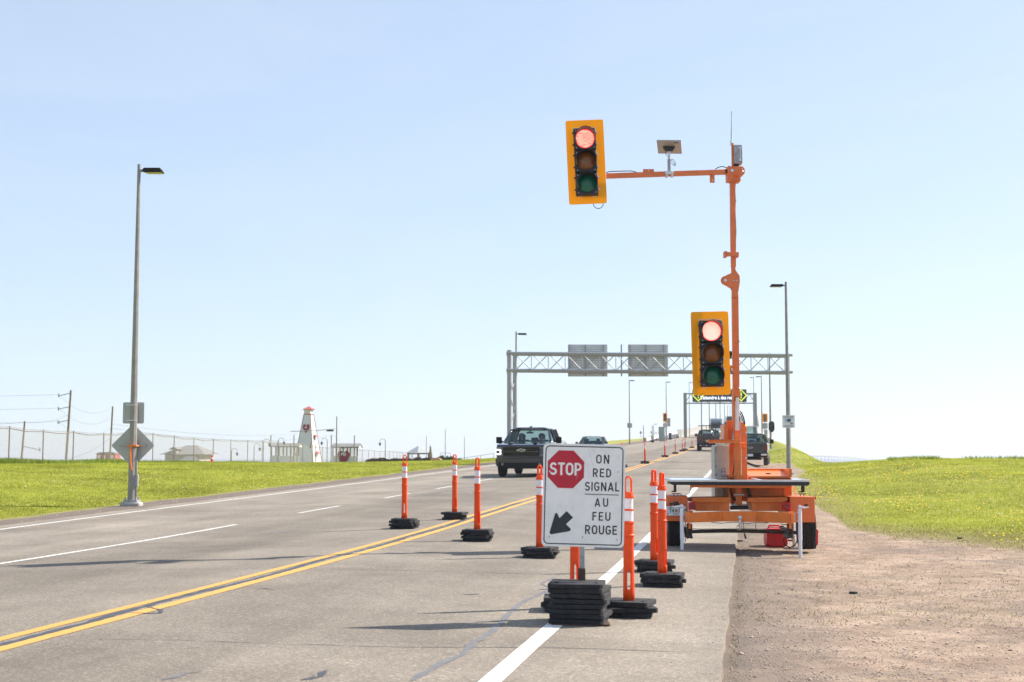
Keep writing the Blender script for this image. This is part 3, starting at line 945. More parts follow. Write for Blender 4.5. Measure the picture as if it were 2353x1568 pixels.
# a few clods and bits of debris one can pick out
for px, py, s in ((1963, 1366, .045), (1815, 1244, .05), (2205, 1239, .05), (1700, 1245, .045)):
    hx, y = hit(px, py, terrain)
    p = Vector((hx, y, 0)); z = float(terrain(hx - rx(y), y))
    mb = MB()
    pts = [(p.x + s * math.cos(t) * random.uniform(.7, 1.5), p.y + s * .7 * math.sin(t) * random.uniform(.7, 1.2)) for t in np.arange(0, 6.2, .9)]
    mb.prism(pts, z - .01, z + s * .55, 'z')
    o = mb.build('debris', M['rubber'], origin=(p.x, p.y, z), bevel=.006)
    tag(o, {1963: 'dark flat chip of stone lying alone in the middle of the gravel', 1815: 'small dark scrap under the red can beside the trailer', 2205: 'dark clod at the edge of the right lawn', 1700: 'black rubber scrap on the pavement edge below the trailer'}[px], 'debris')

# ------------------------------------------------------------------ near end of the bridge: deck, barriers, guard rail
deck = MB()
ysd = [298] + list(range(330, 900, 30))
for a, b_ in zip(ysd[:-1], ysd[1:]):
    vs = []
    for y in (a, b_):
        for c in (C_L - .4, C_R + .4):
            for dz in (-.12, -2.4):
                vs.append((c + float(rx(y)), y, float(zc(y)) - .09 + dz))
    deck.add(vs, [(0, 2, 6, 4), (1, 5, 7, 3), (0, 4, 5, 1), (2, 3, 7, 6)])
near_bridge = thing('road_bridge', 'bridge deck carrying the road uphill and out over the water', 'bridge', (0, 0, 0))
deck.build('deck', pale_concrete, near_bridge)
def pier(y):
    x = float(rx(y)) - 7.2
    MB().cyl((x, y, -8), (x, y, float(zc(y)) - 2.3), 2.6, 2.2, 12).build('pier', pale_concrete, near_bridge, smooth=True)
for y in (380, 480, 580, 680, 780): pier(y)
prof = [(-.30, 0), (.30, 0), (.30, .08), (.14, .33), (.08, .85), (-.08, .85), (-.14, .33), (-.30, .08)]
def barrier_piece(c, y0, y1, h=1.0, parent=None, name='barrier_block', z0=None):
    mb = MB(); vs = []
    for y in (y0, y1):
        for p in prof:
            vs.append((c + float(rx(y)) + p[0], y, float(road_z(np.clip(c, C_L, C_R), y)) + p[1] * h / .85))
    n = len(prof)
    mb.add(vs, [tuple(range(n)), tuple(reversed(range(n, 2 * n)))] + [(i, i + n, (i + 1) % n + n, (i + 1) % n) for i in range(n)])
    return mb.build(name, M['concrete'], parent)
for c, y0, lab in ((C_L + .2, 288, 'pale concrete traffic barrier along the left edge of the bridge approach'), (C_R - .1, 305, 'pale concrete traffic barrier along the right edge of the bridge approach')):
    t = thing('concrete_barrier', lab, 'barrier', (0, 0, 0))
    y = y0; k = 0
    while y < 860:
        L = 16 if y < 500 else 40
        barrier_piece(c, y, y + L - .5, 1.75, t)
        y += L
# guard rail on the left, curving away from the road
gr = thing('guard_rail', 'white wooden post and beam guard rail curving up to the concrete barrier on the left', 'guard rail', (0, 0, 0))
pts = []
for k in range(13):
    t = k / 12
    y = 212 + 76 * t
    c = C_L + .1 - .9 * (1 - t) ** 3
    z = float(road_z(C_L, y)) + .35 + .55 * min(1, t * 2.2) + .25 * t
    pts.append(Vector((c + float(rx(y)), y, z)))
rail = MB()
for a, b_ in zip(pts[:-1], pts[1:]):
    for dz, hh in ((.16, .22), (-.12, .22)):
        rail.bar(a + Vector((0, 0, dz)), b_ + Vector((0, 0, dz)), .10, hh)
rail.build('rail_beam', M['white_paint'], gr)
for p in pts:
    MB().box(p.x - .35, p.x - .12, p.y - .12, p.y + .12, p.z - 1.2, p.z + .3).build('post', M['wood'], gr)
# ------------------------------------------------------------------ street lamps
def octa(mb, x, y, z0, z1, r0, r1):
    mb.cyl((x, y, z0), (x, y, z1), r0, r1, 8)
def lamp(x, y, z0, H, side, label, group=None, r0=.105, r1=.04, reach=.62, detail=True):
    t = thing('street_lamp', label, 'street lamp', (x, y, z0), group)
    mb = MB(); octa(mb, x, y, z0, z0 + H, r0, r1)
    mb.build('pole', M['pole'], t, smooth=True)
    if detail:
        mb = MB()
        mb.box(x - .17, x + .17, y - .17, y + .17, z0 - .02, z0 + .03)
        for a in (-1, 1):
            for b_ in (-1, 1):
                mb.cyl((x + a * .13, y + b_ * .13, z0 + .03), (x + a * .13, y + b_ * .13, z0 + .10), .022, n=6)
        mb.build('base_plate', M['galv'], t)
        mb = MB().prism([(x - .25, y - .22), (x + .26, y - .25), (x + .24, y + .22), (x - .27, y + .22)], z0 - .35, z0 - .02, 'z')
        mb.build('footing', M['concrete'], t, bevel=.06)
    zt = z0 + H - .16
    s = side
    MB().bar((x, y, zt), (x + s * .13, y, zt - .01), .05, .06).build('arm', M['pole'], t)
    head = MB()
    # luminaire: shallow body, tapering at the far end
    ya, yb = y - .16, y + .14
    prof = [(x + s * .10, zt - .02), (x + s * .16, zt + .045), (x + s * (reach - .06), zt + .045), (x + s * reach, zt - .055), (x + s * .20, zt - .065)]
    head.prism(prof, ya, yb, 'y')
    hd = head.build('lamp_head', M['trim'] if detail else M['pole'], t, bevel=.012)
    if detail:
        MB().box(min(x + s * .2, x + s * (reach - .03)), max(x + s * .2, x + s * (reach - .03)), ya + .03, yb - .03, zt - .073, zt - .068).build('lens_strip', mat('led_lens', (.45, .42, .18), .3), hd)
    return t
def gz(x, y):
    return float(terrain(x - rx(y), y))

p = W(303, 1150, 35.4)
zb = gz(p.x, 35.4) + .12
top = W(316, 378, 35.4)
lamp(p.x, 35.4, zb, top.z - zb, 1, 'tall tapering street lamp on the left bank with two sign backs strapped to it')
LX, LY, LZ = p.x, 35.4, zb
# conduit on that pole + orange strap
t = tag(MB().bar((LX + .115, LY - .02, LZ), (LX + .105, LY - .02, LZ + 1.0), .025, .03).box(LX + .085, LX + .15, LY - .06, LY + .03, LZ + .36, LZ + .66).build('conduit', M['galv'], bpy.data.objects['street_lamp'], bevel=.006))
s0 = W(303, 1025, 35.2)
strap_m = mat('orange_webbing', (.85, .22, .03), .7)
mb = MB().box(s0.x - .12, s0.x + .11, 35.2, 35.6, s0.z - .012, s0.z + .025)
mb.tube([(s0.x - .03, 35.22, s0.z), (s0.x - .035, 35.2, s0.z - .2), (s0.x - .02, 35.19, s0.z - .42), (s0.x + .02, 35.18, s0.z - .6)], .02, 6)
tag(mb.build('strap', strap_m, origin=(s0.x, 35.2, s0.z)), 'orange ratchet strap hanging from the near left lamp pole', 'strap')
# sign backs
pc = W(308.5, 949.5, 35.6)
sb = MB().prism(rrect(pc.x - .265, pc.x + .265, pc.z - .265, pc.z + .265, .04), 35.53, 35.536, 'y').build('road_sign', M['sign_back'], origin=(pc.x, 35.53, pc.z))
tag(sb, 'back of the small square aluminium sign on the near left lamp pole', 'sign')
for dz in (-.19, .19):
    o = MB().bar((pc.x - .11 - .01, 35.27, pc.z + dz), (pc.x + .10, 35.27, pc.z + dz), .02, .018).bar((pc.x - .11, 35.27, pc.z + dz), (pc.x - .11, 35.53, pc.z + dz), .018, .018).bar((pc.x + .10, 35.27, pc.z + dz), (pc.x + .10, 35.53, pc.z + dz), .018, .018).build('clamp_band', M['silver'], sb)
pc = W(307, 1024, 35.6)
Rm = Matrix.Translation((pc.x, 0, pc.z)) @ Matrix.Rotation(R(45), 4, 'Y')
sb = MB().prism(rrect(-.385, .385, -.385, .385, .05), 35.54, 35.546, 'y', M=Rm).build('road_sign', M['sign_back'], origin=(pc.x, 35.54, pc.z))
tag(sb, 'back of the diamond shaped aluminium sign low on the near left lamp pole', 'sign')
MB().box(pc.x - .34, pc.x + .34, 35.50, 35.537, pc.z - .032, pc.z + .032).build('bracket', M['galv'], sb)

lamp_specs = [
    # px of base, y, px of top, py top, side, label
    (1186, 92, 762, 1, 'grey street lamp rising behind the oncoming black pickup, beside the left gantry column'),
    (1447, 181, 872, 1, 'grey street lamp below the right gantry panel, with a square sign back'),
    (1532, 225, 876, 1, 'grey street lamp behind the small far traffic signal on the left verge'),
    (1585, 290, 878, 1, 'grey street lamp on the barrier just right of the left message gantry column'),
    (1812, 62, 648, -1, 'tall grey street lamp on the right carrying the camera warning sign'),
    (1771.5, 121, 811, -1, 'grey street lamp on the right embankment behind the dark octagonal board'),
    (1752, 180, 863, -1, 'grey street lamp on the right with the back of a yellow signal on it'),
    (1734, 250, 866, -1, 'grey street lamp on the right against the right message gantry column'),
]
for px, y, py, s, lab in lamp_specs:
    q = W(px, 1052, y); q2 = W(px, py, y)
    z0 = max(gz(q.x, y), -5) if y < 260 else float(zc(y)) - .2
    lamp(q.x, y, z0, q2.z - z0, s, lab, r0=.10, r1=.05, reach=.70)
ORD = ['first', 'second', 'third', 'fourth', 'fifth', 'sixth', 'seventh', 'eighth', 'ninth', 'tenth', 'eleventh']
far = [(1613, 350, 893), (1631, 400, 905), (1646, 450, 913), (1656, 500, 920), (1666, 550, 926), (1673.5, 600, 932), (1679, 650, 936), (1683, 700, 940)]
for fi, (px, y, py) in enumerate(far):
    q = W(px, 1052, y); q2 = W(px, py, y); z0 = float(zc(y)) - .2
    lamp(q.x, y, z0, q2.z - z0, 1, ORD[fi] + ' from the left of the slim lamps along the left bridge edge', 'lamps along the left edge of the bridge', r0=.17, r1=.12, reach=1.8, detail=False)
for i in range(11):
    t = i / 10
    y = 330 + 520 * t
    px = 1733 + 13 * t ** .8; py = 905 + 78 * t ** .85
    q = W(px, 1052, y); q2 = W(px, py, y); z0 = float(zc(y)) - .2
    lamp(q.x, y, z0, max(3, q2.z - z0), -1, ORD[i] + ' from the left in the tight row of lamps along the right bridge edge', 'lamps along the right edge of the bridge', r0=.15, r1=.10, reach=1.6, detail=False)

# ------------------------------------------------------------------ text as meshes
def text_mesh(body, size, m, name, parent, loc, depth=.002, align='CENTER', bold=0, xs=1.0, facing=-1, ry=0):
    """flat lettering facing -Y, centred on loc"""
    cu = bpy.data.curves.new(name, 'FONT')
    cu.body = body; cu.size = size; cu.align_x = align; cu.align_y = 'CENTER'
    cu.extrude = depth / 2; cu.offset = bold; cu.resolution_u = 3
    tmp = bpy.data.objects.new('tmp', cu); COL.objects.link(tmp)
    dg = bpy.context.evaluated_depsgraph_get()
    me = bpy.data.meshes.new_from_object(tmp.evaluated_get(dg))
    bpy.data.objects.remove(tmp)
    T = Matrix.Translation(Vector(loc)) @ Matrix.Rotation(ry, 4, 'Y') @ Matrix.Rotation(math.pi / 2, 4, 'X') @ Matrix.Scale(xs, 4, (1, 0, 0))
    off = OFF.get(parent.name, Vector((0, 0, 0)))
    me.transform(Matrix.Translation(-off) @ T)
    me.materials.clear(); me.materials.append(m)
    o = bpy.data.objects.new(name, me); COL.objects.link(o); o.parent = parent
    OFF[o.name] = off
    return o

# ------------------------------------------------------------------ sign gantry over the road
def gantry():
    y = 84.0
    A = W(1170.5, 1052, y); B = W(1813.5, 1052, y)
    t = thing('sign_gantry', 'grey steel truss gantry spanning the whole road, carrying two panels seen from behind', 'gantry', (A.x, y, gz(A.x, y)))
    def z(py): return W(1500, py, y).z
    for nm, pxs, x, tops in (('column', None, A.x, 805), ('column', None, B.x, 813)):
        zb = gz(x, y)
        MB().cyl((x, y - .02, zb - .2), (x, y - .02, z(tops)), .14 if x == A.x else .11, .14 if x == A.x else .11, 14).build(nm, M['galv'], t, smooth=True)
        s = 1 if x == A.x else 1
        if x != A.x: continue
        x2 = x + .33
        MB().cyl((x2, y + 1.0, zb - .2), (x2, y + 1.0, z(tops + 4)), .13, .13, 14).build(nm, M['galv'], t, smooth=True)
        zz = zb + .4; k = 0
        zt = z(tops + 44)
        while zz < zt - .7:
            a, b_ = ((x, y), (x2, y + 1)) if k % 2 == 0 else ((x2, y + 1), (x, y))
            MB().cyl((a[0], a[1], zz), (b_[0], b_[1], zz + .9), .035, n=6).build('brace', M['galv'], t)
            zz += .9; k += 1
    xl, xr = A.x - .18, B.x + .25
    zt0, zt1 = z(812), z(817)
    zb0, zb1 = z(851), z(856)
    for yy in (y - .15, y + 1.0):
        MB().cyl((xl, yy, zt0), (xr, yy, zt1), .085, n=12).build('chord', M['galv'], t, smooth=True)
        MB().cyl((xl, yy, zb0), (xr, yy, zb1), .085, n=12).build('chord', M['galv'], t, smooth=True)
    n = 16
    L = B.x - A.x
    for i in range(n):
        f0, f1 = (i + .1) / n, (i + .9) / n
        xa, xb = A.x + .3 + (L - .5) * i / n, A.x + .3 + (L - .5) * (i + 1) / n
        def zt(x): return zt0 + (zt1 - zt0) * (x - xl) / (xr - xl)
        def zb(x): return zb0 + (zb1 - zb0) * (x - xl) / (xr - xl)
        MB().cyl((xa, y - .15, zt(xa)), (xb, y - .15, zb(xb)), .028, n=6).build('brace', M['galv'], t)
        MB().cyl((xa, y + 1.0, zb(xa)), (xb, y + 1.0, zt(xb)), .028, n=6).build('brace', M['galv'], t)
        MB().cyl((xb, y - .15, zt(xb)), (xb, y - .15, zb(xb)), .024, n=6).build('brace', M['galv'], t)
        MB().cyl((xb, y - .15, zt(xb)), (xb, y + 1.0, zt(xb)), .024, n=6).build('brace', M['galv'], t)
        MB().cyl((xb, y - .15, zb(xb)), (xb, y + 1.0, zb(xb)), .024, n=6).build('brace', M['galv'], t)
    yp = y + 1.25
    pm = mat('panel_back', (.74, .77, .80), .6, 0, var=.06, scale=2); rib_m = mat('panel_rib', (.45, .46, .47), .6)
    for x0, x1 in ((1305, 1396), (1443, 1535.5)):
        a = W(x0, 793, yp); b_ = W(x1, 865, yp)
        pn = MB().box(a.x, b_.x, yp, yp + .04, b_.z, a.z).build('sign_panel', pm, t)
        nn = 14
        for k in range(nn + 1):
            zz = b_.z + (a.z - b_.z) * k / nn
            MB().box(a.x, b_.x, yp - .05, yp - .002, zz - .018, zz + .018).build('rib', rib_m, pn)
        for fx in (.04, .44, .89):
            xx = a.x + (b_.x - a.x) * fx
            MB().box(xx - .03, xx + .03, yp - .13, yp - .052, b_.z - .02, a.z + .02).build('rail', M['galv'], pn)
    m1 = W(1427.5, 792, yp); m2 = W(1427.5, 865, yp)
    MB().box(m1.x - .04, m1.x + .04, yp - .1, yp - .02, m2.z, m1.z).build('rail', M['galv'], t)
    c = W(1620, 870, y)
    c = W(1545, 861, y)
    return t
gantry()

# message gantry further on
def vms():
    y = 300.0
    a = W(1574, 903, y); b_ = W(1735, 903, y)
    t = thing('message_gantry', 'far gantry with a dark electronic message board between two yellow diamonds', 'gantry', (a.x, y, float(zc(y))))
    zb = float(zc(y)) - 1
    for p in (a, b_):
        MB().box(p.x - .32, p.x + .32, y - .3, y + .3, zb, p.z).build('column', M['pole'], t, bevel=.05)
    for py in (905, 927):
        q = W(1600, py, y)
        MB().box(a.x, b_.x, y - .1, y + .1, q.z - .13, q.z + .13).build('chord', M['pole'], t)
    n = 12
    zt, zl = W(1600, 905, y).z, W(1600, 927, y).z
    for i in range(n):
        xa = a.x + (b_.x - a.x) * i / n; xb = a.x + (b_.x - a.x) * (i + 1) / n
        MB().bar((xa, y, zt if i % 2 else zl), (xb, y, zl if i % 2 else zt), .12, .12).build('brace', M['pole'], t)
    p0 = W(1591.5, 895, y); p1 = W(1716, 923.8, y)
    yb = y - 1.0
    k = yb / y
    board = MB().box(p0.x * k, p1.x * k, yb, yb + .6, 1.4 + (p1.z - 1.4) * k, 1.4 + (p0.z - 1.4) * k).build('display_board', M['black'], t, bevel=.05)
    wht = emit('white_leds', (.80, .84, 1), .42); yel = emit('yellow_leds', (.75, .85, .05), .33)
    ys_ = yb - .03
    c = W(1652, 914.5, ys_)
    text_mesh("S'attendre à des retards", 1.05, wht, 'lettering', board, (c.x + .15, ys_, c.z), bold=.03, xs=.80)
    c = W(1652, 901.5, ys_)
    text_mesh("Expect delays", 1.0, wht, 'lettering', board, (c.x, ys_, c.z), bold=.03, xs=.85)
    for px in (1604.5, 1703):
        c = W(px, 909, ys_)
        r = 1.15
        mb = MB()
        P = [(c.x, c.z + r), (c.x + r, c.z), (c.x, c.z - r), (c.x - r, c.z)]
        for i in range(4):
            q0, q1 = P[i], P[(i + 1) % 4]
            mb.bar((q0[0], ys_, q0[1]), (q1[0], ys_, q1[1]), .04, .20, up=(0, 1, 0)) if False else mb.bar((q0[0], ys_ + .001 * i, q0[1]), (q1[0], ys_ + .001 * i, q1[1]), .20, .04, up=(0, 1, 0))
        mb.box(c.x - .12, c.x + .12, ys_ - .02, ys_ + .02, c.z - .15, c.z + .6)
        mb.cyl((c.x, ys_ + .02, c.z - .45), (c.x, ys_ - .02, c.z - .45), .15, n=10)
        mb.build('warning_symbol', yel, board)
    return t
vms()

# ------------------------------------------------------------------ small roadside equipment
def plate_on_pole(px, py, w, h, y, label, m, name='road_sign', n8=False):
    c = W(px, py, y)
    if n8:
        poly = [(c.x - w * .3, c.z + h / 2), (c.x + w * .3, c.z + h / 2), (c.x + w / 2, c.z + h * .3), (c.x + w / 2, c.z - h * .28), (c.x + w * .2, c.z - h / 2), (c.x - w * .2, c.z - h / 2), (c.x - w / 2, c.z - h * .28), (c.x - w / 2, c.z + h * .3)]
    else:
        poly = rrect(c.x - w / 2, c.x + w / 2, c.z - h / 2, c.z + h / 2, .03, 2)
    return tag(MB().prism(poly, y, y + .02, 'y').build(name, m, origin=(c.x, y, c.z)), label, 'sign')
plate_on_pole(1447, 978, .62, .60, 181.3, 'back of a square sign on the lamp pole under the right gantry panel', M['sign_back'])
plate_on_pole(1773, 981, .50, .92, 120.6, 'dark octagonal board on the right embankment lamp pole', M['black'], 'octagonal_board', True)

# camera warning sign
c = W(1812, 969, 61.7)
cs_ = tag(MB().prism(rrect(c.x - .27, c.x + .27, c.z - .27, c.z + .27, .02), 61.70, 61.71, 'y').build('camera_sign', M['white_wall'], origin=(c.x, 61.7, c.z)),
          'square white sign with a blue surveillance camera symbol on the right lamp pole', 'sign')
blue = mat('sign_blue', (.035, .09, .26), .5); ink = mat('sign_ink', (.05, .06, .09), .5)
text_mesh("24 HOUR VIDEO\nSURVEILLANCE", .062, ink, 'lettering', cs_, (c.x, 61.693, c.z + .19), xs=1.0)
text_mesh("SURVEILLANCE\nVIDEO 24 HEURES", .05, ink, 'lettering', cs_, (c.x, 61.693, c.z - .20), xs=1.0)
q = [(-.15, .07), (.07, .13), (.12, .07), (.03, -.02), (-.13, -.04)]
MB().prism([(c.x + a, c.z + b_) for a, b_ in q], 61.69, 61.70, 'y').build('camera_symbol', blue, cs_)
MB().tube([(c.x + .06, 61.69, c.z), (c.x + .09, 61.69, c.z - .07), (c.x + .14, 61.69, c.z - .09)], .012, 6).box(c.x + .11, c.x + .17, 61.685, 61.695, c.z - .12, c.z - .06).build('camera_bracket', ink, cs_)
MB().cyl((c.x - .09, 61.686, c.z + .015), (c.x - .09, 61.690, c.z + .015), .035, n=12).build('camera_lens', M['white_wall'], cs_)

# signal on the left verge + its round sign
y = 222
c = W(1528.3, 959.5, y)
s = thing('traffic_signal', 'small far traffic signal with yellow backplate on the left verge, facing the camera', 'traffic light', (c.x, y, gz(c.x, y)))
MB().box(c.x - .34, c.x + .34, y, y + .05, c.z - .68, c.z + .68).build('backplate', M['backplate'], s)
MB().box(c.x - .2, c.x + .2, y - .12, y - .002, c.z - .55, c.z + .55).build('housing', M['housing'], s)
for k, mm in ((.36, M['tail_red']), (0, M['lens_amber']), (-.36, M['lens_green'])):
    MB().cyl((c.x, y - .122, c.z + k), (c.x, y - .15, c.z + k), .13, n=14).build('lens', mm, s)
MB().cyl((c.x, y + .1, gz(c.x, y) - .3), (c.x, y + .1, c.z), .06).build('pole', M['galv'], s)
q = W(1528.5, 978, y)
rs = tag(MB().box(q.x - .35, q.x + .35, y - .02, y, q.z - .42, q.z + .38).build('prohibition_sign', M['white_wall'], origin=(q.x, y, q.z)), 'white sign with a red ring below the small far signal', 'sign')
ring = MB(); P = circle(q.x, q.z + .03, .27, 20); P2 = circle(q.x, q.z + .03, .20, 20)
ring.add([(a, y - .025, b_) for a, b_ in P] + [(a, y - .025, b_) for a, b_ in P2], [(i, (i + 1) % 20, 20 + (i + 1) % 20, 20 + i) for i in range(20)])
ring.bar((q.x - .17, y - .027, q.z + .2), (q.x + .17, y - .027, q.z - .14), .006, .06, up=(0, 0, 1))
ring.build('red_ring', M['red_paint'], rs)
MB().tube([(q.x + .04, y - .024, q.z - .12), (q.x + .04, y - .024, q.z + .08), (q.x - .08, y - .024, q.z + .12)], .02, 5).build('turn_arrow', ink, rs)
sb = W(1536, 976, 224)
tag(MB().box(sb.x - .3, sb.x + .3, 224, 224.03, sb.z - .3, sb.z + 1.0).build('road_sign', M['sign_back'], origin=(sb.x, 224, sb.z)), 'pair of stacked sign backs right of the small far signal', 'sign')
def grounded_box(px, pt, pb, w, d, y, m, name, label, cat, bevel=.02):
    c = W(px, pt, y); zb = gz(c.x, y)
    o = MB().box(c.x - w / 2, c.x + w / 2, y, y + d, zb - .2, c.z).build(name, m, origin=(c.x, y, zb), bevel=bevel)
    return tag(o, label, cat)
cab_m = mat('grey_green_cabinet', (.27, .33, .31), .6)
grounded_box(1520.3, 981, 1004, .85, .6, 220, cab_m, 'utility_cabinet', 'tall grey green electrical cabinet on the left verge behind the guard rail', 'cabinet')
grounded_box(1540, 995, 1003, .5, .5, 250, M['black'], 'utility_box', 'small dark box on the left verge near the barrier end', 'box')
# camera mast with two cameras
y = 205
c = W(1500, 977, y); zb = gz(c.x, y)
s = thing('camera_mast', 'braced mast with two white cameras at the start of the guard rail', 'mast', (c.x, y, zb))
mb = MB().box(c.x - .14, c.x - .06, y - .05, y + .05, zb - .3, c.z).box(c.x + .06, c.x + .14, y - .05, y + .05, zb - .3, c.z - .1)
for k in range(6):
    zz = zb + .3 + k * .42
    if zz + .4 < c.z: mb.bar((c.x - .1, y, zz), (c.x + .1, y, zz + .4), .03, .03)
mb.build('mast', M['galv'], s)
for dz in (.1, -1.15):
    cm = MB().box(c.x + .25, c.x + .62, y - .1, y + .1, c.z + dz - .05, c.z + dz + .1).bar((c.x, y, c.z + dz - .12), (c.x + .4, y, c.z + dz - .03), .05, .05).build('camera', M['white_paint'], s, bevel=.02)
MB().box(c.x - .32, c.x - .12, y - .1, y + .1, c.z - 1.2, c.z - .9).box(c.x - .3, c.x + .1, y - .12, y + .12, zb + .5, zb + 1.1).build('box', M['cabinet'], s)
MB().box(c.x - .35, c.x + .15, y - .3, y + .3, zb - .3, zb + .35).build('base', M['black'], s)
# thin post with a small box
y = 195
c = W(1478.5, 978, y); zb = gz(c.x, y)
s = thing('sensor_post', 'thin grey post with a small box on its left side, left of the camera mast', 'post', (c.x, y, zb))
MB().cyl((c.x, y, zb - .3), (c.x, y, c.z), .06).build('pole', M['galv'], s)
MB().box(c.x - .5, c.x - .28, y - .1, y + .1, c.z - 1.15, c.z - .8).bar((c.x - .5, y, c.z - 1.0), (c.x, y, c.z - 1.0), .05, .05).bar((c.x - .4, y, c.z - 1.6), (c.x - .4, y, c.z - 1.1), .04, .04).bar((c.x - .4, y, c.z - 1.55), (c.x, y, c.z - 1.55), .04, .04).build('box', M['galv'], s)
# equipment around the right lamps
y = 178
c = W(1758, 960, y)
s = thing('traffic_signal', 'yellow signal backplate on the lamp pole at the right, seen above the black pickup', 'traffic light', (c.x, y, gz(c.x, y)))
MB().box(c.x - .34, c.x + .34, y + .1, y + .14, c.z - .55, c.z + .5).build('backplate', M['backplate'], s)
MB().box(c.x - .19, c.x + .19, y - .1, y + .09, c.z - .5, c.z + .42).build('housing', mat('signal_back_brown', (.2, .11, .05), .6), s)
MB().cyl((c.x, y + .2, gz(c.x, y) - .5), (c.x, y + .2, c.z - .4), .05).build('pole', M['galv'], s)
c = W(1757, 979, y)
s = thing('equipment_cluster', 'grey boxes and brackets fixed to a pole below the right yellow signal', 'equipment', (c.x, y, c.z))
MB().box(c.x - .33, c.x + .33, y - .3, y + .0, c.z - .35, c.z + .35).build('box', M['galv'], s, bevel=.03)
MB().box(c.x - .1, c.x + .3, y - .3, y - .02, c.z - 1.7, c.z - .45).build('box', M['sign_back'], s, bevel=.03)
MB().box(c.x + .2, c.x + .62, y - .25, y - .02, c.z - 2.6, c.z - 1.5).build('box', M['galv'], s, bevel=.03)
MB().tube([(c.x + .1, y, c.z - 3), (c.x + .5, y, c.z - 2), (c.x + .2, y, c.z - 1)], .06, 6).build('hose', M['galv'], s)
# ------------------------------------------------------------------ chain link fence on the left
m, nt, b = newmat('chain_link')
out = nt.nodes["Material Output"]
co = coords(nt, "Object")
sx = nt.nodes.new("ShaderNodeSeparateXYZ"); nt.links.new(co, sx.inputs[0])
def mth(op, a, b2=None):
    n = nt.nodes.new("ShaderNodeMath"); n.operation = op
    for i, v in enumerate((a, b2)):
        if v is None: continue
        if isinstance(v, (int, float)): n.inputs[i].default_value = v
        else: nt.links.new(v, n.inputs[i])
    return n.outputs[0]
u = mth('ADD', sx.outputs[0], mth('MULTIPLY', sx.outputs[1], 1.0))
wires = None
for s in (1, -1):
    t_ = mth('ADD', u, mth('MULTIPLY', sx.outputs[2], s * 1.0))
    f = mth('ABSOLUTE', mth('SUBTRACT', mth('FRACT', mth('MULTIPLY', t_, 1 / .09)), .5))
    w_ = mth('LESS_THAN', f, .08)
    wires = w_ if wires is None else mth('MAXIMUM', wires, w_)
tr = nt.nodes.new("ShaderNodeBsdfTransparent")
mx = nt.nodes.new("ShaderNodeMixShader")
nt.links.new(wires, mx.inputs[0]); nt.links.new(tr.outputs[0], mx.inputs[1])
b.inputs["Base Color"].default_value = (.30, .29, .27, 1); b.inputs["Roughness"].default_value = .5; b.inputs["Metallic"].default_value = .3
nt.links.new(b.outputs[0], mx.inputs[2]); nt.links.new(mx.outputs[0], out.inputs[0])
chain_m = m
post_m = mat('rusty_fence_post', (.20, .15, .12), .7, .2, var=.3, scale=8)
FP = [(-60, 972), (22, 979.5), (100, 987.5), (169, 990), (239, 995), (291, 992), (352, 995), (400, 1001), (446, 1006), (490, 1008.5), (531, 1010), (569, 1011.5), (603, 1013),
      (662.5, 1015), (715, 1016), (763, 1019), (803, 1024), (842, 1028), (878, 1030), (914, 1032), (932, 1034), (1002, 1038.5), (1028, 1040.5), (1051.5, 1042.5), (1073, 1043.5), (1095, 1045), (1111, 1045.5), (1127, 1046)]
# pixels beyond 660 come from 4096-wide measurements scaled down below
FP = [p for p in FP if p[0] < 640]
for x4, y4 in ((1109, 1766), (1162, 1774), (1211, 1774), (1250, 1782), (1289, 1788), (1361, 1789), (1392, 1794), (1419, 1798), (1449, 1798), (1475, 1799), (1498, 1802), (1520, 1803.5), (1540, 1804), (1558, 1804), (1574, 1805), (1588, 1806), (1600, 1807.5), (1611, 1809), (1621, 1810), (1632, 1811), (1640, 1812), (1647, 1815), (1652, 1817)):
    FP.append((x4 / 1.7408, y4 / 1.7408))
fence = thing('chain_link_fence', 'long rusty chain link fence with barbed wire behind the left grass bank', 'fence', (0, 0, 0))
tops = []
for i, (px, py) in enumerate(FP):
    y = 66.5 + .058 * max(px, -60) if px < 640 else 66.5 + .058 * 640 + (px - 640) * .17
    # follow a line parallel to the view axis: depth from lateral distance
    y = 23.6 * 3268 / (1176.5 - px)
    y = min(y, 330)
    q = W(px, py, y)
    zb = gz(q.x, y)
    if y > 260: zb = max(zb, .3)
    ht = q.z
    MB().cyl((q.x, y, zb - .2), (q.x + .02 * math.sin(i * 3), y, ht), .030, n=8).build('post', post_m, fence, smooth=True)
    tops.append((q.x, y, zb, ht))
top_m = mat('fence_rail', (.20, .175, .15), .7, .1)
for a, b2 in zip(tops[:-1], tops[1:]):
    MB().tube([(a[0], a[1], a[3] - .10), ((a[0] + b2[0]) / 2, (a[1] + b2[1]) / 2, (a[3] + b2[3]) / 2 - .17), (b2[0], b2[1], b2[3] - .10)], .026, 6).build('top_rail', top_m, fence)
    vs = [(a[0], a[1], a[2]), (b2[0], b2[1], b2[2]), (b2[0], b2[1], b2[3] - .12), ((a[0] + b2[0]) / 2, (a[1] + b2[1]) / 2, (a[3] + b2[3]) / 2 - .18), (a[0], a[1], a[3] - .12)]
    MB().add(vs, [(0, 1, 2, 3, 4)]).build('chain_link', chain_m, fence, fix=False)
    # barbed strand
    pts = []
    for k in range(9):
        t = k / 8
        sag = -.05 - .03 * math.sin(math.pi * t)
        pts.append((a[0] + (b2[0] - a[0]) * t, a[1] + (b2[1] - a[1]) * t, a[3] + (b2[3] - a[3]) * t + sag + (.02 if k % 2 else 0)))
    MB().tube(pts, .010, 4).build('barbed_wire', top_m, fence)

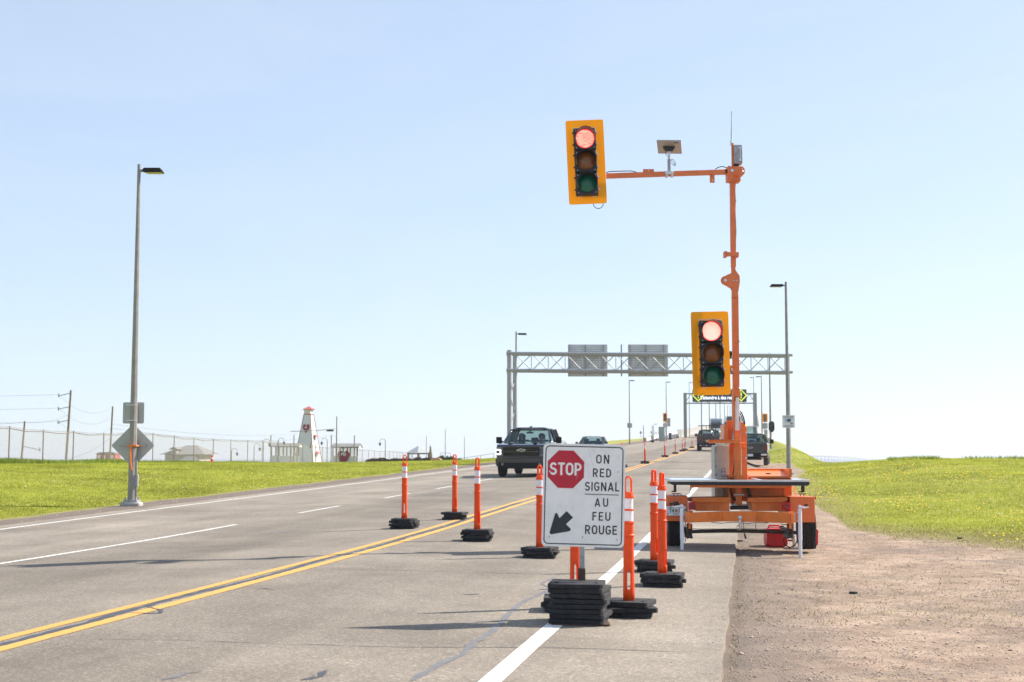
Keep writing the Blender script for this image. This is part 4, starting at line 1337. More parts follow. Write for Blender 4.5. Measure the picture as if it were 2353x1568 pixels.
# ------------------------------------------------------------------ utility poles and wires
def upole(px, ptop, y, label, name='utility_pole', r=.14, arms=(), lean=0, m=None, group=None):
    q = W(px, ptop, y); zb = gz(q.x, y)
    t = thing(name, label, 'pole', (q.x, y, zb), group)
    MB().cyl((q.x - lean, y, zb - .4), (q.x, y, q.z), r * 1.15, r * .8, 10).build('pole', m or M['wood'], t, smooth=True)
    for dz, L, s in arms:
        MB().bar((q.x, y, q.z + dz), (q.x + s * L, y, q.z + dz - .22 * L), .05, .05).cyl((q.x + s * L, y, q.z + dz - .22 * L - .1), (q.x + s * L, y, q.z + dz - .22 * L + .15), .05, n=6).build('insulator_arm', M['galv'], t)
    return q
P1 = upole(163, 897, 96, 'tallest wooden utility pole on the left with three angled insulator arms', arms=[(-.2, .8, -1), (-1.1, .8, -1), (-2.0, .8, -1)], lean=.25, r=.085)
P2 = upole(259, 934, 104, 'wooden utility pole left of the near lamp, shorter than its left neighbour', lean=.15, r=.075)
P0 = upole(57, 968, 90, 'short wooden utility pole with an angled side arm at the far left', arms=[(-1.6, 1.0, 1)], lean=.2, r=.07)
upole(774, 957, 185, 'thin wooden utility pole right of the white tower', r=.08)
wire_m = mat('overhead_wire', (.10, .11, .13), .6)
def wire(a, b2, sag, label, r=.007):
    a = Vector(a); b2 = Vector(b2); n = 14
    pts = [a.lerp(b2, i / n) - Vector((0, 0, sag * 4 * (i / n) * (1 - i / n))) for i in range(n + 1)]
    o = MB().tube(pts, r, 4, cap=False).build('overhead_wire', wire_m, origin=a)
    tag(o, label, 'wire', 'overhead wires between the utility poles')
for k, nm_ in ((-.2, 'top'), (-1.1, 'middle'), (-2.0, 'bottom')):
    wire((P1.x - .8, P1.y, P1.z + k - .1), (P2.x, P2.y, P2.z + (k + .15) * .8), .8, nm_ + ' of the three wires sagging from the tallest utility pole to its right')
    wire((P1.x - .8, P1.y, P1.z + k - .1), (P1.x - 26, P1.y - 10, P1.z + k - .2), .3, nm_ + ' of the three wires leaving the tallest utility pole to the left')
for k, nm_ in ((-.3, 'upper'), (-3.4, 'lower')):
    wire((P0.x, P0.y, P0.z + k + .2), (P1.x, P1.y, P1.z + k - 1.3), .2, nm_ + ' wire from the short leftmost utility pole to the tallest pole')
    wire((P0.x, P0.y, P0.z + k + .2), (P0.x - 20, P0.y - 6, P0.z + k), .3, nm_ + ' wire from the short leftmost utility pole out of the picture')
wire((P1.x, P1.y, P1.z - 4.6), (P2.x, P2.y, P2.z - 2.2), .25, 'thick low cable from the tallest utility pole to its right neighbour', .012)
q2 = W(774, 984, 185)
wire(W(259, 975, 104), q2, .9, 'upper of the two long wires running past the white tower', .009)
wire(W(259, 985, 104), q2 - Vector((0, 0, .9)), .8, 'lower of the two long wires running past the white tower', .010)
o = MB().tube([W(668, 991.5, 176), W(720, 990, 178), W(768, 986, 184)], .05, 5).build('cable_bundle', wire_m, origin=W(720, 990, 178))
tag(o, 'thick cable bundle hanging in front of the white tower', 'cable')
c = W(758.5, 989.5, 180)
tag(MB().box(c.x - .45, c.x + .45, 180, 180.2, c.z - .12, c.z + .1).build('cable_box', M['black'], origin=c, bevel=.04), 'small dark splice case hanging from the cable right of the white tower', 'box')

# ------------------------------------------------------------------ white lighthouse tower with hearts
def B4(x4, y4, y):
    return W(x4 / 1.7408, y4 / 1.7408, y)
def tower():
    y = 210.0
    base = B4(1230, 1850, y); ztop = B4(1230, 1640, y).z
    gzb = gz(base.x, y) - .3
    t = thing('lighthouse', 'white tapering wooden lighthouse tower with a red roof and a dark red heart', 'lighthouse', (base.x, y, gzb))
    # front face: bottom corners, shoulder corners, in 4096 px
    fl, fr = B4(1181, 1848, y).x, B4(1271, 1848, y).x
    sl, sr = B4(1219, 1658, y).x, B4(1247, 1658, y).x
    z1 = B4(1230, 1658, y).z; z2 = B4(1230, 1638, y).z
    w0 = fr - fl; w1 = sr - sl; cx0 = (fl + fr) / 2; cx1 = (sl + sr) / 2
    a = R(17)   # turned a little so that its right side shows
    Rm = Matrix.Translation((cx0, y + w0 * .5, 0)) @ Matrix.Rotation(-a, 4, 'Z') 
    def ring(w, z): return [Rm @ Vector((sx_ * w / 2, sy_ * w / 2, z)) for sx_, sy_ in ((-1, -1), (1, -1), (1, 1), (-1, 1))]
    def fr_(w_a, z_a, w_b, z_b, mb=None):
        mb = mb or MB()
        return mb.add(ring(w_a, z_a) + ring(w_b, z_b), [(0, 1, 5, 4), (1, 2, 6, 5), (2, 3, 7, 6), (3, 0, 4, 7), (4, 5, 6, 7), (3, 2, 1, 0)])
    k = 1 / math.cos(a)
    W0 = w0 * .98; W1 = w1 * 1.0
    fr_(W0, gzb, W1, z1).build('tower_wall', M['grey_white'], t)
    fr_(W1, z1 + .12, W1, z2).build('lantern_room', M['grey_white'], t)
    fr_(W1 + .1, z1, W1 + .1, z1 + .12).build('gallery_band', M['red_paint'], t)
    rt = MB(); rr = ring(W1 + .55, z2); apex = Rm @ Vector((0, 0, B4(1230, 1625, y).z))
    rt.add(rr + [apex], [(0, 1, 4), (1, 2, 4), (2, 3, 4), (3, 0, 4), (3, 2, 1, 0)])
    rf = rt.build('roof', M['red_paint'], t)
    for side in range(4):
        p0, p1 = rr[side], rr[(side + 1) % 4]
        for j in range(1, 6):
            q = p0.lerp(p1, j / 6)
            e = q.lerp(apex, min(1, 1 - abs(j / 6 - .5) * 1.9))
            MB().bar(q + Vector((0, 0, .02)), e + Vector((0, 0, .02)), .08, .06).build('roof_seam', mat('roof_seam', (.7, .25, .22), .5) if 'roof_seam' not in bpy.data.materials else bpy.data.materials['roof_seam'], rf)
    for i in range(4):
        r0, r1 = ring(W0 + .05, gzb), ring(W1 + .05, z1)
        MB().bar(r0[i], r1[i], .07, .07).build('corner_trim', M['red_wood'], t)
    # heart on the front face
    heart_m = mat('heart_red', (.26, .02, .04), .6) if 'heart_red' not in bpy.data.materials else bpy.data.materials['heart_red']
    def face_pt(u, z, out=.03):
        f = (z - gzb) / (z1 - gzb)
        w = W0 + (W1 - W0) * f
        return Rm @ Vector((u, -w / 2 - out, z))
    zc_ = B4(1230, 1713, y).z; H = B4(1230, 1695, y).z - B4(1230, 1735, y).z; Wd = 1.12
    pts = []
    for i in range(40):
        s = 2 * math.pi * i / 40
        hx = 16 * math.sin(s) ** 3; hy = 13 * math.cos(s) - 5 * math.cos(2 * s) - 2 * math.cos(3 * s) - math.cos(4 * s)
        pts.append((hx / 32 * Wd, zc_ + hy / 29 * H))
    mb = MB()
    mb.add([face_pt(u, z, .04) for u, z in pts] + [face_pt(u, z, -.02) for u, z in pts], [tuple(range(40))] + [(i, (i + 1) % 40, 40 + (i + 1) % 40, 40 + i) for i in range(40)])
    h = mb.build('heart', heart_m, t)
    fp = face_pt(0, zc_ + .10, .08)
    tm = text_mesh("PEI", .26, M['white_wall'], 'lettering', h, (0, 0, 0), bold=.02)
    T = Matrix.Translation(fp - OFF['lighthouse'] if False else fp) @ Matrix.Rotation(-a, 4, 'Z')
    tm.data.transform(Matrix.Translation(OFF[h.name])); tm.data.transform(T); tm.data.transform(Matrix.Translation(-OFF[h.name]))
    tm2 = text_mesh("BORDEN", .26, M['white_wall'], 'lettering', t, (0, 0, 0))
    T = Matrix.Translation(face_pt(.2, gzb + 1.1, .05)) @ Matrix.Rotation(-a, 4, 'Z')
    tm2.data.transform(Matrix.Translation(OFF[t.name])); tm2.data.transform(T); tm2.data.transform(Matrix.Translation(-OFF[t.name]))
    # hooded windows / door on the sunlit side
    def side_pt(u, z, out): 
        f = (z - gzb) / (z1 - gzb); w = W0 + (W1 - W0) * f
        return Rm @ Vector((w / 2 + out, u, z))
    for z, wd, hh in ((gzb + 4.3, .45, .7), (gzb + 1.3, .7, 1.7)):
        q = side_pt(0, z, .04)
        wn_ = MB().box(-.04, .04, -wd / 2, wd / 2, -hh / 2, hh / 2, M=Matrix.Translation(q) @ Matrix.Rotation(-a, 4, 'Z')).build('window' if wd < .5 else 'door', mat('window_dark', (.12, .1, .1), .3) if wd < .5 else M['white_wall'], t)
        MB().prism([(-.0, .0), (.32, -.16), (.0, .22)], -wd / 2 - .08, wd / 2 + .08, 'y', M=Matrix.Translation(q + Vector((0, 0, hh / 2))) @ Matrix.Rotation(-a, 4, 'Z')).build('hood', M['red_paint'], wn_)
tower()

# two open pavilions
def pavilion(x0, x1, xr0, xr1, ypx_top, ypx_eave, ypx_wall, ypx_bot, y, label, heart=False, posts=()):
    a = B4(x0, ypx_bot, y); b_ = B4(x1, ypx_bot, y)
    zb = gz(a.x, y) - .3
    t = thing('pavilion', label, 'pavilion', ((a.x + b_.x) / 2, y, zb))
    zw = B4(x0, ypx_wall, y).z; ze = B4(x0, ypx_eave, y).z; zt = B4(x0, ypx_top, y).z
    wall = MB().box(a.x, b_.x, y, y + .15, zb, zw).box(a.x, b_.x, y + 3.6, y + 3.75, zb, zw).box(a.x, a.x + .15, y + .15, y + 3.6, zb, zw)
    wall.build('wall', M['grey_white'], t)
    r0 = B4(xr0, ypx_top, y); r1 = B4(xr1, ypx_top, y)
    rf = MB()
    rf.prism([(y - .6, ze), (y + 1.9, zt), (y + 4.4, ze), (y + 4.4, ze - .12), (y + 1.9, zt - .12), (y - .6, ze - .12)], a.x - .1, b_.x + .6, 'x')
    rf.build('roof', M['roof_grey'], t)
    MB().prism([(y - .5, ze - .13), (y + 1.9, zt - .13), (y + 4.3, ze - .13)], b_.x + .35, b_.x + .5, 'x').build('gable', M['grey_white'], t)
    n = 3
    for i in range(n + 1):
        xx = a.x + .1 + (b_.x - a.x - .2) * i / n
        for yy in (y + .08, y + 3.7):
            MB().box(xx - .08, xx + .08, yy - .08, yy + .08, zw, ze).build('post', M['wood'], t)
    for k in range(7):
        zz = zw + (ze - zw) * (k + 1.5) / 8.5
        MB().box(a.x + .1, b_.x - .1, y + 3.66, y + 3.72, zz - .03, zz + .03).build('slat', M['white_wall'], t)
    for px, py in posts:
        q = B4(px, py, y)
        MB().cyl((q.x, y - .4, zb), (q.x, y - .4, q.z), .07, n=8).build('mast', M['wood'], t)
    if heart:
        heart_m = bpy.data.materials['heart_red']
        c = B4(1374, 1830, y - .1); H = 2.2; Wd = 1.7
        pts = []
        for i in range(36):
            s = 2 * math.pi * i / 36
            hx = 16 * math.sin(s) ** 3; hy = 13 * math.cos(s) - 5 * math.cos(2 * s) - 2 * math.cos(3 * s) - math.cos(4 * s)
            pts.append((c.x + hx / 32 * Wd, c.z + hy / 29 * H))
        h = MB().prism(pts, y - .1, y - .04, 'y').build('heart', heart_m, t)
        text_mesh("PEI", .55, M['white_wall'], 'lettering', h, (c.x, y - .13, c.z + .4), bold=.02)
pavilion(1082, 1180, 1090, 1190, 1773, 1785, 1823, 1848, 196, 'open white pavilion with grey roof left of the white tower', posts=((1086, 1741), (1178, 1741)))
pavilion(1328, 1420, 1338, 1432, 1774, 1788, 1825, 1848, 196, 'open white pavilion with a dark red heart right of the white tower', heart=True, posts=((1327, 1741), (1419, 1742)))

# goose neck park lamps
def park_lamp(px, ptop, side, y, label, dx=11):
    q = W(px, ptop, y); zb = gz(q.x, y)
    t = thing('park_lamp', label, 'lamp', (q.x, y, zb), None)
    zt = q.z; r = .32
    zk = zt - r
    pts = [(q.x, y, zb - .2), (q.x, y, zk)] + [(q.x + side * (r - r * math.cos(R(a))), y, zk + r * math.sin(R(a))) for a in range(20, 190, 20)]
    MB().tube(pts, [.04] * 2 + [.024] * 9, 6).build('pole', M['black'], t, smooth=True)
    e = pts[-1]
    MB().lathe([(.02, .2), (.07, .1), (.2, .0), (.11, -.02), (.09, -.2), (.03, -.26)], 10, (e[0], y, e[2] - .25)).build('lantern', M['black'], t, smooth=True)
for px, pt, s, y, lab in ((605.5, 1009, 1, 150, 'goose neck park lamp just left of the left pavilion'), (640, 1006.5, 1, 165, 'goose neck park lamp standing before the left pavilion'), (726, 1015, -1, 170, 'goose neck park lamp in front of the white tower'),
                          (752, 1007, -1, 168, 'goose neck park lamp between the tower and the right pavilion'), (885.5, 1009, -1, 170, 'goose neck park lamp standing alone left of the gazebo'),
                          (532, 1031, 1, 160, 'goose neck park lamp at the right end of the grey house'), (584, 1020, 1, 160, 'goose neck park lamp between the grey house and the left pavilion')):
    park_lamp(px, pt, s, y, lab)

# grey shingled house low behind the fence
def house():
    y = 150.0
    def V_(x, yy, d=y): return W(x, yy, d)
    zb = gz(V_(420, 1060).x, y) - 2
    c = V_(420, 1040)
    t = thing('house', 'low house with a grey shingled hip roof half hidden behind the left grass', 'house', (c.x, y, zb))
    x0, x1 = V_(370, 1050).x, V_(482, 1050).x
    ze = V_(400, 1043).z; zr = V_(420, 1023).z
    MB().box(x0 + .3, x1 - 1.2, y + .5, y + 7, zb, ze - .05).build('wall', mat('beige_wall', (.40, .36, .33), .8), t)
    rm = MB()
    xl, xr = V_(364, 1043).x, V_(496, 1058).x
    rxc = V_(421, 1023).x
    rm.add([(xl, y, ze - .1), (V_(470, 1045).x, y, ze - .05), (V_(470, 1045).x, y + 8, ze), (xl, y + 8, ze), (rxc - .5, y + 4, zr), (rxc + .6, y + 4, zr)],
           [(0, 1, 5, 4), (1, 2, 5), (2, 3, 4, 5), (3, 0, 4), (3, 2, 1, 0)])
    rf = rm.build('roof', M['roof_grey'], t)
    # low porch roof at the front right and a small dormer
    MB().add([(V_(355, 1060).x, y - 3, zb + 1.0), (V_(505, 1062).x, y - 3, zb + 1.2), (V_(450, 1042).x, y - .2, ze - .25), (V_(430, 1042).x, y - .2, ze - .25)], [(0, 1, 2, 3)]).build('porch_roof', M['roof_grey'], t, fix=False)
    MB().box(V_(392, 1035).x, V_(404, 1035).x, y + .3, y + 3, ze, V_(398, 1034).z).build('dormer_wall', bpy.data.materials['beige_wall'], rf)
    a, b_ = V_(387, 1033), V_(409, 1033)
    MB().prism([(a.x, a.z), ((a.x + b_.x) / 2, V_(398, 1027).z), (b_.x, a.z)], y, y + 3.5, 'y').build('dormer_roof', M['roof_grey'], rf)
house()
# red rail car
y = 135
a, b_ = W(222, 1040, y), W(264, 1040, y)
zb = gz(a.x, y)
t = thing('red_shed', 'small dark red cabin with two pale windows behind the fence at the left', 'shed', ((a.x + b_.x) / 2, y, zb))
MB().box(a.x, b_.x, y, y + 2, zb - .3, a.z - .12).build('wall', M['red_wood'], t)
MB().prism([(a.x - .1, a.z - .12), (a.x + .3, a.z), (b_.x - .3, a.z + .05), (b_.x + .1, a.z - .1)], y - .15, y + 2.15, 'y').build('roof', M['roof_grey'], t)
for f in (.14, .42, .85):
    xx = a.x + (b_.x - a.x) * f
    MB().box(xx - .12, xx + .12, y - .03, y - .002, a.z - .65, a.z - .25).build('window', M['white_wall'], t)
# orange drum behind the fence
y = 108
c = W(487, 1048, y)
zb = gz(c.x, y)
t = thing('traffic_barrel', 'small orange and white traffic barrel at the right end of the grey house', 'barrel', (c.x, y, zb))

# gazebo, hedge, monument, flag poles near the far end of the fence
def gazebo():
    y = 240.0
    c = W(935, 1024, y)
    zb = gz(c.x, y)
    t = thing('gazebo', 'open gazebo with a pale grey pyramid roof at the far end of the fence', 'gazebo', (c.x - .1, y, zb))
    cx = c.x + .6
    ze = W(960, 1038.5, y).z; zt = W(960, 1024, y).z
    hw = (W(1011.0, 1050, y).x - W(930, 1050, y).x) / 4
    cx = B4(1674, 1785, y).x
    hw = (B4(1725, 1812, y).x - B4(1622, 1812, y).x) / 2
    ze = B4(1674, 1812, y).z; zt = B4(1674, 1783, y).z
    rings = [Vector((cx + hw * 1.05 * math.cos(R(a)), y + hw * .9 * math.sin(R(a)), ze)) for a in (-150, -90, -30, 30, 90, 150)]
    mb = MB().add(rings + [(cx, y, zt)], [(i, (i + 1) % 6, 6) for i in range(6)] + [tuple(reversed(range(6)))])
    mb.build('roof', mat('pale_roof', (.42, .43, .45), .8), t)
    for i, r_ in enumerate(rings):
        q = Vector((cx, y, 0)).lerp(Vector((r_.x, r_.y, 0)), .88)
        MB().box(q.x - .1, q.x + .1, q.y - .1, q.y + .1, zb - .2, ze).build('post', M['wood'], t)
    for a_, b2 in zip(rings, rings[1:] + rings[:1]):
        k = .88
        MB().bar((cx + (a_.x - cx) * k, y + (a_.y - y) * k, ze - .14), (cx + (b2.x - cx) * k, y + (b2.y - y) * k, ze - .14), .06, .22).build('fascia', M['wood'], t)
gazebo()
y = 238
c = B4(1722, 1800, y); zb = gz(c.x, y)
t = MB().lathe([(.40, zb - .3), (.38, zb + .6), (.33, zb + 1.1), (.27, zb + 1.6), (.2, c.z - .2), (.12, B4(1722, 1790, y).z)], 9, (c.x, y, 0)).build('stone_monument', mat('mossy_stone', (.22, .18, .13), .9, bump=.6, bscale=6), origin=(c.x, y, zb), smooth=True)
tag(t, 'rough brown stone monument with a small cross just right of the gazebo', 'monument')
q = B4(1721, 1784, y)
MB().box(q.x - .05, q.x + .05, y - .05, y + .05, q.z - .6, q.z + .1).box(q.x - .17, q.x + .17, y - .05, y + .05, q.z - .25, q.z - .15).build('cross', M['pole'], t)
for px, pt, lab in ((1705.5, 1745, 'thin flag pole behind the gazebo'), (1781.5, 1716, 'tallest of the three bare flag poles right of the gazebo'), (1858, 1747, 'thin flag pole rightmost, just left of the black pickup')):
    upole(px / 1.7408, pt / 1.7408, 236, lab, 'flag_pole', r=.06, m=M['galv'])
# hedges and low walls
bush_m = blade_material('bush_leaves', (.025, .05, .015), (.045, .085, .02), (.09, .12, .04))
twig_m = blade_material('brown_hedge_leaves', (.06, .04, .025), (.10, .07, .04), (.14, .10, .06))
def clump(name, x0, x1, ypt, y, depth, m, label, cat, n=2600, size=.22):
    a, b_ = B4(x0, ypt, y), B4(x1, ypt, y)
    zb = min(gz(a.x, y), gz(b_.x, y))
    vs = []; fs = []; tn = []
    L = b_.x - a.x
    for i in range(n):
        u = random.random()
        prof = (math.sin(math.pi * min(1, max(0, u))) ** .35) * (.8 + .2 * math.sin(u * 9) + .1 * math.sin(u * 23))
        z = zb + random.random() ** .7 * (a.z - zb) * prof
        x = a.x + u * L; yy = y + random.random() * depth
        s = size * random.uniform(.5, 1.2)
        d1 = Vector((random.gauss(0, 1), random.gauss(0, 1), random.gauss(0, 1))).normalized() * s
        d2 = Vector((random.gauss(0, 1), random.gauss(0, 1), random.gauss(0, 1))).normalized() * s
        p = Vector((x, yy, z)); k = len(vs)
        vs += [p, p + d1, p + d2]; fs.append((k, k + 1, k + 2)); tn += [random.random()] * 3
    o = MB().add(vs, fs).build(name, m, fix=False, origin=((a.x + b_.x) / 2, y, zb))
    at = o.data.attributes.new("tone", 'FLOAT', 'POINT'); at.data.foreach_set("value", np.array(tn, np.float32))
    return tag(o, label, cat)
clump('hedge', 1462, 1650, 1834, 225, 2, twig_m, 'low brown hedge running behind the right part of the chain link fence', 'hedge', 4200, .3)
clump('hedge', 1648, 1728, 1830, 226, 2, twig_m, 'dark brown hedge below the gazebo roof', 'hedge', 2600, .3)
clump('bush', 1745, 1815, 1824, 228, 2, bush_m, 'dark green bush right of the stone monument', 'bush', 2600, .3)
clump('bush', 1800, 1850, 1833, 224, 2, bush_m, 'low dark shrub tapering to the right of the flag poles', 'bush', 1500, .25)
a, b_ = B4(1722, 1832, 222), B4(1782, 1832, 222)
zb = gz(a.x, 222)
tag(MB().prism([(a.x, zb - .2), (a.x, a.z), (b_.x - 1, a.z), (b_.x, zb - .1)], 222, 225, 'y').build('earth_bank', mat('red_earth', (.42, .2, .14), .9), origin=(a.x, 222, zb), bevel=.1), 'small bank of red earth beside the stone monument', 'bank')
mb = MB(); a, b_ = B4(1762, 1813, 230), B4(1801, 1813, 230); zb = gz(a.x, 230)
mb.bar((a.x, 230, a.z), (b_.x, 230, a.z), .07, .07)
for f in (0, .5, 1): mb.bar((a.x + (b_.x - a.x) * f, 230, zb), (a.x + (b_.x - a.x) * f, 230, a.z), .07, .07, up=(0, 1, 0))
tag(mb.build('railing', M['galv'], origin=(a.x, 230, zb)), 'low metal railing behind the dark bush at the flag poles', 'railing')
# far thin fence left of the black pickup
mb = MB(); prev = None
t = thing('wire_fence', 'low thin wire fence climbing to the right, left of the black pickup', 'fence', (0, 0, 0))
for x4, y4 in ((1846, 1834), (1868, 1831), (1922, 1823), (1975, 1814)):
    q = B4(x4, y4, 150); zb = gz(q.x, 150)
    MB().cyl((q.x, 150, min(zb, q.z) - .3), (q.x, 150, q.z), .03, n=6).build('post', M['galv'], t)
    if prev is not None: MB().tube([prev, q], .025, 5).build('wire', M['galv'], t)
    prev = q

# the barrel's parts
bar = bpy.data.objects['traffic_barrel']
bo = OFF['traffic_barrel']
MB().lathe([(.11, bo.z - .1), (.105, bo.z + .3)], 12, (bo.x, bo.y, 0)).lathe([(.09, bo.z + .42), (.06, bo.z + .55), (.01, bo.z + .57)], 12, (bo.x, bo.y, 0)).build('body', M['orange_plastic'], bar, smooth=True)
MB().lathe([(.106, bo.z + .3), (.092, bo.z + .42)], 12, (bo.x, bo.y, 0)).build('band', M['band'], bar, smooth=True)
# ------------------------------------------------------------------ channelizer posts (delineators)
def slab_poly(w, ch):
    h = w / 2
    return [(-h + ch, -h), (h - ch, -h), (h, -h + ch), (h, h - ch), (h - ch, h), (-h + ch, h), (-h, h - ch), (-h, -h + ch)]
def slab_mesh(w=.43, ch=.05, hgt=.042, bevel_top=.012):
    mb = MB()
    p0 = slab_poly(w, ch); p1 = slab_poly(w - 2 * bevel_top, ch)
    vs = [(x, y, 0) for x, y in p0] + [(x, y, hgt - bevel_top) for x, y in p0] + [(x, y, hgt) for x, y in p1]
    fs = [tuple(reversed(range(8))), tuple(range(16, 24))]
    for k in (0, 8):
        fs += [(k + i, k + (i + 1) % 8, k + 8 + (i + 1) % 8, k + 8 + i) for i in range(8)]
    mb.add(vs, fs)
    # raised bars on top and hand grip
    for a in (-1, 1):
        mb.box(a * w * .36 - .012, a * w * .36 + .012, -w * .25, w * .25, hgt + .0005, hgt + .006)
    return mb
slab_a = slab_mesh(.43, .018, .040, .002).build('rubber_base', M['rubber'])
slab_b = slab_mesh(.41, .07, .040, .007).build('rubber_base', M['rubber'])
MESH_A, MESH_B = slab_a.data, slab_b.data
bpy.data.objects.remove(slab_a); bpy.data.objects.remove(slab_b)
def add_slab(parent, mesh, x, y, z, rot, s=1.0, zs=1.0, tx=0, ty=0):
    o = bpy.data.objects.new('rubber_base', mesh)
    COL.objects.link(o); o.parent = parent
    o.location = (x, y, z); o.rotation_euler = (tx, ty, rot); o.scale = (s, s, zs)
    return o

def make_delineator():
    t = thing('delineator', 'x', 'delineator')
    N = 64
    z0 = 0
    prof = [(.052, 0), (.052, .10)]
    NS = 28
    for k in range(1, NS + 1): prof.append((.052 - .0036 * k / NS, .10 + .20 * k / NS))
    prof += [(.0475, .48), (.0475, .585), (.056, .59), (.056, .60), (.046, .61), (.0455, .70), (.054, .705), (.054, .715), (.044, .725)]
    # slot hole through the tube (rows 2..8) front/back
    def skip(k, i):
        a = (i + .5) / N * 360
        d = min(abs(a - 270), abs(a - 90))
        zc_ = (k - 1 + .5) / NS * .20 - .10
        if k < 1 or k > NS or abs(zc_) > .088: return False
        e = max(0, abs(zc_) - .066) / .022
        return d < 21 * math.sqrt(max(0, 1 - e * e))
    mb = MB().lathe(prof, N, skip=skip)
    post = mb.build('post', M['orange_plastic'], t, smooth=True)
    s = post.modifiers.new("wall", 'SOLIDIFY'); s.thickness = .006; s.offset = -1
    # banded upper section
    MB().lathe([(.044, .722), (.0435, .725), (.0435, .815)], N).build('reflective_band', M['band'], t, smooth=True)
    MB().lathe([(.0437, .815), (.050, .819), (.050, .828), (.0435, .833)], N).build('rib', M['orange_plastic'], t, smooth=True)
    MB().lathe([(.0432, .833), (.0428, .925)], N).build('reflective_band', M['band'], t, smooth=True)
    MB().lathe([(.043, .925), (.052, .93), (.053, .945), (.047, .955), (.045, .975), (.036, .982), (.0, .984)], N).build('collar', M['orange_plastic'], t, smooth=True)
    # loop handle
    mb = MB()
    outer = [(-.036, .975)] + [(.036 * math.cos(R(a)), 1.088 + .036 * math.sin(R(a))) for a in range(180, -1, -15)] + [(.036, .975)]
    inner = [(-.019, .975)] + [(.019 * math.cos(R(a)), 1.088 + .021 * math.sin(R(a))) for a in range(180, -1, -15)] + [(.019, .975)]
    n = len(outer)
    vs = []
    for yy in (-.017, .017):
        vs += [(a, yy, b_) for a, b_ in outer] + [(a, yy, b_) for a, b_ in inner]
    fs = []
    for i in range(n - 1):
        fs += [(i, i + 1, n + i + 1, n + i), (2 * n + i, 3 * n + i, 3 * n + i + 1, 2 * n + i + 1), (i, 2 * n + i, 2 * n + i + 1, i + 1), (n + i, n + i + 1, 3 * n + i + 1, 3 * n + i)]
    mb.add(vs, fs)
    mb.build('handle', M['orange_plastic'], t, bevel=.006)
    return t
proto = make_delineator()
# px, y depth, spin of slot, slabs, label
DEL = [
    (1443, 12.8, 0, [(0, 0, 0, .0, 'B'), (.01, .0, 0, .25, 'A'), (.0, .02, 0, -.12, 'A')], 0, 'nearest orange delineator post, immediately right of the STOP sign'),
    (1520, 15.65, 55, [(0, 0, 0, .05, 'A'), (.0, 0, 0, -.03, 'A'), (0, .0, 0, .02, 'A')], 0, 'orange delineator post just left of the trailer, the nearer of the close pair'),
    (1502, 17.4, 40, [(0, 0, 0, .15, 'B'), (0, 0, 0, .1, 'B'), (0, 0, 0, -.05, 'A')], 0, 'orange delineator post just left of the trailer, the farther of the close pair'),
    (1240, 19.2, 35, [(0, 0, 0, .05, 'A'), (0.01, 0, 0, -.06, 'A'), (-.01, 0, 0, .12, 'B')], 0, 'orange delineator post half hidden by the left edge of the STOP sign'),
    (1097, 22.05, 30, [(0, 0, 0, .1, 'B'), (0, 0, 0, -.08, 'A'), (.02, 0, 0, .35, 'B'), (0, 0, 0, .0, 'A')], 0, 'orange delineator post on four rubber bases between the yellow lines and the STOP sign'),
    (930, 24.8, 10, [(0, 0, 0, .06, 'A'), (.0, 0, 0, -.1, 'A'), (.02, 0, 0, .3, 'B'), (0, 0, 0, .05, 'B')], 0, 'leftmost orange delineator post, on the far side of the yellow lines'),
    (1045, 27.3, 30, [(0, 0, 0, 0, 'A'), (0.01, 0, 0, .12, 'B'), (0, 0, 0, -.04, 'A')], 0, 'orange delineator post standing on the yellow lines beyond the leftmost one'),
    (1482, 76.0, 20, [(0, 0, 0, 0, 'A'), (0, 0, 0, .1, 'A')], 0, 'first small delineator post seen right of the STOP sign on the far yellow line'),
    (1528, 95.0, 20, [(0, 0, 0, 0.1, 'B'), (0, 0, 0, 0, 'A')], 0, 'second small delineator post from the STOP sign on the far yellow line'),
    (1552, 110.5, 0, [(0, 0, 0, 0, 'B'), (0, 0, 0, .3, 'B')], 0, 'third small delineator post from the STOP sign on the far yellow line'),
    (1567.8, 122.5, 0, [(0, 0, 0, 0, 'A')], 3, 'fourth small delineator post on the far yellow line, left of a close pair'),
    (1574, 128.5, 0, [(0, 0, 0, .2, 'A')], 2, 'fifth small delineator post on the far yellow line, right of a close pair'),
    (1590.5, 141.5, 0, [(0, 0, 0, .2, 'A')], 0, 'last small delineator post on the far yellow line, beside the rack pickup'),
    (1430, 68.5, 0, [(0, 0, 0, .2, 'A'), (0, 0, 0, 0, 'A')], 0, 'delineator post nearly hidden behind the upper right corner of the STOP sign'),
]
for i, (px, y, rot, slabs, lean, lab) in enumerate(DEL):
    o = proto if i == 0 else copy_tree(proto)
    q = W(px, 1052, y)
    z = float(road_z(q.x - rx(y), y))
    o.location = (q.x, y, z)
    o['label'] = lab; o['group'] = 'orange delineator posts closing the lane'
    o.rotation_euler = (0, R(lean), 0)
    h = 0
    for (dx, dy, _, rz, k) in slabs:
        zs = random.uniform(.92, 1.08)
        add_slab(o, MESH_A if k == 'A' else MESH_B, dx, dy, h, rz - .17 + random.uniform(-.06, .06), random.uniform(.97, 1.03), zs, random.uniform(-.006, .006), random.uniform(-.006, .006))
        h += .040 * zs + .0065
    for ch in o.children:
        if not ch.name.startswith('rubber_base'):
            ch.location = (0, 0, h - .03)
            ch.rotation_euler = (0, 0, R(rot))
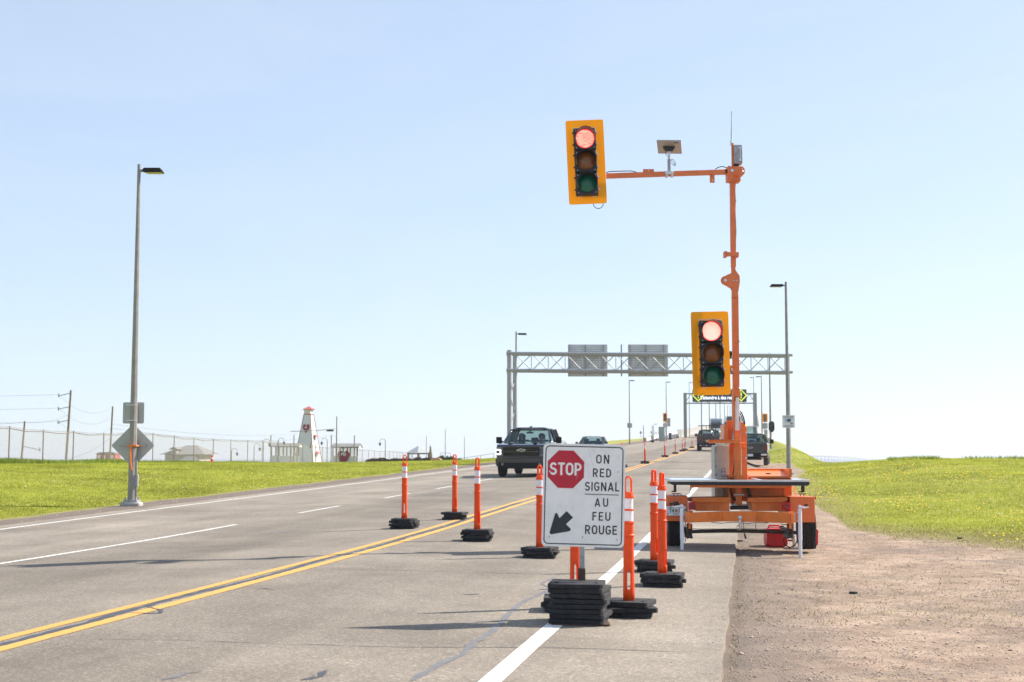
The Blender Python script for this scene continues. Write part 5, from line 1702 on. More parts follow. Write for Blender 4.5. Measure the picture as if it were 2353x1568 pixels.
# the one behind the sign
o = copy_tree(proto)
for ch in list(o.children):
    if ch.name.startswith('rubber_base'): bpy.data.objects.remove(ch)
y = 13.35
q = W(1321, 1052, y); z = float(road_z(q.x - rx(y), y))
o.location = (q.x, y, z); o['label'] = 'orange delineator post standing directly behind the STOP sign, only its lower tube showing'; o['group'] = 'orange delineator posts closing the lane'
h = 0
for k, rz in enumerate((.2, -.05, .1)):
    add_slab(o, MESH_A, -.08, -.22, h, rz - .15, 1.0); h += .046
for ch in o.children:
    if not ch.name.startswith('rubber_base'): ch.location = (0, 0, h - .02); ch.rotation_euler = (0, 0, R(8))

# ------------------------------------------------------------------ STOP ON RED SIGNAL sign
SY = 12.42
sk = SY / FPX  # metres per picture pixel at the sign
cS = W(1340.5, 1138.5, SY)
sx0 = W(1333, 1400, 12.25)
zg = float(road_z(sx0.x - rx(12.25), 12.25))
sign = thing('stop_sign', 'white sign with a red STOP octagon, standing on a tall stack of rubber bases', 'sign', (sx0.x, 12.25, zg))
tilt = R(1.45)
yaw = R(-3)
SM = Matrix.Translation((cS.x, SY - .03, cS.z)) @ Matrix.Rotation(yaw, 4, 'Z') @ Matrix.Rotation(tilt, 4, 'Y')
PW, PH_ = .712, .885
# retroreflective sheeting: fine vertical bands
m, nt, b = newmat('reflective_sheeting')
wv = nt.nodes.new("ShaderNodeTexWave"); wv.wave_type = 'BANDS'; wv.bands_direction = 'X'
wv.inputs["Scale"].default_value = 18; wv.inputs["Distortion"].default_value = .0
nt.links.new(coords(nt), wv.inputs["Vector"])
c1 = ramp(nt, wv.outputs[0], [(0, (.86, .85, .82)), (.5, (.90, .89, .86)), (1, (.92, .905, .88))])
c2 = ramp(nt, noise(nt, 7, 6, .7, coords(nt)), [(.42, 1.0), (.72, .86)])
nt.links.new(mixc(nt, 1, c1, c2, 'MULTIPLY'), b.inputs["Base Color"])
b.inputs["Roughness"].default_value = .38
sheet_m = m
ink_b = mat('sign_black', (.016, .028, .034), .45, var=.1)
ink_r = mat('sign_red', (.52, .012, .035), .42, var=.06, scale=12)
panel = MB().prism(rrect(-PW / 2, PW / 2, -PH_ / 2, PH_ / 2, .038, 6), 0, .004, 'y', M=SM).build('panel', sheet_m, sign)
zl_ = [0]
def nexty():
    zl_[0] += 1
    return -.0012 - .00003 * zl_[0]
def flat(polys, mat_, name, parent=panel):
    """polys: list of (verts2d, faces) laid on the panel, slightly proud"""
    mb = MB()
    for vs, fs in polys:
        yy = nexty()
        mb.add([SM @ Vector((x, yy, z)) for x, z in vs], fs)
    return mb.build(name, mat_, parent, fix=False)
def ribbon(pts, w, closed=False):
    n = len(pts); vs = []
    P = [Vector(p) for p in pts]
    for i in range(n):
        a = P[i - 1] if (i > 0 or closed) else None
        c = P[(i + 1) % n] if (i < n - 1 or closed) else None
        p = P[i]
        if a is None: d = (c - p).normalized(); nn = Vector((-d.y, d.x)); k = 1
        elif c is None: d = (p - a).normalized(); nn = Vector((-d.y, d.x)); k = 1
        else:
            d1 = (p - a).normalized(); d2 = (c - p).normalized()
            n1 = Vector((-d1.y, d1.x)); n2 = Vector((-d2.y, d2.x))
            nn = (n1 + n2)
            if nn.length < 1e-6: nn = n1
            nn.normalize(); k = 1 / max(.35, nn.dot(n1))
        vs += [tuple(p + nn * w / 2 * k), tuple(p - nn * w / 2 * k)]
    m_ = n if closed else n - 1
    fs = [(2 * i, 2 * i + 1, (2 * i + 3) % (2 * n), (2 * i + 2) % (2 * n)) for i in range(m_)]
    return vs, fs
def arc(cx, cy, rx_, ry_, a0, a1, n=10):
    return [(cx + rx_ * math.cos(R(a0 + (a1 - a0) * i / n)), cy + ry_ * math.sin(R(a0 + (a1 - a0) * i / n))) for i in range(n + 1)]
def glyph(ch, t):
    """centre-line strokes in a box of width w, height 1, stroke width t"""
    h = t / 2; T, B = 1 - h, h
    if ch == 'O':
        w = .62; r = w / 2 - h
        return w, [(arc(w / 2, 1 - h - r * 1.15, r, r * 1.15, 0, 180, 12) + arc(w / 2, h + r * 1.15, r, r * 1.15, 180, 360, 12), True)]
    if ch == 'N':
        w = .60
        return w, [([(h, 0), (h, 1)], False), ([(w - h, 0), (w - h, 1)], False), ([(h + .01, 1 - .02), (w - h - .01, .02)], False)]
    if ch == 'R':
        w = .58; r = .235
        return w, [([(h, 0), (h, 1)], False), ([(h, T), (w - h - r, T)] + arc(w - h - r, T - r, r, r, 90, -90)[1:] + [(h, T - 2 * r)], False), ([(w * .48, T - 2 * r), (w - h - .0, 0)], False)]
    if ch == 'P':
        w = .56; r = .24
        return w, [([(h, 0), (h, 1)], False), ([(h, T), (w - h - r, T)] + arc(w - h - r, T - r, r, r, 90, -90)[1:] + [(h, T - 2 * r)], False)]
    if ch == 'E':
        w = .50
        return w, [([(h, 0), (h, 1)], False), ([(h, T), (w, T)], False), ([(h, B), (w, B)], False), ([(h, .52), (w * .9, .52)], False)]
    if ch == 'F':
        w = .48
        return w, [([(h, 0), (h, 1)], False), ([(h, T), (w, T)], False), ([(h, .52), (w * .88, .52)], False)]
    if ch == 'D':
        w = .58; r = .32
        return w, [([(h, B), (h, T), (w - h - r, T)] + arc(w - h - r, T - r, r, r, 90, 0, 6)[1:] + arc(w - h - r, B + r, r, r, 0, -90, 6), True)]
    if ch == 'S':
        w = .56; r = (w - t) / 2; q = (1 - t) / 4
        return w, [(arc(w / 2, 1 - h - q, r, q, 20, 270, 16) + arc(w / 2, h + q, r, q, 90, -160, 16)[1:], False)]
    if ch == 'G':
        w = .60; r = w / 2 - h
        return w, [(arc(w / 2, 1 - h - r * 1.15, r, r * 1.15, 25, 180, 12) + arc(w / 2, h + r * 1.15, r, r * 1.15, 180, 360, 12) + [(w - h, .47), (w * .52, .47)], False)]
    if ch == 'I': return t, [([(h, 0), (h, 1)], False)]
    if ch == 'A':
        w = .66
        return w, [([(h * .9, 0), (w / 2, 1 - h * .3)], False), ([(w / 2, 1 - h * .3), (w - h * .9, 0)], False), ([(w * .22, .27), (w * .78, .27)], False)]
    if ch == 'L':
        w = .47
        return w, [([(h, 0), (h, 1)], False), ([(h, B), (w, B)], False)]
    if ch == 'U':
        w = .60; r = w / 2 - h
        return w, [([(h, 1), (h, h + r * 1.15)] + arc(w / 2, h + r * 1.15, r, r * 1.15, 180, 360, 12)[1:] + [(w - h, 1)], False)]
    if ch == 'T':
        w = .54
        return w, [([(w / 2, 0), (w / 2, 1)], False), ([(0, T), (w, T)], False)]
def word(s, cx, cz, H, width, t, mat_):
    gl = [glyph(c, t) for c in s]
    tot = sum(g[0] for g in gl)
    gap = (width / H - tot) / max(1, len(s) - 1)
    x = cx - width / 2; z = cz - H / 2
    for ch, (w, strokes) in zip(s, gl):
        polys = [ribbon([(x + a * H, z + b_ * H) for a, b_ in pts], t * H, closed) for pts, closed in strokes]
        flat(polys, mat_, 'letter')
        x += (w + gap) * H
pxs = .712 / 612.0
def U(u, v): return (-PW / 2 + u * pxs, PH_ / 2 - v * pxs)
# black border
flat([ribbon(rrect(-PW / 2 + .022, PW / 2 - .022, -PH_ / 2 + .022, PH_ / 2 - .022, .034, 6), .009, True)], ink_b, 'border')
oc = U(170, 190); ro = .158 / math.cos(R(22.5))
octp = [(oc[0] + ro * 1.0 * math.cos(R(22.5 + 45 * i)), oc[1] + ro * 1.03 * math.sin(R(22.5 + 45 * i))) for i in range(8)]
flat([(octp, [tuple(reversed(range(8)))])], ink_r, 'stop_octagon')
word('STOP', oc[0] - .001, oc[1] + .003, .109, .275, .165, sheet_m)
for s, u, v, H, w_ in (('ON', 443, 108, 66, 97), ('RED', 440, 210, 64, 136), ('SIGNAL', 443, 312, 66, 256), ('AU', 440, 429, 63, 100), ('FEU', 442, 532, 64, 134), ('ROUGE', 441, 632, 66, 236)):
    cx_, cz_ = U(u, v)
    word(s, cx_, cz_, H * pxs, w_ * pxs, .145, ink_b)
a = U(315, 371)
flat([ribbon([a, (a[0] + 252 * pxs, a[1])], .006)], ink_b, 'rule')
ar = [(183, 500), (231, 546), (180, 597), (214, 628), (216, 640), (206, 648), (72, 675), (60, 668), (60, 658), (96, 525), (104, 515), (114, 520), (130, 554)]
arp = [U(*p) for p in ar]
flat([(arp, [tuple(range(len(arp)))])], ink_b, 'arrow')
for u, v in ((50, 208), (560, 200), (56, 692), (560, 700)):
    p_ = U(u, v)
    MB().cyl(SM @ Vector((p_[0], -.001, p_[1])), SM @ Vector((p_[0], -.006, p_[1])), .009, .008, 10).cyl(SM @ Vector((p_[0], -.006, p_[1])), SM @ Vector((p_[0], -.011, p_[1])), .005, .005, 6).build('bolt', M['silver'], panel)
p_ = U(305, 690)
flat([([(p_[0] - .003, p_[1] - .006), (p_[0] + .003, p_[1] - .006), (p_[0] + .003, p_[1] + .006), (p_[0] - .003, p_[1] + .006)], [(0, 1, 2, 3)])], ink_b, 'hole')
scr = mat('scratch_grey', (.45, .47, .48), .5)
for a_, b_, c_ in (((335, 40), (352, 80), (350, 105)), ((357, 115), (372, 150), (378, 165)), ((560, 75), (556, 100), (557, 115)), ((250, 150), (262, 230), (248, 265))):
    flat([ribbon([U(*a_), U(*b_), U(*c_)], .0016)], scr, 'scratch')
# post: square galvanised tube inside a rusty sleeve
px_ = W(1337, 1300, 12.45)
MB().box(px_.x - .022, px_.x + .022, 12.40, 12.44, zg + .3, cS.z + PH_ / 2 - .05).build('post', M['galv'], sign, bevel=.003)
px2 = W(1337, 1330, 12.40)
MB().box(px2.x - .033, px2.x + .030, 12.37, 12.43, zg + .1, W(1337, 1306, 12.37).z).build('sleeve', M['rust_steel'], sign, bevel=.004)
MB().box(sx0.x - .25, sx0.x + .24, 12.0, 12.5, zg + .001, zg + .010).build('steel_plate', M['rust_steel'], sign)
h = .012
for k in range(8):
    dx = (.0, .02, -.01, .0, .025, .015, .01, -.015)[k]; rz = (.03, -.04, .06, -.03, .05, .0, -.05, .08)[k]
    o = add_slab(sign, MESH_A, dx - .01, 0, h, rz - .2, 1.08, .90, random.uniform(-.008, .008), random.uniform(-.008, .008))
    h += .0420
# ------------------------------------------------------------------ portable signal trailer
def t1(x, y, d): return W(1516.5 + x / 6.206, 1091.5 + y / 6.206, d)
def t2(x, y, d): return W(1505 + x / 4.402, 947.9 + y / 4.402, d)
def t3(x, y, d): return W(1551 + x / 3.412, 660.6 + y / 3.412, d)
def t4(x, y, d): return W(1275.3 + x / 3.640, 247 + y / 3.640, d)
def bx(mb, fn, x0, x1, y0, y1, d0, d1):
    a = fn(x0, y1, d0); b_ = fn(x1, y0, d0)
    mb.box(a.x, b_.x, d0, d1, a.z, b_.z)
    return mb
def FB(fn, x0, x1, y0, y1, d0, d1): return bx(MB(), fn, x0, x1, y0, y1, d0, d1)
def poly(fn, pts, d0, d1):
    return MB().prism([(fn(x, y, d0).x, fn(x, y, d0).z) for x, y in pts], d0, d1, 'y')
OR, MO = M['trailer_orange'], M['mast_orange']
trailer = thing('signal_trailer', 'orange portable signal trailer with mast, solar panel and white jacks on the shoulder', 'trailer', (3.25, 21.8, -.03))
tr_ = trailer
# diamond plate paint
m, nt, b = newmat('diamond_plate_orange')
co = coords(nt, "Object", (1, 1, 1))
ch = nt.nodes.new("ShaderNodeTexVoronoi"); ch.inputs["Scale"].default_value = 34; nt.links.new(co, ch.inputs["Vector"])
bn = nt.nodes.new("ShaderNodeBump"); bn.inputs["Strength"].default_value = .8; bn.inputs["Distance"].default_value = .006
nt.links.new(ch.outputs["Distance"], bn.inputs["Height"]); nt.links.new(bn.outputs[0], b.inputs["Normal"])
b.inputs["Base Color"].default_value = (.70, .155, .035, 1); b.inputs["Roughness"].default_value = .45
plate_m = m
MB_tool = mat('toolbox_orange_plastic', (.66, .18, .03), .55, var=.08, bump=.3, bscale=150)

# solar panels
pm, nt, b = newmat('solar_cells')
b.inputs["Base Color"].default_value = (.01, .014, .03, 1); b.inputs["Roughness"].default_value = .09; b.inputs["Coat Weight"].default_value = 1
b.inputs["Specular IOR Level"].default_value = .9
df_, db_ = 21.25, 22.25
xs = [143, 805, 1440, 2135]
zf = t1(0, 72, df_).z; zf2 = t1(0, 99, df_).z
zb_ = t1(0, 37, db_).z
for i in range(3):
    a = t1(xs[i] + 3, 0, df_).x; b_ = t1(xs[i + 1] - 3, 0, df_).x
    f = MB()
    for (u0, u1, v0, v1) in ((a, b_, df_, df_ + .03), (a, b_, db_ - .03, db_), (a, a + .03, df_ + .03, db_ - .03), (b_ - .03, b_, df_ + .03, db_ - .03)):
        def zz(v): return zf + (zb_ - zf) * (v - df_) / (db_ - df_)
        th = zf - zf2
        f.add([(u0, v0, zz(v0)), (u1, v0, zz(v0)), (u1, v1, zz(v1)), (u0, v1, zz(v1)), (u0, v0, zz(v0) - th), (u1, v0, zz(v0) - th), (u1, v1, zz(v1) - th), (u0, v1, zz(v1) - th)],
              [(0, 1, 2, 3), (7, 6, 5, 4), (0, 4, 5, 1), (1, 5, 6, 2), (2, 6, 7, 3), (3, 7, 4, 0)])
    sp = f.build('solar_panel', M['silver'], tr_, bevel=.002)
    MB().add([(a + .03, df_ + .03, zf - .004), (b_ - .03, df_ + .03, zf - .004), (b_ - .03, db_ - .03, zb_ - .004), (a + .03, db_ - .03, zb_ - .004)], [(0, 1, 2, 3)]).build('cell_sheet', pm, sp, fix=False)
# black tray under the panels with cut corners
pts = [(145, 101), (2133, 101), (2130, 140), (2105, 156), (175, 144), (147, 118)]
poly(t1, pts, df_ + .004, df_ + .05).build('panel_tray', M['black'], tr_)
FB(t1, 200, 2080, 104, 140, df_ + .055, db_ - .05).build('panel_tray', M['black'], tr_)
FB(t1, 435, 1003, 147, 181, df_ + .1, df_ + .16).build('panel_beam', OR, tr_, bevel=.003)
FB(t1, 1005, 1835, 149, 186, df_ + .1, df_ + .16).build('panel_beam', OR, tr_, bevel=.003)
for x0, x1, y0, y1 in ((202, 234, 145, 245), (2028, 2062, 157, 250)):
    FB(t1, x0, x1, y0, y1, df_ + .12, df_ + .2).box(t1(x0 - 20, 0, df_).x, t1(x1 + 12, 0, df_).x, df_ + .12, df_ + .2, t1(0, y1 + 4, df_).z, t1(0, y1 - 14, df_).z).build('panel_bracket', M['black'], tr_)
for x0, x1, y, s in ((170, 290, 266, 1), (1975, 2085, 270, 1)):
    mb = MB().bar(t1(x0, y, 21.45), t1(x1, y, 21.45), .012, .012)
    mb.bar(t1(x0 + 30, y, 21.45), t1(x0 + 30, y + 36, 21.45), .01, .01).bar(t1(x1 - 35, y, 21.45), t1(x1 - 35, y + 36, 21.45), .01, .01)
    mb.build('latch', M['rust_steel'], tr_)
# fenders (diamond plate boxes)
FB(t1, 76, 396, 303, 660, 21.45, 22.45).build('fender_box', plate_m, tr_, bevel=.006)
a = t1(78, 303, 21.45); b_ = t1(394, 303, 21.45)
FB(t1, 1862, 2207, 314, 678, 21.4, 22.4).build('fender_box', plate_m, tr_, bevel=.006)
# wheels
def wheel(fn, x0, x1, y0, y1, d):
    a = fn(x0, y1, d - .1); b_ = fn(x1, y0, d - .1)
    r = .325; w = b_.x - a.x
    cz = fn(0, y1, d).z + r * 1.0
    cz = max(cz, r + gz((a.x + b_.x) / 2, d) - .015)
    n = 40; prof = [(.5, .55), (.5, .80), (.47, .93), (.40, .985), (.16, 1.0), (.145, .975), (.12, .975), (.105, 1.0), (-.105, 1.0), (-.12, .975), (-.145, .975), (-.16, 1.0), (-.40, .985), (-.47, .93), (-.5, .80), (-.5, .55)]
    prof = [(.5, .55), (.5, .80), (.47, .93), (.40, .985), (.30, .997), (.285, .97), (.255, .97), (.24, 1.0), (.12, 1.0), (.105, .97), (.075, .97), (.06, 1.0), (-.06, 1.0), (-.075, .97), (-.105, .97), (-.12, 1.0), (-.24, 1.0), (-.255, .97), (-.285, .97), (-.30, .997), (-.40, .985), (-.47, .93), (-.5, .80), (-.5, .55)]
    vs = []; fs = []
    cx = (a.x + b_.x) / 2
    for u, v in prof:
        for i in range(n):
            t = 2 * math.pi * i / n
            vs.append((cx + u * w, d + v * r * math.cos(t), cz + v * r * math.sin(t)))
    for k in range(len(prof) - 1):
        for i in range(n):
            fs.append((k * n + i, k * n + (i + 1) % n, (k + 1) * n + (i + 1) % n, (k + 1) * n + i))
    wh = MB().add(vs, fs).build('wheel', M['tyre'], tr_, smooth=True)
    MB().cyl((cx - w * .35, d, cz), (cx + w * .35, d, cz), r * .56, n=24).build('rim', M['white_paint'], wh, smooth=True)
    tb = MB()
    for i in range(60):   # tread blocks
        t = 2 * math.pi * i / 60
        for u, ww in ((-.40, .16), (.0, .10), (.40, .16), (-.18, .09), (.18, .09)):
            tt = t + (.05 if abs(u) > .3 else 0)
            c = Vector((cx + u * w * .95, d + r * .995 * math.cos(tt), cz + r * .995 * math.sin(tt)))
            Mx = Matrix.Translation(c) @ Matrix.Rotation(tt, 4, 'X')
            tb.box(-ww * w / 2, ww * w / 2, -.004, .006, -.010, .010, M=Mx)
    o = tb.build('tread', M['tyre'], wh); o['kind'] = 'stuff'
wheel(t1, 98, 282, 600, 1040, 22.0)
wheel(t1, 2012, 2192, 600, 1056, 21.9)
# battery / tool boxes with lids
for x0, x1 in ((445, 1003), (1243, 1822)):
    L = x1 - x0
    # body, tapering slightly to the bottom
    bd = poly(t1, [(x0 + 55, 372), (x1 - 12, 372), (x1 - 8, 516), (x0 + 75, 516)], 21.5, 21.95).build('battery_box', MB_tool, tr_, bevel=.006)
    for fx in (.27, .60):
        xx = x0 + L * fx
        for s in ((xx, xx + 6, 430, 512), (xx + 62, xx + 70, 430, 512), (xx + 6, xx + 62, 427, 434)):
            FB(t1, *s, 21.487, 21.499).build('rib', MB_tool, bd)
    lid = poly(t1, [(x0 + 8, 388), (x0 + 12, 340), (x0 + 30, 325), (x1 - 8, 318), (x1 + 2, 345), (x1, 372), (x1 - 40, 382), (x0 + 50, 388)], 21.44, 22.0).build('lid', MB_tool, bd, bevel=.008)
    for fx in (.25, .72):
        xx = x0 + L * fx
        FB(t1, xx, xx + 48, 322, 352, 21.425, 21.445).build('hinge', MB_tool, bd, bevel=.003)
    FB(t1, x0 + 48, x1 - 45, 360, 386, 21.42, 21.46).build('lid_lip', MB_tool, bd, bevel=.005)
# tail lights
for x0, x1, y0, y1 in ((410, 518, 391, 500), (1756, 1868, 396, 508)):
    tl = FB(t1, x0, x1, y0, y1, 21.30, 21.38).build('tail_light', mat('tail_square_red', (.70, .015, .03), .35) if 'tail_square_red' not in bpy.data.materials else bpy.data.materials['tail_square_red'], tr_, bevel=.008)
    c = t1((x0 + x1) / 2, (y0 + y1) / 2, 21.3)
    MB().cyl((c.x, 21.298, c.z), (c.x, 21.282, c.z), .052, .048, 24).build('lens', M['tail_red'], tl, smooth=True)
    for k in range(7):
        a = 2 * math.pi * k / 6
        q = (c.x + (.028 * math.cos(a) if k < 6 else 0), c.z + (.028 * math.sin(a) if k < 6 else 0))
        MB().cyl((q[0], 21.283, q[1]), (q[0], 21.279, q[1]), .008, n=8).build('led', M['tail_red'], tl)
# main cross beam: middle set back, wings angled towards the camera
def hexa(mb, P):
    mb.add(P, [(0, 1, 2, 3), (7, 6, 5, 4), (0, 4, 5, 1), (1, 5, 6, 2), (2, 6, 7, 3), (3, 7, 4, 0)])
def beam_seg(xa, ya0, ya1, da, xb, yb0, yb1, db, nm='cross_beam'):
    P = []
    a0, a1 = t1(xa, ya1, da), t1(xa, ya0, da)
    b0, b1 = t1(xb, yb1, db), t1(xb, yb0, db)
    th = .09
    P = [a0, b0, b1, a1] + [v + Vector((0, th, 0)) for v in (a0, b0, b1, a1)]
    mb = MB(); hexa(mb, P); return mb.build(nm, OR, tr_, bevel=.004)
beam_seg(432, 542, 683, 21.05, 895, 522, 665, 21.42)
beam_seg(895, 522, 665, 21.42, 1376, 522, 672, 21.42)
beam_seg(1376, 522, 672, 21.42, 1868, 545, 692, 21.05)
FB(t1, 384, 432, 530, 682, 21.0, 21.3).build('beam_end', OR, tr_, bevel=.004)
FB(t1, 1868, 1913, 548, 697, 21.0, 21.3).build('beam_end', OR, tr_, bevel=.004)
FB(t1, 395, 470, 512, 542, 21.25, 22.7).build('frame_rail', OR, tr_, bevel=.004)
FB(t1, 1830, 1905, 520, 548, 21.25, 22.7).build('frame_rail', OR, tr_, bevel=.004)
# ball hitch and hook
c = t1(1138, 610, 21.2)
mb = MB().lathe([(.0, .034), (.018, .029), (.029, .015), (.033, 0), (.029, -.016), (.016, -.028), (.016, -.045), (.026, -.05), (.026, -.072), (.014, -.078), (.014, -.10), (.026, -.105), (.026, -.13), (.012, -.135), (.012, -.165), (.0, -.17)], 18, c)
mb.build('ball_hitch', M['silver'], tr_, smooth=True)
mb = MB().tube([t1(1130, 730, 21.2) + Vector((.035 * math.cos(R(a)), 0, -.02 + .035 * math.sin(R(a)) * 1.2)) for a in range(100, 440, 30)], .006, 6)
mb.build('safety_hook', mat('zinc_yellow', (.5, .36, .2), .4, .8), tr_, smooth=True)
# axle, springs, shackles
mb = MB()
pts = [t1(x, y, 21.75) for x, y in ((345, 812), (600, 806), (900, 801), (1200, 802), (1500, 808), (1950, 826))]
mb.tube(pts, .027, 12).build('axle', mat('dark_axle_steel', (.075, .07, .065), .55, .5, var=.3, scale=12, dirt=(.2, .15, .1)), tr_, smooth=True)
MB().tube([t1(x, y, 21.7) for x, y in ((455, 768), (620, 776), (640, 772), (900, 772), (1120, 770), (1300, 772), (1600, 776), (1760, 768))], .005, 6).build('brake_line', M['cable'], tr_)
MB().tube([t1(x, y, 21.4) for x, y in ((730, 676), (800, 684), (880, 690), (960, 682), (1080, 678), (1180, 688), (1260, 692), (1370, 680), (1450, 686), (1545, 680))], .005, 6).build('wiring', M['cable'], tr_)
MB().tube([t1(x, y, 21.4) for x, y in ((1366, 678), (1366, 740), (1368, 800))], .005, 6).build('wiring', M['cable'], tr_)
MB().tube([t1(x, y, 21.4) for x, y in ((1725, 700), (1780, 712), (1840, 700), (1862, 720), (1870, 760))], .006, 6).build('wiring', M['cable'], tr_)
MB().tube([t1(x, y, 21.4) for x, y in ((325, 690), (345, 740), (385, 765))], .006, 6).build('wiring', M['cable'], tr_)
for xc in (425, 1860):
    dy = 0 if xc < 1000 else 0
    mb = MB()
    for dx in (-28, 28):
        bx(mb, t1, xc + dx - 7, xc + dx + 7, 700 + dy, 912, 21.25, 21.33)
    mb.build('shackle', M['rust_steel'], tr_)
    FB(t1, xc - 34, xc + 34, 848, 905, 21.22, 21.6).build('spring', M['black'], tr_, bevel=.008)
    FB(t1, xc - 24, xc + 24, 770, 850, 21.28, 21.9).build('spring', M['black'], tr_, bevel=.01)
    FB(t1, xc - 14, xc + 16, 690, 770, 21.2, 21.4).build('hanger', OR, tr_)
    MB().cyl(t1(xc - 46, 888, 21.3), t1(xc + 42, 888, 21.3), .014, n=8).cyl(t1(xc - 40, 740, 21.3), t1(xc + 38, 740, 21.3), .012, n=8).build('bolt', M['rust_steel'], tr_)
# jacks
def jack(x0, x1, yt, ysplit, yb, d, handle=0):
    xc = (x0 + x1) / 2
    c = t1(xc, 0, d).x
    r = (t1(x1, 0, d).x - t1(x0, 0, d).x) / 2
    zt, zs, zb = t1(0, yt, d).z, t1(0, ysplit, d).z, t1(0, yb, d).z
    j = MB().cyl((c, d, zs), (c, d, zt), r, n=20).build('jack', M['white_paint'], tr_, smooth=True, bevel=.003)
    MB().cyl((c, d, zb), (c, d, zs), r * .84, n=20).build('inner_tube', M['white_paint'], j, smooth=True)
    MB().prism(slab2(c, d, .075), zb - .012, zb, 'z').build('foot_plate', M['white_paint'], j, bevel=.003)
    if handle:
        MB().bar(t1(xc + handle * 2, yt - 26, d), t1(xc + handle * 95, yt - 14, d), .016, .028).bar(t1(xc + handle * 60, yt - 12, d), t1(xc + handle * 132, yt - 20, d), .014, .018).cyl((c, d - .03, zt + .03), (c, d + .03, zt + .03), .022, n=12).build('crank_handle', M['white_paint'], j, bevel=.003)
    return j
def slab2(c, d, h): return [(c - h, d - h * .8), (c + h, d - h * .8), (c + h, d + h * .8), (c - h, d + h * .8)]
jk = jack(279, 332, 470, 920, 1092, 21.1, -1)
MB().tube([t1(x, y, 21.08) for x, y in ((325, 520), (372, 522), (372, 650), (325, 646))], .005, 6).build('bail', M['silver'], jk)
jk = jack(1957, 2014, 482, 935, 1186, 20.75, 1)
MB().tube([t1(x, y, 20.73) for x, y in ((1962, 538), (1922, 542), (1924, 655), (1962, 660))], .005, 6).build('bail', M['silver'], jk)
jack(338, 376, 620, 800, 962, 22.75)
jack(1870, 1912, 680, 820, 1042, 22.7)
# licence plate with raised edges and lettering
pl = poly(t1, [(86, 448), (374, 448), (374, 582), (86, 580)], 21.40, 21.403).build('licence_plate', M['white_wall'], tr_)
grn = mat('plate_green', (.02, .14, .09), .5)
c = t1(165, 515, 21.395); text_mesh("T4", .085, grn, 'lettering', pl, (c.x, 21.394, c.z), bold=.002, xs=.8)
c = t1(345, 512, 21.395); text_mesh("H", .085, grn, 'lettering', pl, (c.x, 21.394, c.z), bold=.002, xs=.8)
c = t1(275, 512, 21.395); text_mesh("1", .085, grn, 'lettering', pl, (c.x, 21.394, c.z), bold=.002, xs=.8)
c = t1(222, 466, 21.395); text_mesh("PRINCE EDWARD ISLAND", .020, grn, 'lettering', pl, (c.x, 21.394, c.z), xs=.9)
c = t1(224, 558, 21.395); text_mesh("CANADA", .022, grn, 'lettering', pl, (c.x, 21.394, c.z))
c = t1(107, 512, 21.395); text_mesh("T\nL\nR", .022, grn, 'lettering', pl, (c.x, 21.394, c.z))
c = t1(112, 556, 21.395)
MB().box(c.x - .015, c.x - .007, 21.392, 21.394, c.z - .008, c.z + .008).box(c.x + .007, c.x + .015, 21.392, 21.394, c.z - .008, c.z + .008).box(c.x - .003, c.x + .003, 21.392, 21.394, c.z - .005, c.z + .005).build('flag_mark', M['red_paint'], pl)
c = t1(232, 512, 21.395)
MB().box(c.x - .02, c.x + .02, 21.392, 21.394, c.z - .022, c.z + .022).build('plate_emblem', mat('emblem_ochre', (.4, .25, .1), .5), pl)
FB(t1, 188, 275, 400, 428, 21.33, 21.44).cyl(t1(200, 415, 21.36), t1(262, 415, 21.36), .035, n=10).build('plate_lamp', M['black'], tr_, bevel=.006)
for x, y in ((155, 410), (2082, 428)):
    d = 21.36
    MB().bar(t1(x - 22, y, d), t1(x + 26, y, d), .03, .022).cyl(t1(x, y + 6, d), t1(x, y + 36, d), .010, n=8).build('latch', M['black'], tr_, bevel=.004)
MB().cyl(t1(2207, 328, 21.9), t1(2224, 328, 21.9), .022, n=12).build('marker_lamp', M['red_paint'], tr_)
# roller and struts at the foot of the mast
MB().cyl(t1(1003, 470, 21.6), t1(1255, 466, 21.6), .030, n=16).build('roller', M['black'], tr_, smooth=True)
MB().cyl(t1(1010, 420, 21.7), t1(1105, 440, 21.7), .016, n=10).build('strut', M['silver'], tr_); MB().cyl(t1(1165, 432, 21.7), t1(1240, 428, 21.7), .014, n=10).build('strut', M['silver'], tr_)
MB().cyl(t1(1055, 285, 21.55), t1(1203, 280, 21.55), .018, n=12).build('crank_shaft', mat('rose_grey_steel', (.45, .36, .33), .5, .4), tr_, smooth=True)
FB(t1, 1092, 1168, 185, 470, 21.7, 21.8).build('mast_foot', OR, tr_, bevel=.004)
MB().tube([t1(x, y, 21.72) for x, y in ((1008, 190), (1010, 240), (1030, 300), (1060, 350), (1078, 365))], .016, 8).build('hose', M['cable'], tr_, smooth=True)
MB().tube([t1(x, y, 21.8) for x, y in ((1252, 190), (1262, 250), (1285, 320))], .026, 8).build('hose', M['cable'], tr_, smooth=True)
MB().tube([t1(x, y, 22.3) for x, y in ((1895, 160), (1915, 210), (1935, 260), (1943, 300))], .010, 8).build('hose', mat('orange_hose', (.9, .4, .02), .5), tr_, smooth=True)
MB().tube([t1(x, y, 21.5) for x, y in ((432, 150), (436, 200), (425, 250), (395, 285), (350, 298), (310, 292), (290, 270))], .005, 6).build('chain', M['rust_steel'], tr_)
MB().tube([t1(x, y, 21.6) for x, y in ((1850, 850), (1790, 870), (1760, 930), (1780, 1000), (1850, 1035), (1920, 1010), (1955, 950), (1958, 880))], .009, 8).build('hose_loop', M['cable'], tr_, smooth=True)

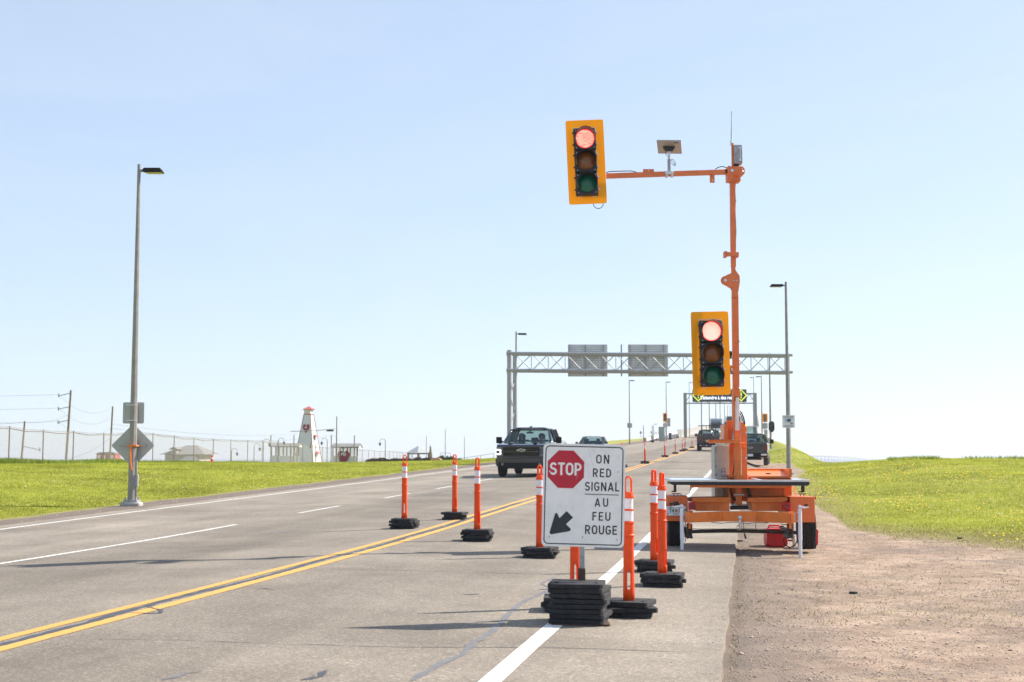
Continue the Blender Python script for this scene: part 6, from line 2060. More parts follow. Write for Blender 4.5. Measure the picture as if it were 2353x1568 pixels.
# white cabinet
FB(t2, 628, 766, 332, 862, 22.3, 22.75).build('cabinet', M['cabinet'], tr_, bevel=.006)
FB(t2, 606, 627, 345, 860, 22.33, 22.7).build('cabinet_door', M['cabinet'], tr_, bevel=.004)
FB(t2, 636, 700, 312, 331, 22.4, 22.7).build('cabinet_top', M['cabinet'], tr_, bevel=.004)
for y in (355, 395, 545, 625):
    FB(t2, 612, 626, y - 12, y + 12, 22.29, 22.329).build('hinge', M['galv'], tr_, bevel=.003)
lp = FB(t2, 674, 712, 566, 650, 22.27, 22.298).build('latch_plate', M['galv'], tr_, bevel=.003)
FB(t2, 680, 708, 760, 860, 22.27, 22.298).build('latch_plate', M['galv'], tr_, bevel=.003)
for y in (585, 618):
    c = t2(693, y, 22.26); MB().cyl((c.x, 22.268, c.z), (c.x, 22.25, c.z), .014, n=10).build('bolt', M['silver'], lp)

# mast base frame
poly(t2, [(699, 122), (736, 122), (736, 282), (699, 282)], 21.9, 22.3).build('side_plate', OR, tr_, bevel=.004)
poly(t2, [(724, 84), (776, 80), (776, 300), (737, 300), (737, 118), (724, 118)], 22.0, 22.02).build('side_plate', OR, tr_, bevel=.003)
poly(t2, [(869, 110), (886, 100), (928, 150), (934, 572), (936, 900), (884, 900), (880, 110)], 21.9, 22.0).build('side_plate', OR, tr_, bevel=.004)
FB(t2, 764, 800, 300, 900, 22.1, 22.2).build('mast_column', OR, tr_, bevel=.004)
FB(t2, 817, 866, 186, 760, 21.75, 21.87).build('mast_column', OR, tr_, bevel=.004)
FB(t2, 803, 880, 183, 190, 21.72, 21.9).build('cap_plate', OR, tr_)
FB(t2, 778, 795, 88, 290, 22.0, 22.06).build('guide_bar', M['silver'], tr_)
FB(t2, 862, 876, 88, 300, 22.0, 22.06).build('guide_bar', M['silver'], tr_)
for y in (207, 463):
    c = t2(921, y, 21.89); MB().cyl((c.x, 21.899, c.z), (c.x, 21.87, c.z), .015, n=10).build('bolt', M['silver'], tr_)
for y in (318, 352):
    MB().cyl(t2(868, y, 21.85), t2(915, y, 21.85), .018, n=10).build('pin', OR, tr_, smooth=True)
    FB(t2, 766, 815, y - 6, y + 10, 21.95, 22.1).build('link', OR, tr_)
mb = FB(t2, 556, 866, 286, 312, 21.6, 21.72)
bx(mb, t2, 548, 866, 278, 285, 21.58, 22.0)
mb.build('cradle_arm', OR, tr_, bevel=.003)
MB().bar(t2(552, 279, 21.75), t2(528, 300, 21.75), .25, .012).build('cradle_lip', OR, tr_)
FB(t2, 560, 700, 273, 277, 21.6, 21.98).build('rubber_pad', M['black'], tr_)
FB(t2, 770, 820, 636, 660, 21.9, 22.3).build('base_brace', OR, tr_)
FB(t2, 866, 884, 636, 664, 21.9, 22.1).build('base_brace', OR, tr_)
FB(t2, 765, 880, 760, 925, 22.0, 22.3).build('base_brace', OR, tr_, bevel=.004)
# lifting cylinder
MB().cyl(t2(827, 186, 21.85), t2(828, -150, 21.85), .030, n=20).build('lift_cylinder', M['silver'], tr_, smooth=True)
MB().tube([t2(x, y, 21.9) for x, y in ((862, -10), (878, 10), (895, 50), (905, 90), (910, 130))], .010, 8).build('cable', M['cable'], tr_, smooth=True)
MB().tube([t2(x, y, 21.95) for x, y in ((858, 10), (875, 40), (890, 85), (900, 128))], .008, 8).build('cable', M['cable'], tr_, smooth=True)
MB().tube([t2(x, y, 21.95) for x, y in ((806, 300), (808, 420), (806, 500), (798, 580), (788, 640))], .010, 8).build('cable', M['cable'], tr_, smooth=True)
# orange hopper / engine cover on the right
bd = FB(t2, 938, 1384, 656, 870, 22.0, 22.9).build('engine_cover', OR, tr_, bevel=.01)
sk_ = .0
z0_ = t2(0, 645, 22.0).z; z1_ = t2(0, 600, 22.5).z
a = t2(944, 0, 22.0).x; b_ = t2(1356, 0, 22.0).x
MB().add([(a, 22.0, z0_), (b_, 22.0, z0_), (b_, 22.6, z1_ + .02), (a, 22.6, z1_ + .02), (a, 22.0, z0_ - .05), (b_, 22.0, z0_ - .05), (b_, 22.6, z0_ - .05), (a, 22.6, z0_ - .05)],
         [(0, 1, 2, 3), (0, 4, 5, 1), (1, 5, 6, 2), (2, 6, 7, 3), (3, 7, 4, 0)]).build('sloping_lid', OR, bd)
FB(t2, 936, 1384, 570, 600, 22.6, 22.95).build('rear_panel', OR, bd, bevel=.004)
FB(t2, 1356, 1384, 572, 655, 22.02, 22.6).build('rim_side', OR, bd)
FB(t2, 980, 1005, 765, 865, 21.985, 21.998).build('rib', OR, bd); FB(t2, 1300, 1325, 750, 865, 21.985, 21.998).build('rib', OR, bd)
c = t2(1147, 626, 22.25)
MB().cyl((c.x, 22.25, c.z - .03), (c.x, 22.25, c.z + .02), .042, n=20).build('filler_cap', M['black'], bd, smooth=True, bevel=.004)

# upper mast
def seg(fn, xa, ya, xb, yb, w, d, name, dep=.09):
    a = fn(xa, ya, d); b_ = fn(xb, yb, d)
    return MB().bar(a, b_, w, dep, up=(0, 1, 0)).build(name, MO, tr_, bevel=.004)
seg(t3, 470, 55, 478, 785, .098, 21.9, 'mast_tube')
poly(t3, [(455, 790), (470, 780), (498, 780), (510, 800), (506, 880), (498, 895), (462, 895), (455, 870)], 21.84, 21.97).build('pivot_bracket', MO, tr_, bevel=.006)
mb = MB(); bx(mb, t3, 458, 472, 880, 1125, 21.84, 21.97); bx(mb, t3, 491, 504, 880, 1125, 21.84, 21.97); mb.build('mast_channel', MO, tr_, bevel=.003)
FB(t3, 470, 493, 858, 890, 21.83, 21.9).build('clevis', M['black'], tr_, bevel=.004)
# knuckle
pts = [(1475, 1335), (1510, 1335), (1511, 1360), (1545, 1408), (1547, 1460), (1530, 1568), (1526, 1590), (1480, 1590), (1478, 1535), (1470, 1516)] + [(1425 + 38 * math.cos(R(a)), 1448 - 38 * math.sin(R(a))) for a in range(-100, -271, -17)] + [(1440, 1400), (1475, 1386)]
poly(t4, pts, 21.82, 21.85).build('knuckle_plate', MO, tr_, bevel=.003)
poly(t4, pts, 21.95, 21.98).build('knuckle_plate', MO, tr_, bevel=.003)
c = t4(1425, 1447, 21.8); MB().cyl((c.x, 21.82, c.z), (c.x, 21.79, c.z), .022, n=14).build('bolt', M['silver'], tr_)
c = t4(1493, 1448, 21.8); MB().cyl((c.x, 21.82, c.z), (c.x, 21.80, c.z), .010, n=8).tube([c + Vector((0, 0, 0)), c + Vector((.03, -.005, -.01)), c + Vector((.04, -.005, .01)), c + Vector((.05, -.005, -.012))], .004, 5).build('cotter_pin', M['silver'], tr_)
seg(t4, 1491, 1200, 1492, 1338, .072, 21.9, 'mast_tube')
seg(t4, 1484, 625, 1490, 1200, .078, 21.9, 'mast_tube')
mb = FB(t4, 1419, 1440, 1202, 1250, 21.82, 21.98); bx(mb, t4, 1440, 1538, 1210, 1246, 21.8, 21.83); bx(mb, t4, 1515, 1538, 1212, 1250, 21.83, 21.98)
mb.build('clamp', MO, tr_, bevel=.003)
MB().tube([t4(x, y, 21.93) for x, y in ((1508, 632), (1506, 700), (1509, 775), (1507, 870), (1511, 960), (1514, 1045), (1510, 1140), (1506, 1195))], .007, 6).build('cable', M['cable'], tr_)
for y in (780, 962, 1048, 1150):
    FB(t4, 1503, 1516, y - 6, y + 6, 21.9, 21.95).build('cable_clip', M['black'], tr_)
# head box
pts = [(1440, 500), (1455, 484), (1468, 494), (1572, 492), (1588, 510), (1588, 550), (1572, 566), (1552, 566), (1552, 618), (1500, 622), (1443, 612)]
poly(t4, pts, 21.80, 22.0).build('pivot_head', MO, tr_, bevel=.006)
for y0, y1 in ((562, 572), (598, 608)):
    FB(t4, 1500, 1553, y0, y1, 21.77, 21.80).build('rib', MO, tr_)
c = t4(1479, 531, 21.8); MB().cyl((c.x, 21.8, c.z), (c.x, 21.77, c.z), .026, n=14).build('bolt', M['silver'], tr_)
c = t4(1563, 513, 21.8); MB().cyl((c.x, 21.8, c.z), (c.x, 21.78, c.z), .010, n=8).tube([c, c + Vector((.0, -.02, -.03)), c + Vector((.02, -.02, -.05)), c + Vector((-.01, -.02, -.06))], .005, 5).build('cotter_pin', M['silver'], tr_)
MB().cyl(t4(1462, 628, 21.9), t4(1502, 630, 21.9), .02, n=10).build('collar', M['black'], tr_)
# grey control box, orange upright, antenna
FB(t4, 1480, 1495, 297, 492, 21.88, 21.93).build('upright', MO, tr_, bevel=.003)
g = FB(t4, 1500, 1567, 313, 470, 21.82, 22.0).build('control_box', M['galv'], tr_, bevel=.006)
for y in (338, 440):
    FB(t4, 1538, 1558, y - 8, y + 8, 21.80, 21.819).build('clasp', M['silver'], g)
FB(t4, 1548, 1553, 330, 450, 21.805, 21.819).build('hinge_rod', M['silver'], g)
FB(t4, 1503, 1540, 464, 488, 21.85, 21.95).build('bracket', M['black'], tr_)
MB().cyl(t4(1474, 300, 21.9), t4(1478, 32, 21.9), .013, .009, 10).cyl(t4(1474, 318, 21.9), t4(1474, 286, 21.9), .018, n=10).build('antenna', M['silver'], tr_, smooth=True)
# boom
seg(t4, 428, 575, 1440, 541, .070, 21.6, 'boom')
seg(t4, 1420, 541, 1446, 540, .082, 21.6, 'boom_sleeve')
FB(t4, 737, 828, 516, 545, 21.57, 21.60).build('boom_tab', MO, tr_, bevel=.003)
c = t4(781, 530, 21.565); MB().cyl((c.x, 21.569, c.z), (c.x, 21.562, c.z), .010, n=12).build('hole_sleeve', M['white_paint'], tr_)
FB(t4, 1297, 1335, 560, 629, 21.60, 21.63).build('boom_tab', MO, tr_, bevel=.003)
c = t4(1318, 611, 21.595); MB().cyl((c.x, 21.599, c.z), (c.x, 21.59, c.z), .010, n=12).build('hole_sleeve', M['white_paint'], tr_)
MB().tube([t4(x, y, 21.6) for x, y in ((428, 550), (445, 540), (470, 536), (560, 534), (640, 532), (670, 540), (684, 545))], .007, 6).build('cable', M['cable'], tr_)
MB().tube([t4(x, y, 21.6) for x, y in ((1340, 517), (1365, 503), (1395, 495), (1420, 500), (1438, 506))], .007, 6).build('cable', M['cable'], tr_)
# little camera / detector panel on the boom
mb = FB(t4, 921, 993, 533, 558, 21.50, 21.62); bx(mb, t4, 926, 944, 558, 582, 21.52, 21.60); bx(mb, t4, 972, 990, 558, 580, 21.52, 21.60)
mb.build('clamp', M['silver'], tr_, bevel=.003)
FB(t4, 944, 967, 430, 533, 21.53, 21.58).build('camera_post', M['galv'], tr_, bevel=.003)
FB(t4, 946, 964, 368, 430, 21.535, 21.575).build('camera_post', M['silver'], tr_, bevel=.003)
P = [t4(850, 284, 21.35), t4(1053, 286, 21.35), t4(1062, 389, 21.85), t4(863, 387, 21.85)]
mb = MB(); hexa(mb, [P[3], P[2], P[1], P[0]] + [v + Vector((0, -.01, .02)) for v in (P[3], P[2], P[1], P[0])])
dp = mb.build('detector_panel', mat('panel_underside', (.40, .39, .40), .5, var=.1), tr_)
c = t4(955, 345, 21.6)
poly(t4, [(905, 330), (1007, 330), (985, 362), (925, 362)], 21.52, 21.60).build('panel_mount', M['black'], dp, bevel=.004)
poly(t4, [(992, 293), (1030, 293), (1030, 300), (992, 300)], 21.34, 21.345).build('label_plate', M['black'], dp)
MB().tube([t4(x, y, 21.5) for x, y in ((925, 360), (922, 385), (935, 405), (948, 415))], .004, 5).tube([t4(x, y, 21.5) for x, y in ((968, 440), (990, 436), (1003, 455), (1008, 480), (1000, 490), (985, 478), (972, 462))], .005, 5).tube([t4(x, y, 21.5) for x, y in ((968, 445), (984, 450), (996, 470), (1006, 488))], .004, 5).build('cable', M['cable'], tr_)

# signals ------------------------------------------------------------
lit1, nt, b = newmat('lit_red_signal')
co = coords(nt)
g1 = nt.nodes.new("ShaderNodeTexGradient")
b.inputs["Emission Color"].default_value = (1, .15, .12, 1)
nz = noise(nt, 14, 4, .6, coords(nt, "Object", (1, 1, 6)))
nt.links.new(ramp(nt, nz, [(.33, (1, .13, .10)), (.5, (1, .42, .32)), (.66, (1, .80, .62))]), b.inputs["Emission Color"])
b.inputs["Emission Strength"].default_value = .40
b.inputs["Base Color"].default_value = (.6, .05, .04, 1)
lit2, nt, b = newmat('lit_red_signal_bright')
vo = nt.nodes.new("ShaderNodeTexVoronoi"); vo.inputs["Scale"].default_value = 90; nt.links.new(coords(nt), vo.inputs["Vector"])
nt.links.new(ramp(nt, vo.outputs["Distance"], [(0, (1, .48, .34)), (.6, (1, .30, .22))]), b.inputs["Emission Color"])
b.inputs["Emission Strength"].default_value = .62
rim_red = emit('lit_red_rim', (1, .03, .03), .3)
def signal(TL, TR, BR, BL, d, litm, fn, hx0, hx1, hy0, hy1, lenses, lr, parent, nm):
    """corner pixels of the backplate in fn's frame"""
    tl, tr2, br, bl = [fn(*q, d) for q in (TL, TR, BR, BL)]
    cen = (tl + tr2 + br + bl) / 4
    ux = ((tr2 - tl) + (br - bl)) / 2; uz = ((tl - bl) + (tr2 - br)) / 2
    w, h = ux.length, uz.length
    ang = math.atan2(ux.z, ux.x)
    Ms = Matrix.Translation((cen.x, d, cen.z)) @ Matrix.Rotation(-ang, 4, 'Y')
    sh = (uz.x / uz.length + math.sin(ang))
    bp = MB().prism(rrect(-w / 2, w / 2, -h / 2, h / 2, .035, 5), 0, .004, 'y', M=Ms).build('backplate', M['backplate'], parent)
    inv = Ms.inverted()
    def L(x, y):
        q = inv @ fn(x, y, d); return q.x, q.z
    x0, _ = L(hx0, (hy0 + hy1) / 2); x1, _ = L(hx1, (hy0 + hy1) / 2)
    _, z1 = L((hx0 + hx1) / 2, hy0); _, z0 = L((hx0 + hx1) / 2, hy1)
    xm = (x0 + x1) / 2; hw = (x1 - x0) / 2 * .985
    hs = []
    for k in range(3):
        za = z0 + (z1 - z0) * k / 3; zb2 = z0 + (z1 - z0) * (k + 1) / 3
        sec = MB().box(xm - hw, xm + hw, -.13, -.005, za + .003, zb2 - .003, M=Ms).build('housing', M['housing'], parent, bevel=.012)
        zc2 = (za + zb2) / 2
        # door face
        MB().box(xm - hw + .01, xm + hw - .01, -.145, -.131, za + .012, zb2 - .012, M=Ms).build('door', M['housing'], sec, bevel=.006)
        mm = (M['lens_green'], M['lens_amber'], litm)[k]
        r = lr
        # domed lens
        vs = []; n = 28; rings = [(1, -.146), (.9, -.158), (.6, -.172), (.3, -.178), (0, -.18)]
        for f, yy in rings:
            for i in range(n):
                t = 2 * math.pi * i / n; vs.append(Ms @ Vector((xm + r * f * math.cos(t), yy, zc2 + r * f * math.sin(t))))
        fs = [(j * n + i, j * n + (i + 1) % n, (j + 1) * n + (i + 1) % n, (j + 1) * n + i) for j in range(4) for i in range(n)]
        MB().add(vs, fs).build('lens', mm, sec, smooth=True, fix=False)
        # ring round the lens
        vs = []
        for f, yy in ((1.0, -.147), (1.0, -.162), (1.07, -.162), (1.07, -.146)):
            for i in range(n):
                t = 2 * math.pi * i / n; vs.append(Ms @ Vector((xm + r * f * math.cos(t), yy, zc2 + r * f * math.sin(t))))
        fs = [(j * n + i, j * n + (i + 1) % n, (j + 1) * n + (i + 1) % n, (j + 1) * n + i) for j in range(3) for i in range(n)]
        MB().add(vs, fs).build('lens_ring', rim_red if k == 2 else M['housing'], sec, smooth=True)
        # visor: open tunnel around the top and sides
        vs = []; vn = 18
        for yy_f in (0, 1):
            for q in (1.09, 1.13):
                for i in range(vn + 1):
                    t = R(-28 + 236 * i / vn)
                    dep = -.15 - yy_f * (.16 + .05 * math.sin(max(0, t)))
                    vs.append(Ms @ Vector((xm + r * q * math.cos(t), dep, zc2 + r * q * math.sin(t))))
        m1 = vn + 1
        fs = []
        for i in range(vn):
            fs += [(i, i + 1, 2 * m1 + i + 1, 2 * m1 + i), (m1 + i, 3 * m1 + i, 3 * m1 + i + 1, m1 + i + 1), (2 * m1 + i, 2 * m1 + i + 1, 3 * m1 + i + 1, 3 * m1 + i)]
        MB().add(vs, fs).build('visor', M['housing'], sec, smooth=True)
        for sx_ in (-1, 1):
            for sz_ in (-1, 1):
                MB().cyl(Ms @ Vector((xm + sx_ * r * .98, -.145, zc2 + sz_ * r * .98)), Ms @ Vector((xm + sx_ * r * .98, -.152, zc2 + sz_ * r * .98)), .006, n=8).build('screw', M['silver'], sec)
            for zq in (.25, .78):
                zz = za + (zb2 - za) * zq
                MB().cyl(Ms @ Vector((xm + sx_ * (hw + .012), -.15, zz)), Ms @ Vector((xm + sx_ * (hw + .012), -.10, zz)), .012, n=8).build('hinge_knob', M['silver'] if sx_ > 0 else M['housing'], sec)
    # bright wire bracket at the top and clips at the bottom
    MB().box(xm - hw * .96, xm + hw * .96, -.03, -.02, z1 + .020, z1 + .026, M=Ms).box(xm - hw, xm - hw * .955, -.03, -.02, z1 - .01, z1 + .026, M=Ms).box(xm + hw * .955, xm + hw, -.03, -.02, z1 - .01, z1 + .026, M=Ms).build('bracket', M['white_paint'], parent)
    for s in (-1, 1):
        MB().box(xm + s * hw * .62 - .03, xm + s * hw * .62 + .03, -.03, -.02, z0 - .012, z0 - .003, M=Ms).build('clip', M['white_paint'], parent)
    return Ms
up_c = t4(262, 460, 21.4)
s1 = thing('traffic_light', 'upper traffic signal on the boom, red lit, with yellow backplate', 'traffic light', tuple(up_c))
signal((93, 113), (410, 100), (428, 803), (112, 815), 21.45, lit1, t4, 161, 349, 187, 748, None, .137, s1, 'upper')
MB().tube([t4(x, y, 21.5) for x, y in ((320, 806), (326, 828), (345, 843), (365, 847), (387, 840), (400, 822), (404, 806))], .006, 6).build('cable_loop', M['cable'], s1, smooth=True)
lo_c = t3(282, 515, 21.5)
s2 = thing('traffic_light', 'lower traffic signal beside the mast, red lit bright, with yellow backplate', 'traffic light', tuple(lo_c))
signal((127, 194), (420, 187), (436, 842), (138, 847), 21.5, lit2, t3, 189, 370, 264, 783, None, .139, s2, 'lower')
# arm of the lower signal and small camera on the mast
FB(t3, 432, 456, 612, 634, 21.75, 21.85).build('signal_arm', MO, tr_)
MB().tube([t3(x, y, 21.8) for x, y in ((436, 634), (438, 655), (450, 675), (458, 678))], .009, 6).build('cable', M['cable'], tr_)
FB(t3, 392, 448, 500, 536, 21.62, 21.8).build('detector_camera', M['black'], tr_, bevel=.006)
mb = FB(t3, 410, 440, 538, 552, 21.68, 21.78); bx(mb, t3, 398, 452, 552, 556, 21.66, 21.80); mb.build('camera_mount', M['black'], tr_)
c = t3(500, 424, 21.85); MB().cyl(c, c + Vector((.015, 0, 0)), .008, n=6).build('bolt', M['black'], tr_)
c = t3(500, 620, 21.85); MB().cyl(c, c + Vector((.015, 0, 0)), .008, n=6).build('bolt', M['silver'], tr_)

# red fuel can, black-and-red generator, cable scraps
d = 22.7
a = t1(1528, 1025, d); b_ = t1(1822, 768, d)
zc0 = gz((a.x + b_.x) / 2, d + .15)
can = MB().prism(rrect(a.x, b_.x, zc0, b_.z, .06, 5), d, d + .32, 'y').build('fuel_can', M['red_plastic'], origin=((a.x + b_.x) / 2, d + .16, zc0), bevel=.02, seg=3)
tag(can, 'bright red plastic fuel can on the gravel under the right side of the trailer', 'fuel can')
for zz in (.12, .30):
    MB().box(a.x + .03, b_.x - .03, d - .004, d + .001, zc0 + zz, zc0 + zz + .01).build('rib', M['red_plastic'], can)
MB().tube([((a.x + b_.x) / 2 - .12, d + .16, b_.z - .01), ((a.x + b_.x) / 2 - .1, d + .16, b_.z + .04), ((a.x + b_.x) / 2 + .06, d + .16, b_.z + .04), ((a.x + b_.x) / 2 + .08, d + .16, b_.z - .01)], .014, 8).build('handle', M['red_plastic'], can)
MB().cyl((b_.x - .06, d + .16, b_.z - .01), (b_.x - .06, d + .16, b_.z + .04), .03, n=12).build('cap', M['black'], can)
d = 22.6
a = t1(2150, 1040, d); b_ = t1(2248, 715, d)
zg_ = gz(b_.x, d)
gen = MB().prism([(a.x - .05, zg_), (b_.x - .03, zg_), (b_.x - .01, zg_ + .12), (b_.x - .03, b_.z - .08), (b_.x - .09, b_.z), (a.x - .05, b_.z)], d, d + .35, 'y').build('generator', M['black'], origin=(a.x, d, zg_), bevel=.012)
tag(gen, 'black and red portable unit standing behind the right trailer wheel', 'generator')
MB().prism([(b_.x - .028, zg_ + .05), (b_.x - .0, zg_ + .07), (b_.x + .01, b_.z - .09), (b_.x - .08, b_.z + .02), (b_.x - .1, b_.z + .005), (b_.x - .03, b_.z - .09)], d - .01, d + .36, 'y').build('red_trim', M['red_plastic'], gen, bevel=.005)
c = t1(1215, 880, 21.4)
tag(MB().prism([(c.x - .02, c.z + .05), (c.x + .0, c.z + .045), (c.x + .025, c.z - .03), (c.x - .005, c.z - .035)], 21.4, 21.41, 'y').tube([(c.x - .01, 21.405, c.z + .05), (c.x - .03, 21.405, c.z + .24)], .004, 5).build('rubber_flap', M['rubber'], tr_), None)
# ------------------------------------------------------------------ vehicles (local frame: +Y forward, ground z = 0)
def loft(sections, closed_ends=True):
    """sections: list of equally long 3D point rings"""
    n = len(sections[0]); mb = MB(); vs = [p for s in sections for p in s]; fs = []
    for k in range(len(sections) - 1):
        for i in range(n):
            fs.append((k * n + i, k * n + (i + 1) % n, (k + 1) * n + (i + 1) % n, (k + 1) * n + i))
    if closed_ends:
        fs += [tuple(range(n)), tuple(reversed(range((len(sections) - 1) * n, len(sections) * n)))]
    return mb.add(vs, fs)
def vwheel(root, x, y, r, w, rimm):
    s = 1 if x > 0 else -1
    n = 28; prof = [(-.5, .60), (-.5, .86), (-.42, .97), (-.3, 1), (.3, 1), (.42, .97), (.5, .86), (.5, .60)]
    vs = [(x + u * w, y + v * r * math.cos(2 * math.pi * i / n), r + v * r * math.sin(2 * math.pi * i / n)) for u, v in prof for i in range(n)]
    fs = [(k * n + i, k * n + (i + 1) % n, (k + 1) * n + (i + 1) % n, (k + 1) * n + i) for k in range(7) for i in range(n)]
    wh = MB().add(vs, fs).build('wheel', M['tyre'], root, smooth=True)
    mb = MB().cyl((x - w * .3, y, r), (x + s * w * .38, y, r), r * .60, n=24)
    for k in range(6):
        t = 2 * math.pi * k / 6
        mb.bar((x + s * w * .40, y, r), (x + s * w * .42, y + r * .52 * math.cos(t), r + r * .52 * math.sin(t)), .07, .03)
    mb.build('rim', rimm, wh)
def body_profile_mesh(prof, hw, tuck=.06, arches=(), ar=.45):
    """prof: side outline (y, z) ring; sides bulge at mid height, wheel arches are dark recesses added after"""
    zs = [p[1] for p in prof]; z0, z1 = min(zs), max(zs)
    def half(z):
        f = (z - z0) / (z1 - z0)
        return hw - tuck * max(0, f - .62) / .38 - tuck * .7 * max(0, .25 - f) / .25
    cols = [-1, -.97, 0, .97, 1]
    rings = []
    for c in (-1, 1):
        rings.append([(c * half(z), y, z) for y, z in prof])
    return loft(rings)
def person(root_loc, rotz, label, hat=False, passenger=False):
    """seated figure: one skinned body with hair as a child"""
    t = thing('person', label, 'person', (0, 0, 0))
    V = [(0, 0, .0), (0, -.02, .22), (0, -.03, .42), (0, -.02, .53), (0, 0, .60), (0, .01, .70), (0, .0, .77),
         (.18, -.03, .45), (.24, .06, .22), (.17, .30, .20), (-.18, -.03, .45), (-.24, .06, .22), (-.17, .30, .20),
         (.10, .05, -.02), (.13, .42, .0), (.13, .50, -.36), (-.10, .05, -.02), (-.13, .42, .0), (-.13, .50, -.36), (.12, .36, .27), (-.12, .36, .27)]
    E = [(0, 1), (1, 2), (2, 3), (3, 4), (4, 5), (5, 6), (2, 7), (7, 8), (8, 9), (2, 10), (10, 11), (11, 12), (0, 13), (13, 14), (14, 15), (0, 16), (16, 17), (17, 18), (9, 19), (12, 20)]
    Rr = [.15, .15, .16, .06, .085, .098, .06, .07, .05, .038, .07, .05, .038, .10, .075, .05, .10, .075, .05, .04, .04]
    me = bpy.data.meshes.new('body'); me.from_pydata(V, E, [])
    o = bpy.data.objects.new('body', me); COL.objects.link(o); o.parent = t
    sk_ = o.modifiers.new('skin', 'SKIN'); sk_.use_smooth_shade = True
    for i, r in enumerate(Rr): me.skin_vertices[0].data[i].radius = (r, r)
    me.skin_vertices[0].data[0].use_root = True
    ss = o.modifiers.new('sub', 'SUBSURF'); ss.levels = 2; ss.render_levels = 2
    # skin tone above the collar and on the forearms, cloth elsewhere
    m, nt, b = newmat('person_surface')
    sp = nt.nodes.new("ShaderNodeSeparateXYZ"); nt.links.new(coords(nt, "Object"), sp.inputs[0])
    f = nt.nodes.new("ShaderNodeMath"); f.operation = 'GREATER_THAN'; f.inputs[1].default_value = .545; nt.links.new(sp.outputs[2], f.inputs[0])
    f2 = nt.nodes.new("ShaderNodeMath"); f2.operation = 'GREATER_THAN'; f2.inputs[1].default_value = .16; nt.links.new(sp.outputs[1], f2.inputs[0])
    f3 = nt.nodes.new("ShaderNodeMath"); f3.operation = 'GREATER_THAN'; f3.inputs[1].default_value = .12; nt.links.new(sp.outputs[2], f3.inputs[0])
    f4 = nt.nodes.new("ShaderNodeMath"); f4.operation = 'MULTIPLY'; nt.links.new(f2.outputs[0], f4.inputs[0]); nt.links.new(f3.outputs[0], f4.inputs[1])
    f5 = nt.nodes.new("ShaderNodeMath"); f5.operation = 'MAXIMUM'; nt.links.new(f.outputs[0], f5.inputs[0]); nt.links.new(f4.outputs[0], f5.inputs[1])
    nt.links.new(mixc(nt, f5.outputs[0], (.07, .08, .11) if passenger else (.16, .17, .2), (.55, .33, .25)), b.inputs["Base Color"])
    me.materials.append(m)
    # face: brow, eyes, nose, mouth, ears
    fc = MB()
    fc.cyl((0, .085, .665), (0, .118, .655), .018, .012, 8)
    fc.box(-.03, .03, .088, .096, .622, .630)
    fc.cyl((.098, 0, .67), (.11, 0, .67), .026, n=8); fc.cyl((-.098, 0, .67), (-.11, 0, .67), .026, n=8)
    fc.build('face', M['skin'], t)
    ey = MB()
    for s in (-1, 1): ey.cyl((s * .035, .085, .695), (s * .035, .097, .695), .012, n=8)
    ey.build('eye', M['black'], t)
    hr = MB()
    n = 14
    rows = [(.0, .80), (.06, .79), (.10, .75), (.112, .70), (.108, .65)] + ([(.115, .58), (.12, .50)] if passenger else [])
    vs = []; fs = []
    for r, z in rows:
        for i in range(n):
            a = R(-20 - 320 * i / (n - 1) + 90 + (0))
            a = R(115 + 310 * i / (n - 1)); vs.append((r * math.cos(a), r * math.sin(a) * 1.05 - .005, z))
    for k in range(len(rows) - 1):
        for i in range(n - 1): fs.append((k * n + i, k * n + i + 1, (k + 1) * n + i + 1, (k + 1) * n + i))
    h = MB().add(vs, fs).build('hair', M['hair'], t, smooth=True)
    sd_ = h.modifiers.new('wall', 'SOLIDIFY'); sd_.thickness = .02; sd_.offset = 1
    t.location = root_loc; t.rotation_euler = (0, 0, rotz)
    return t

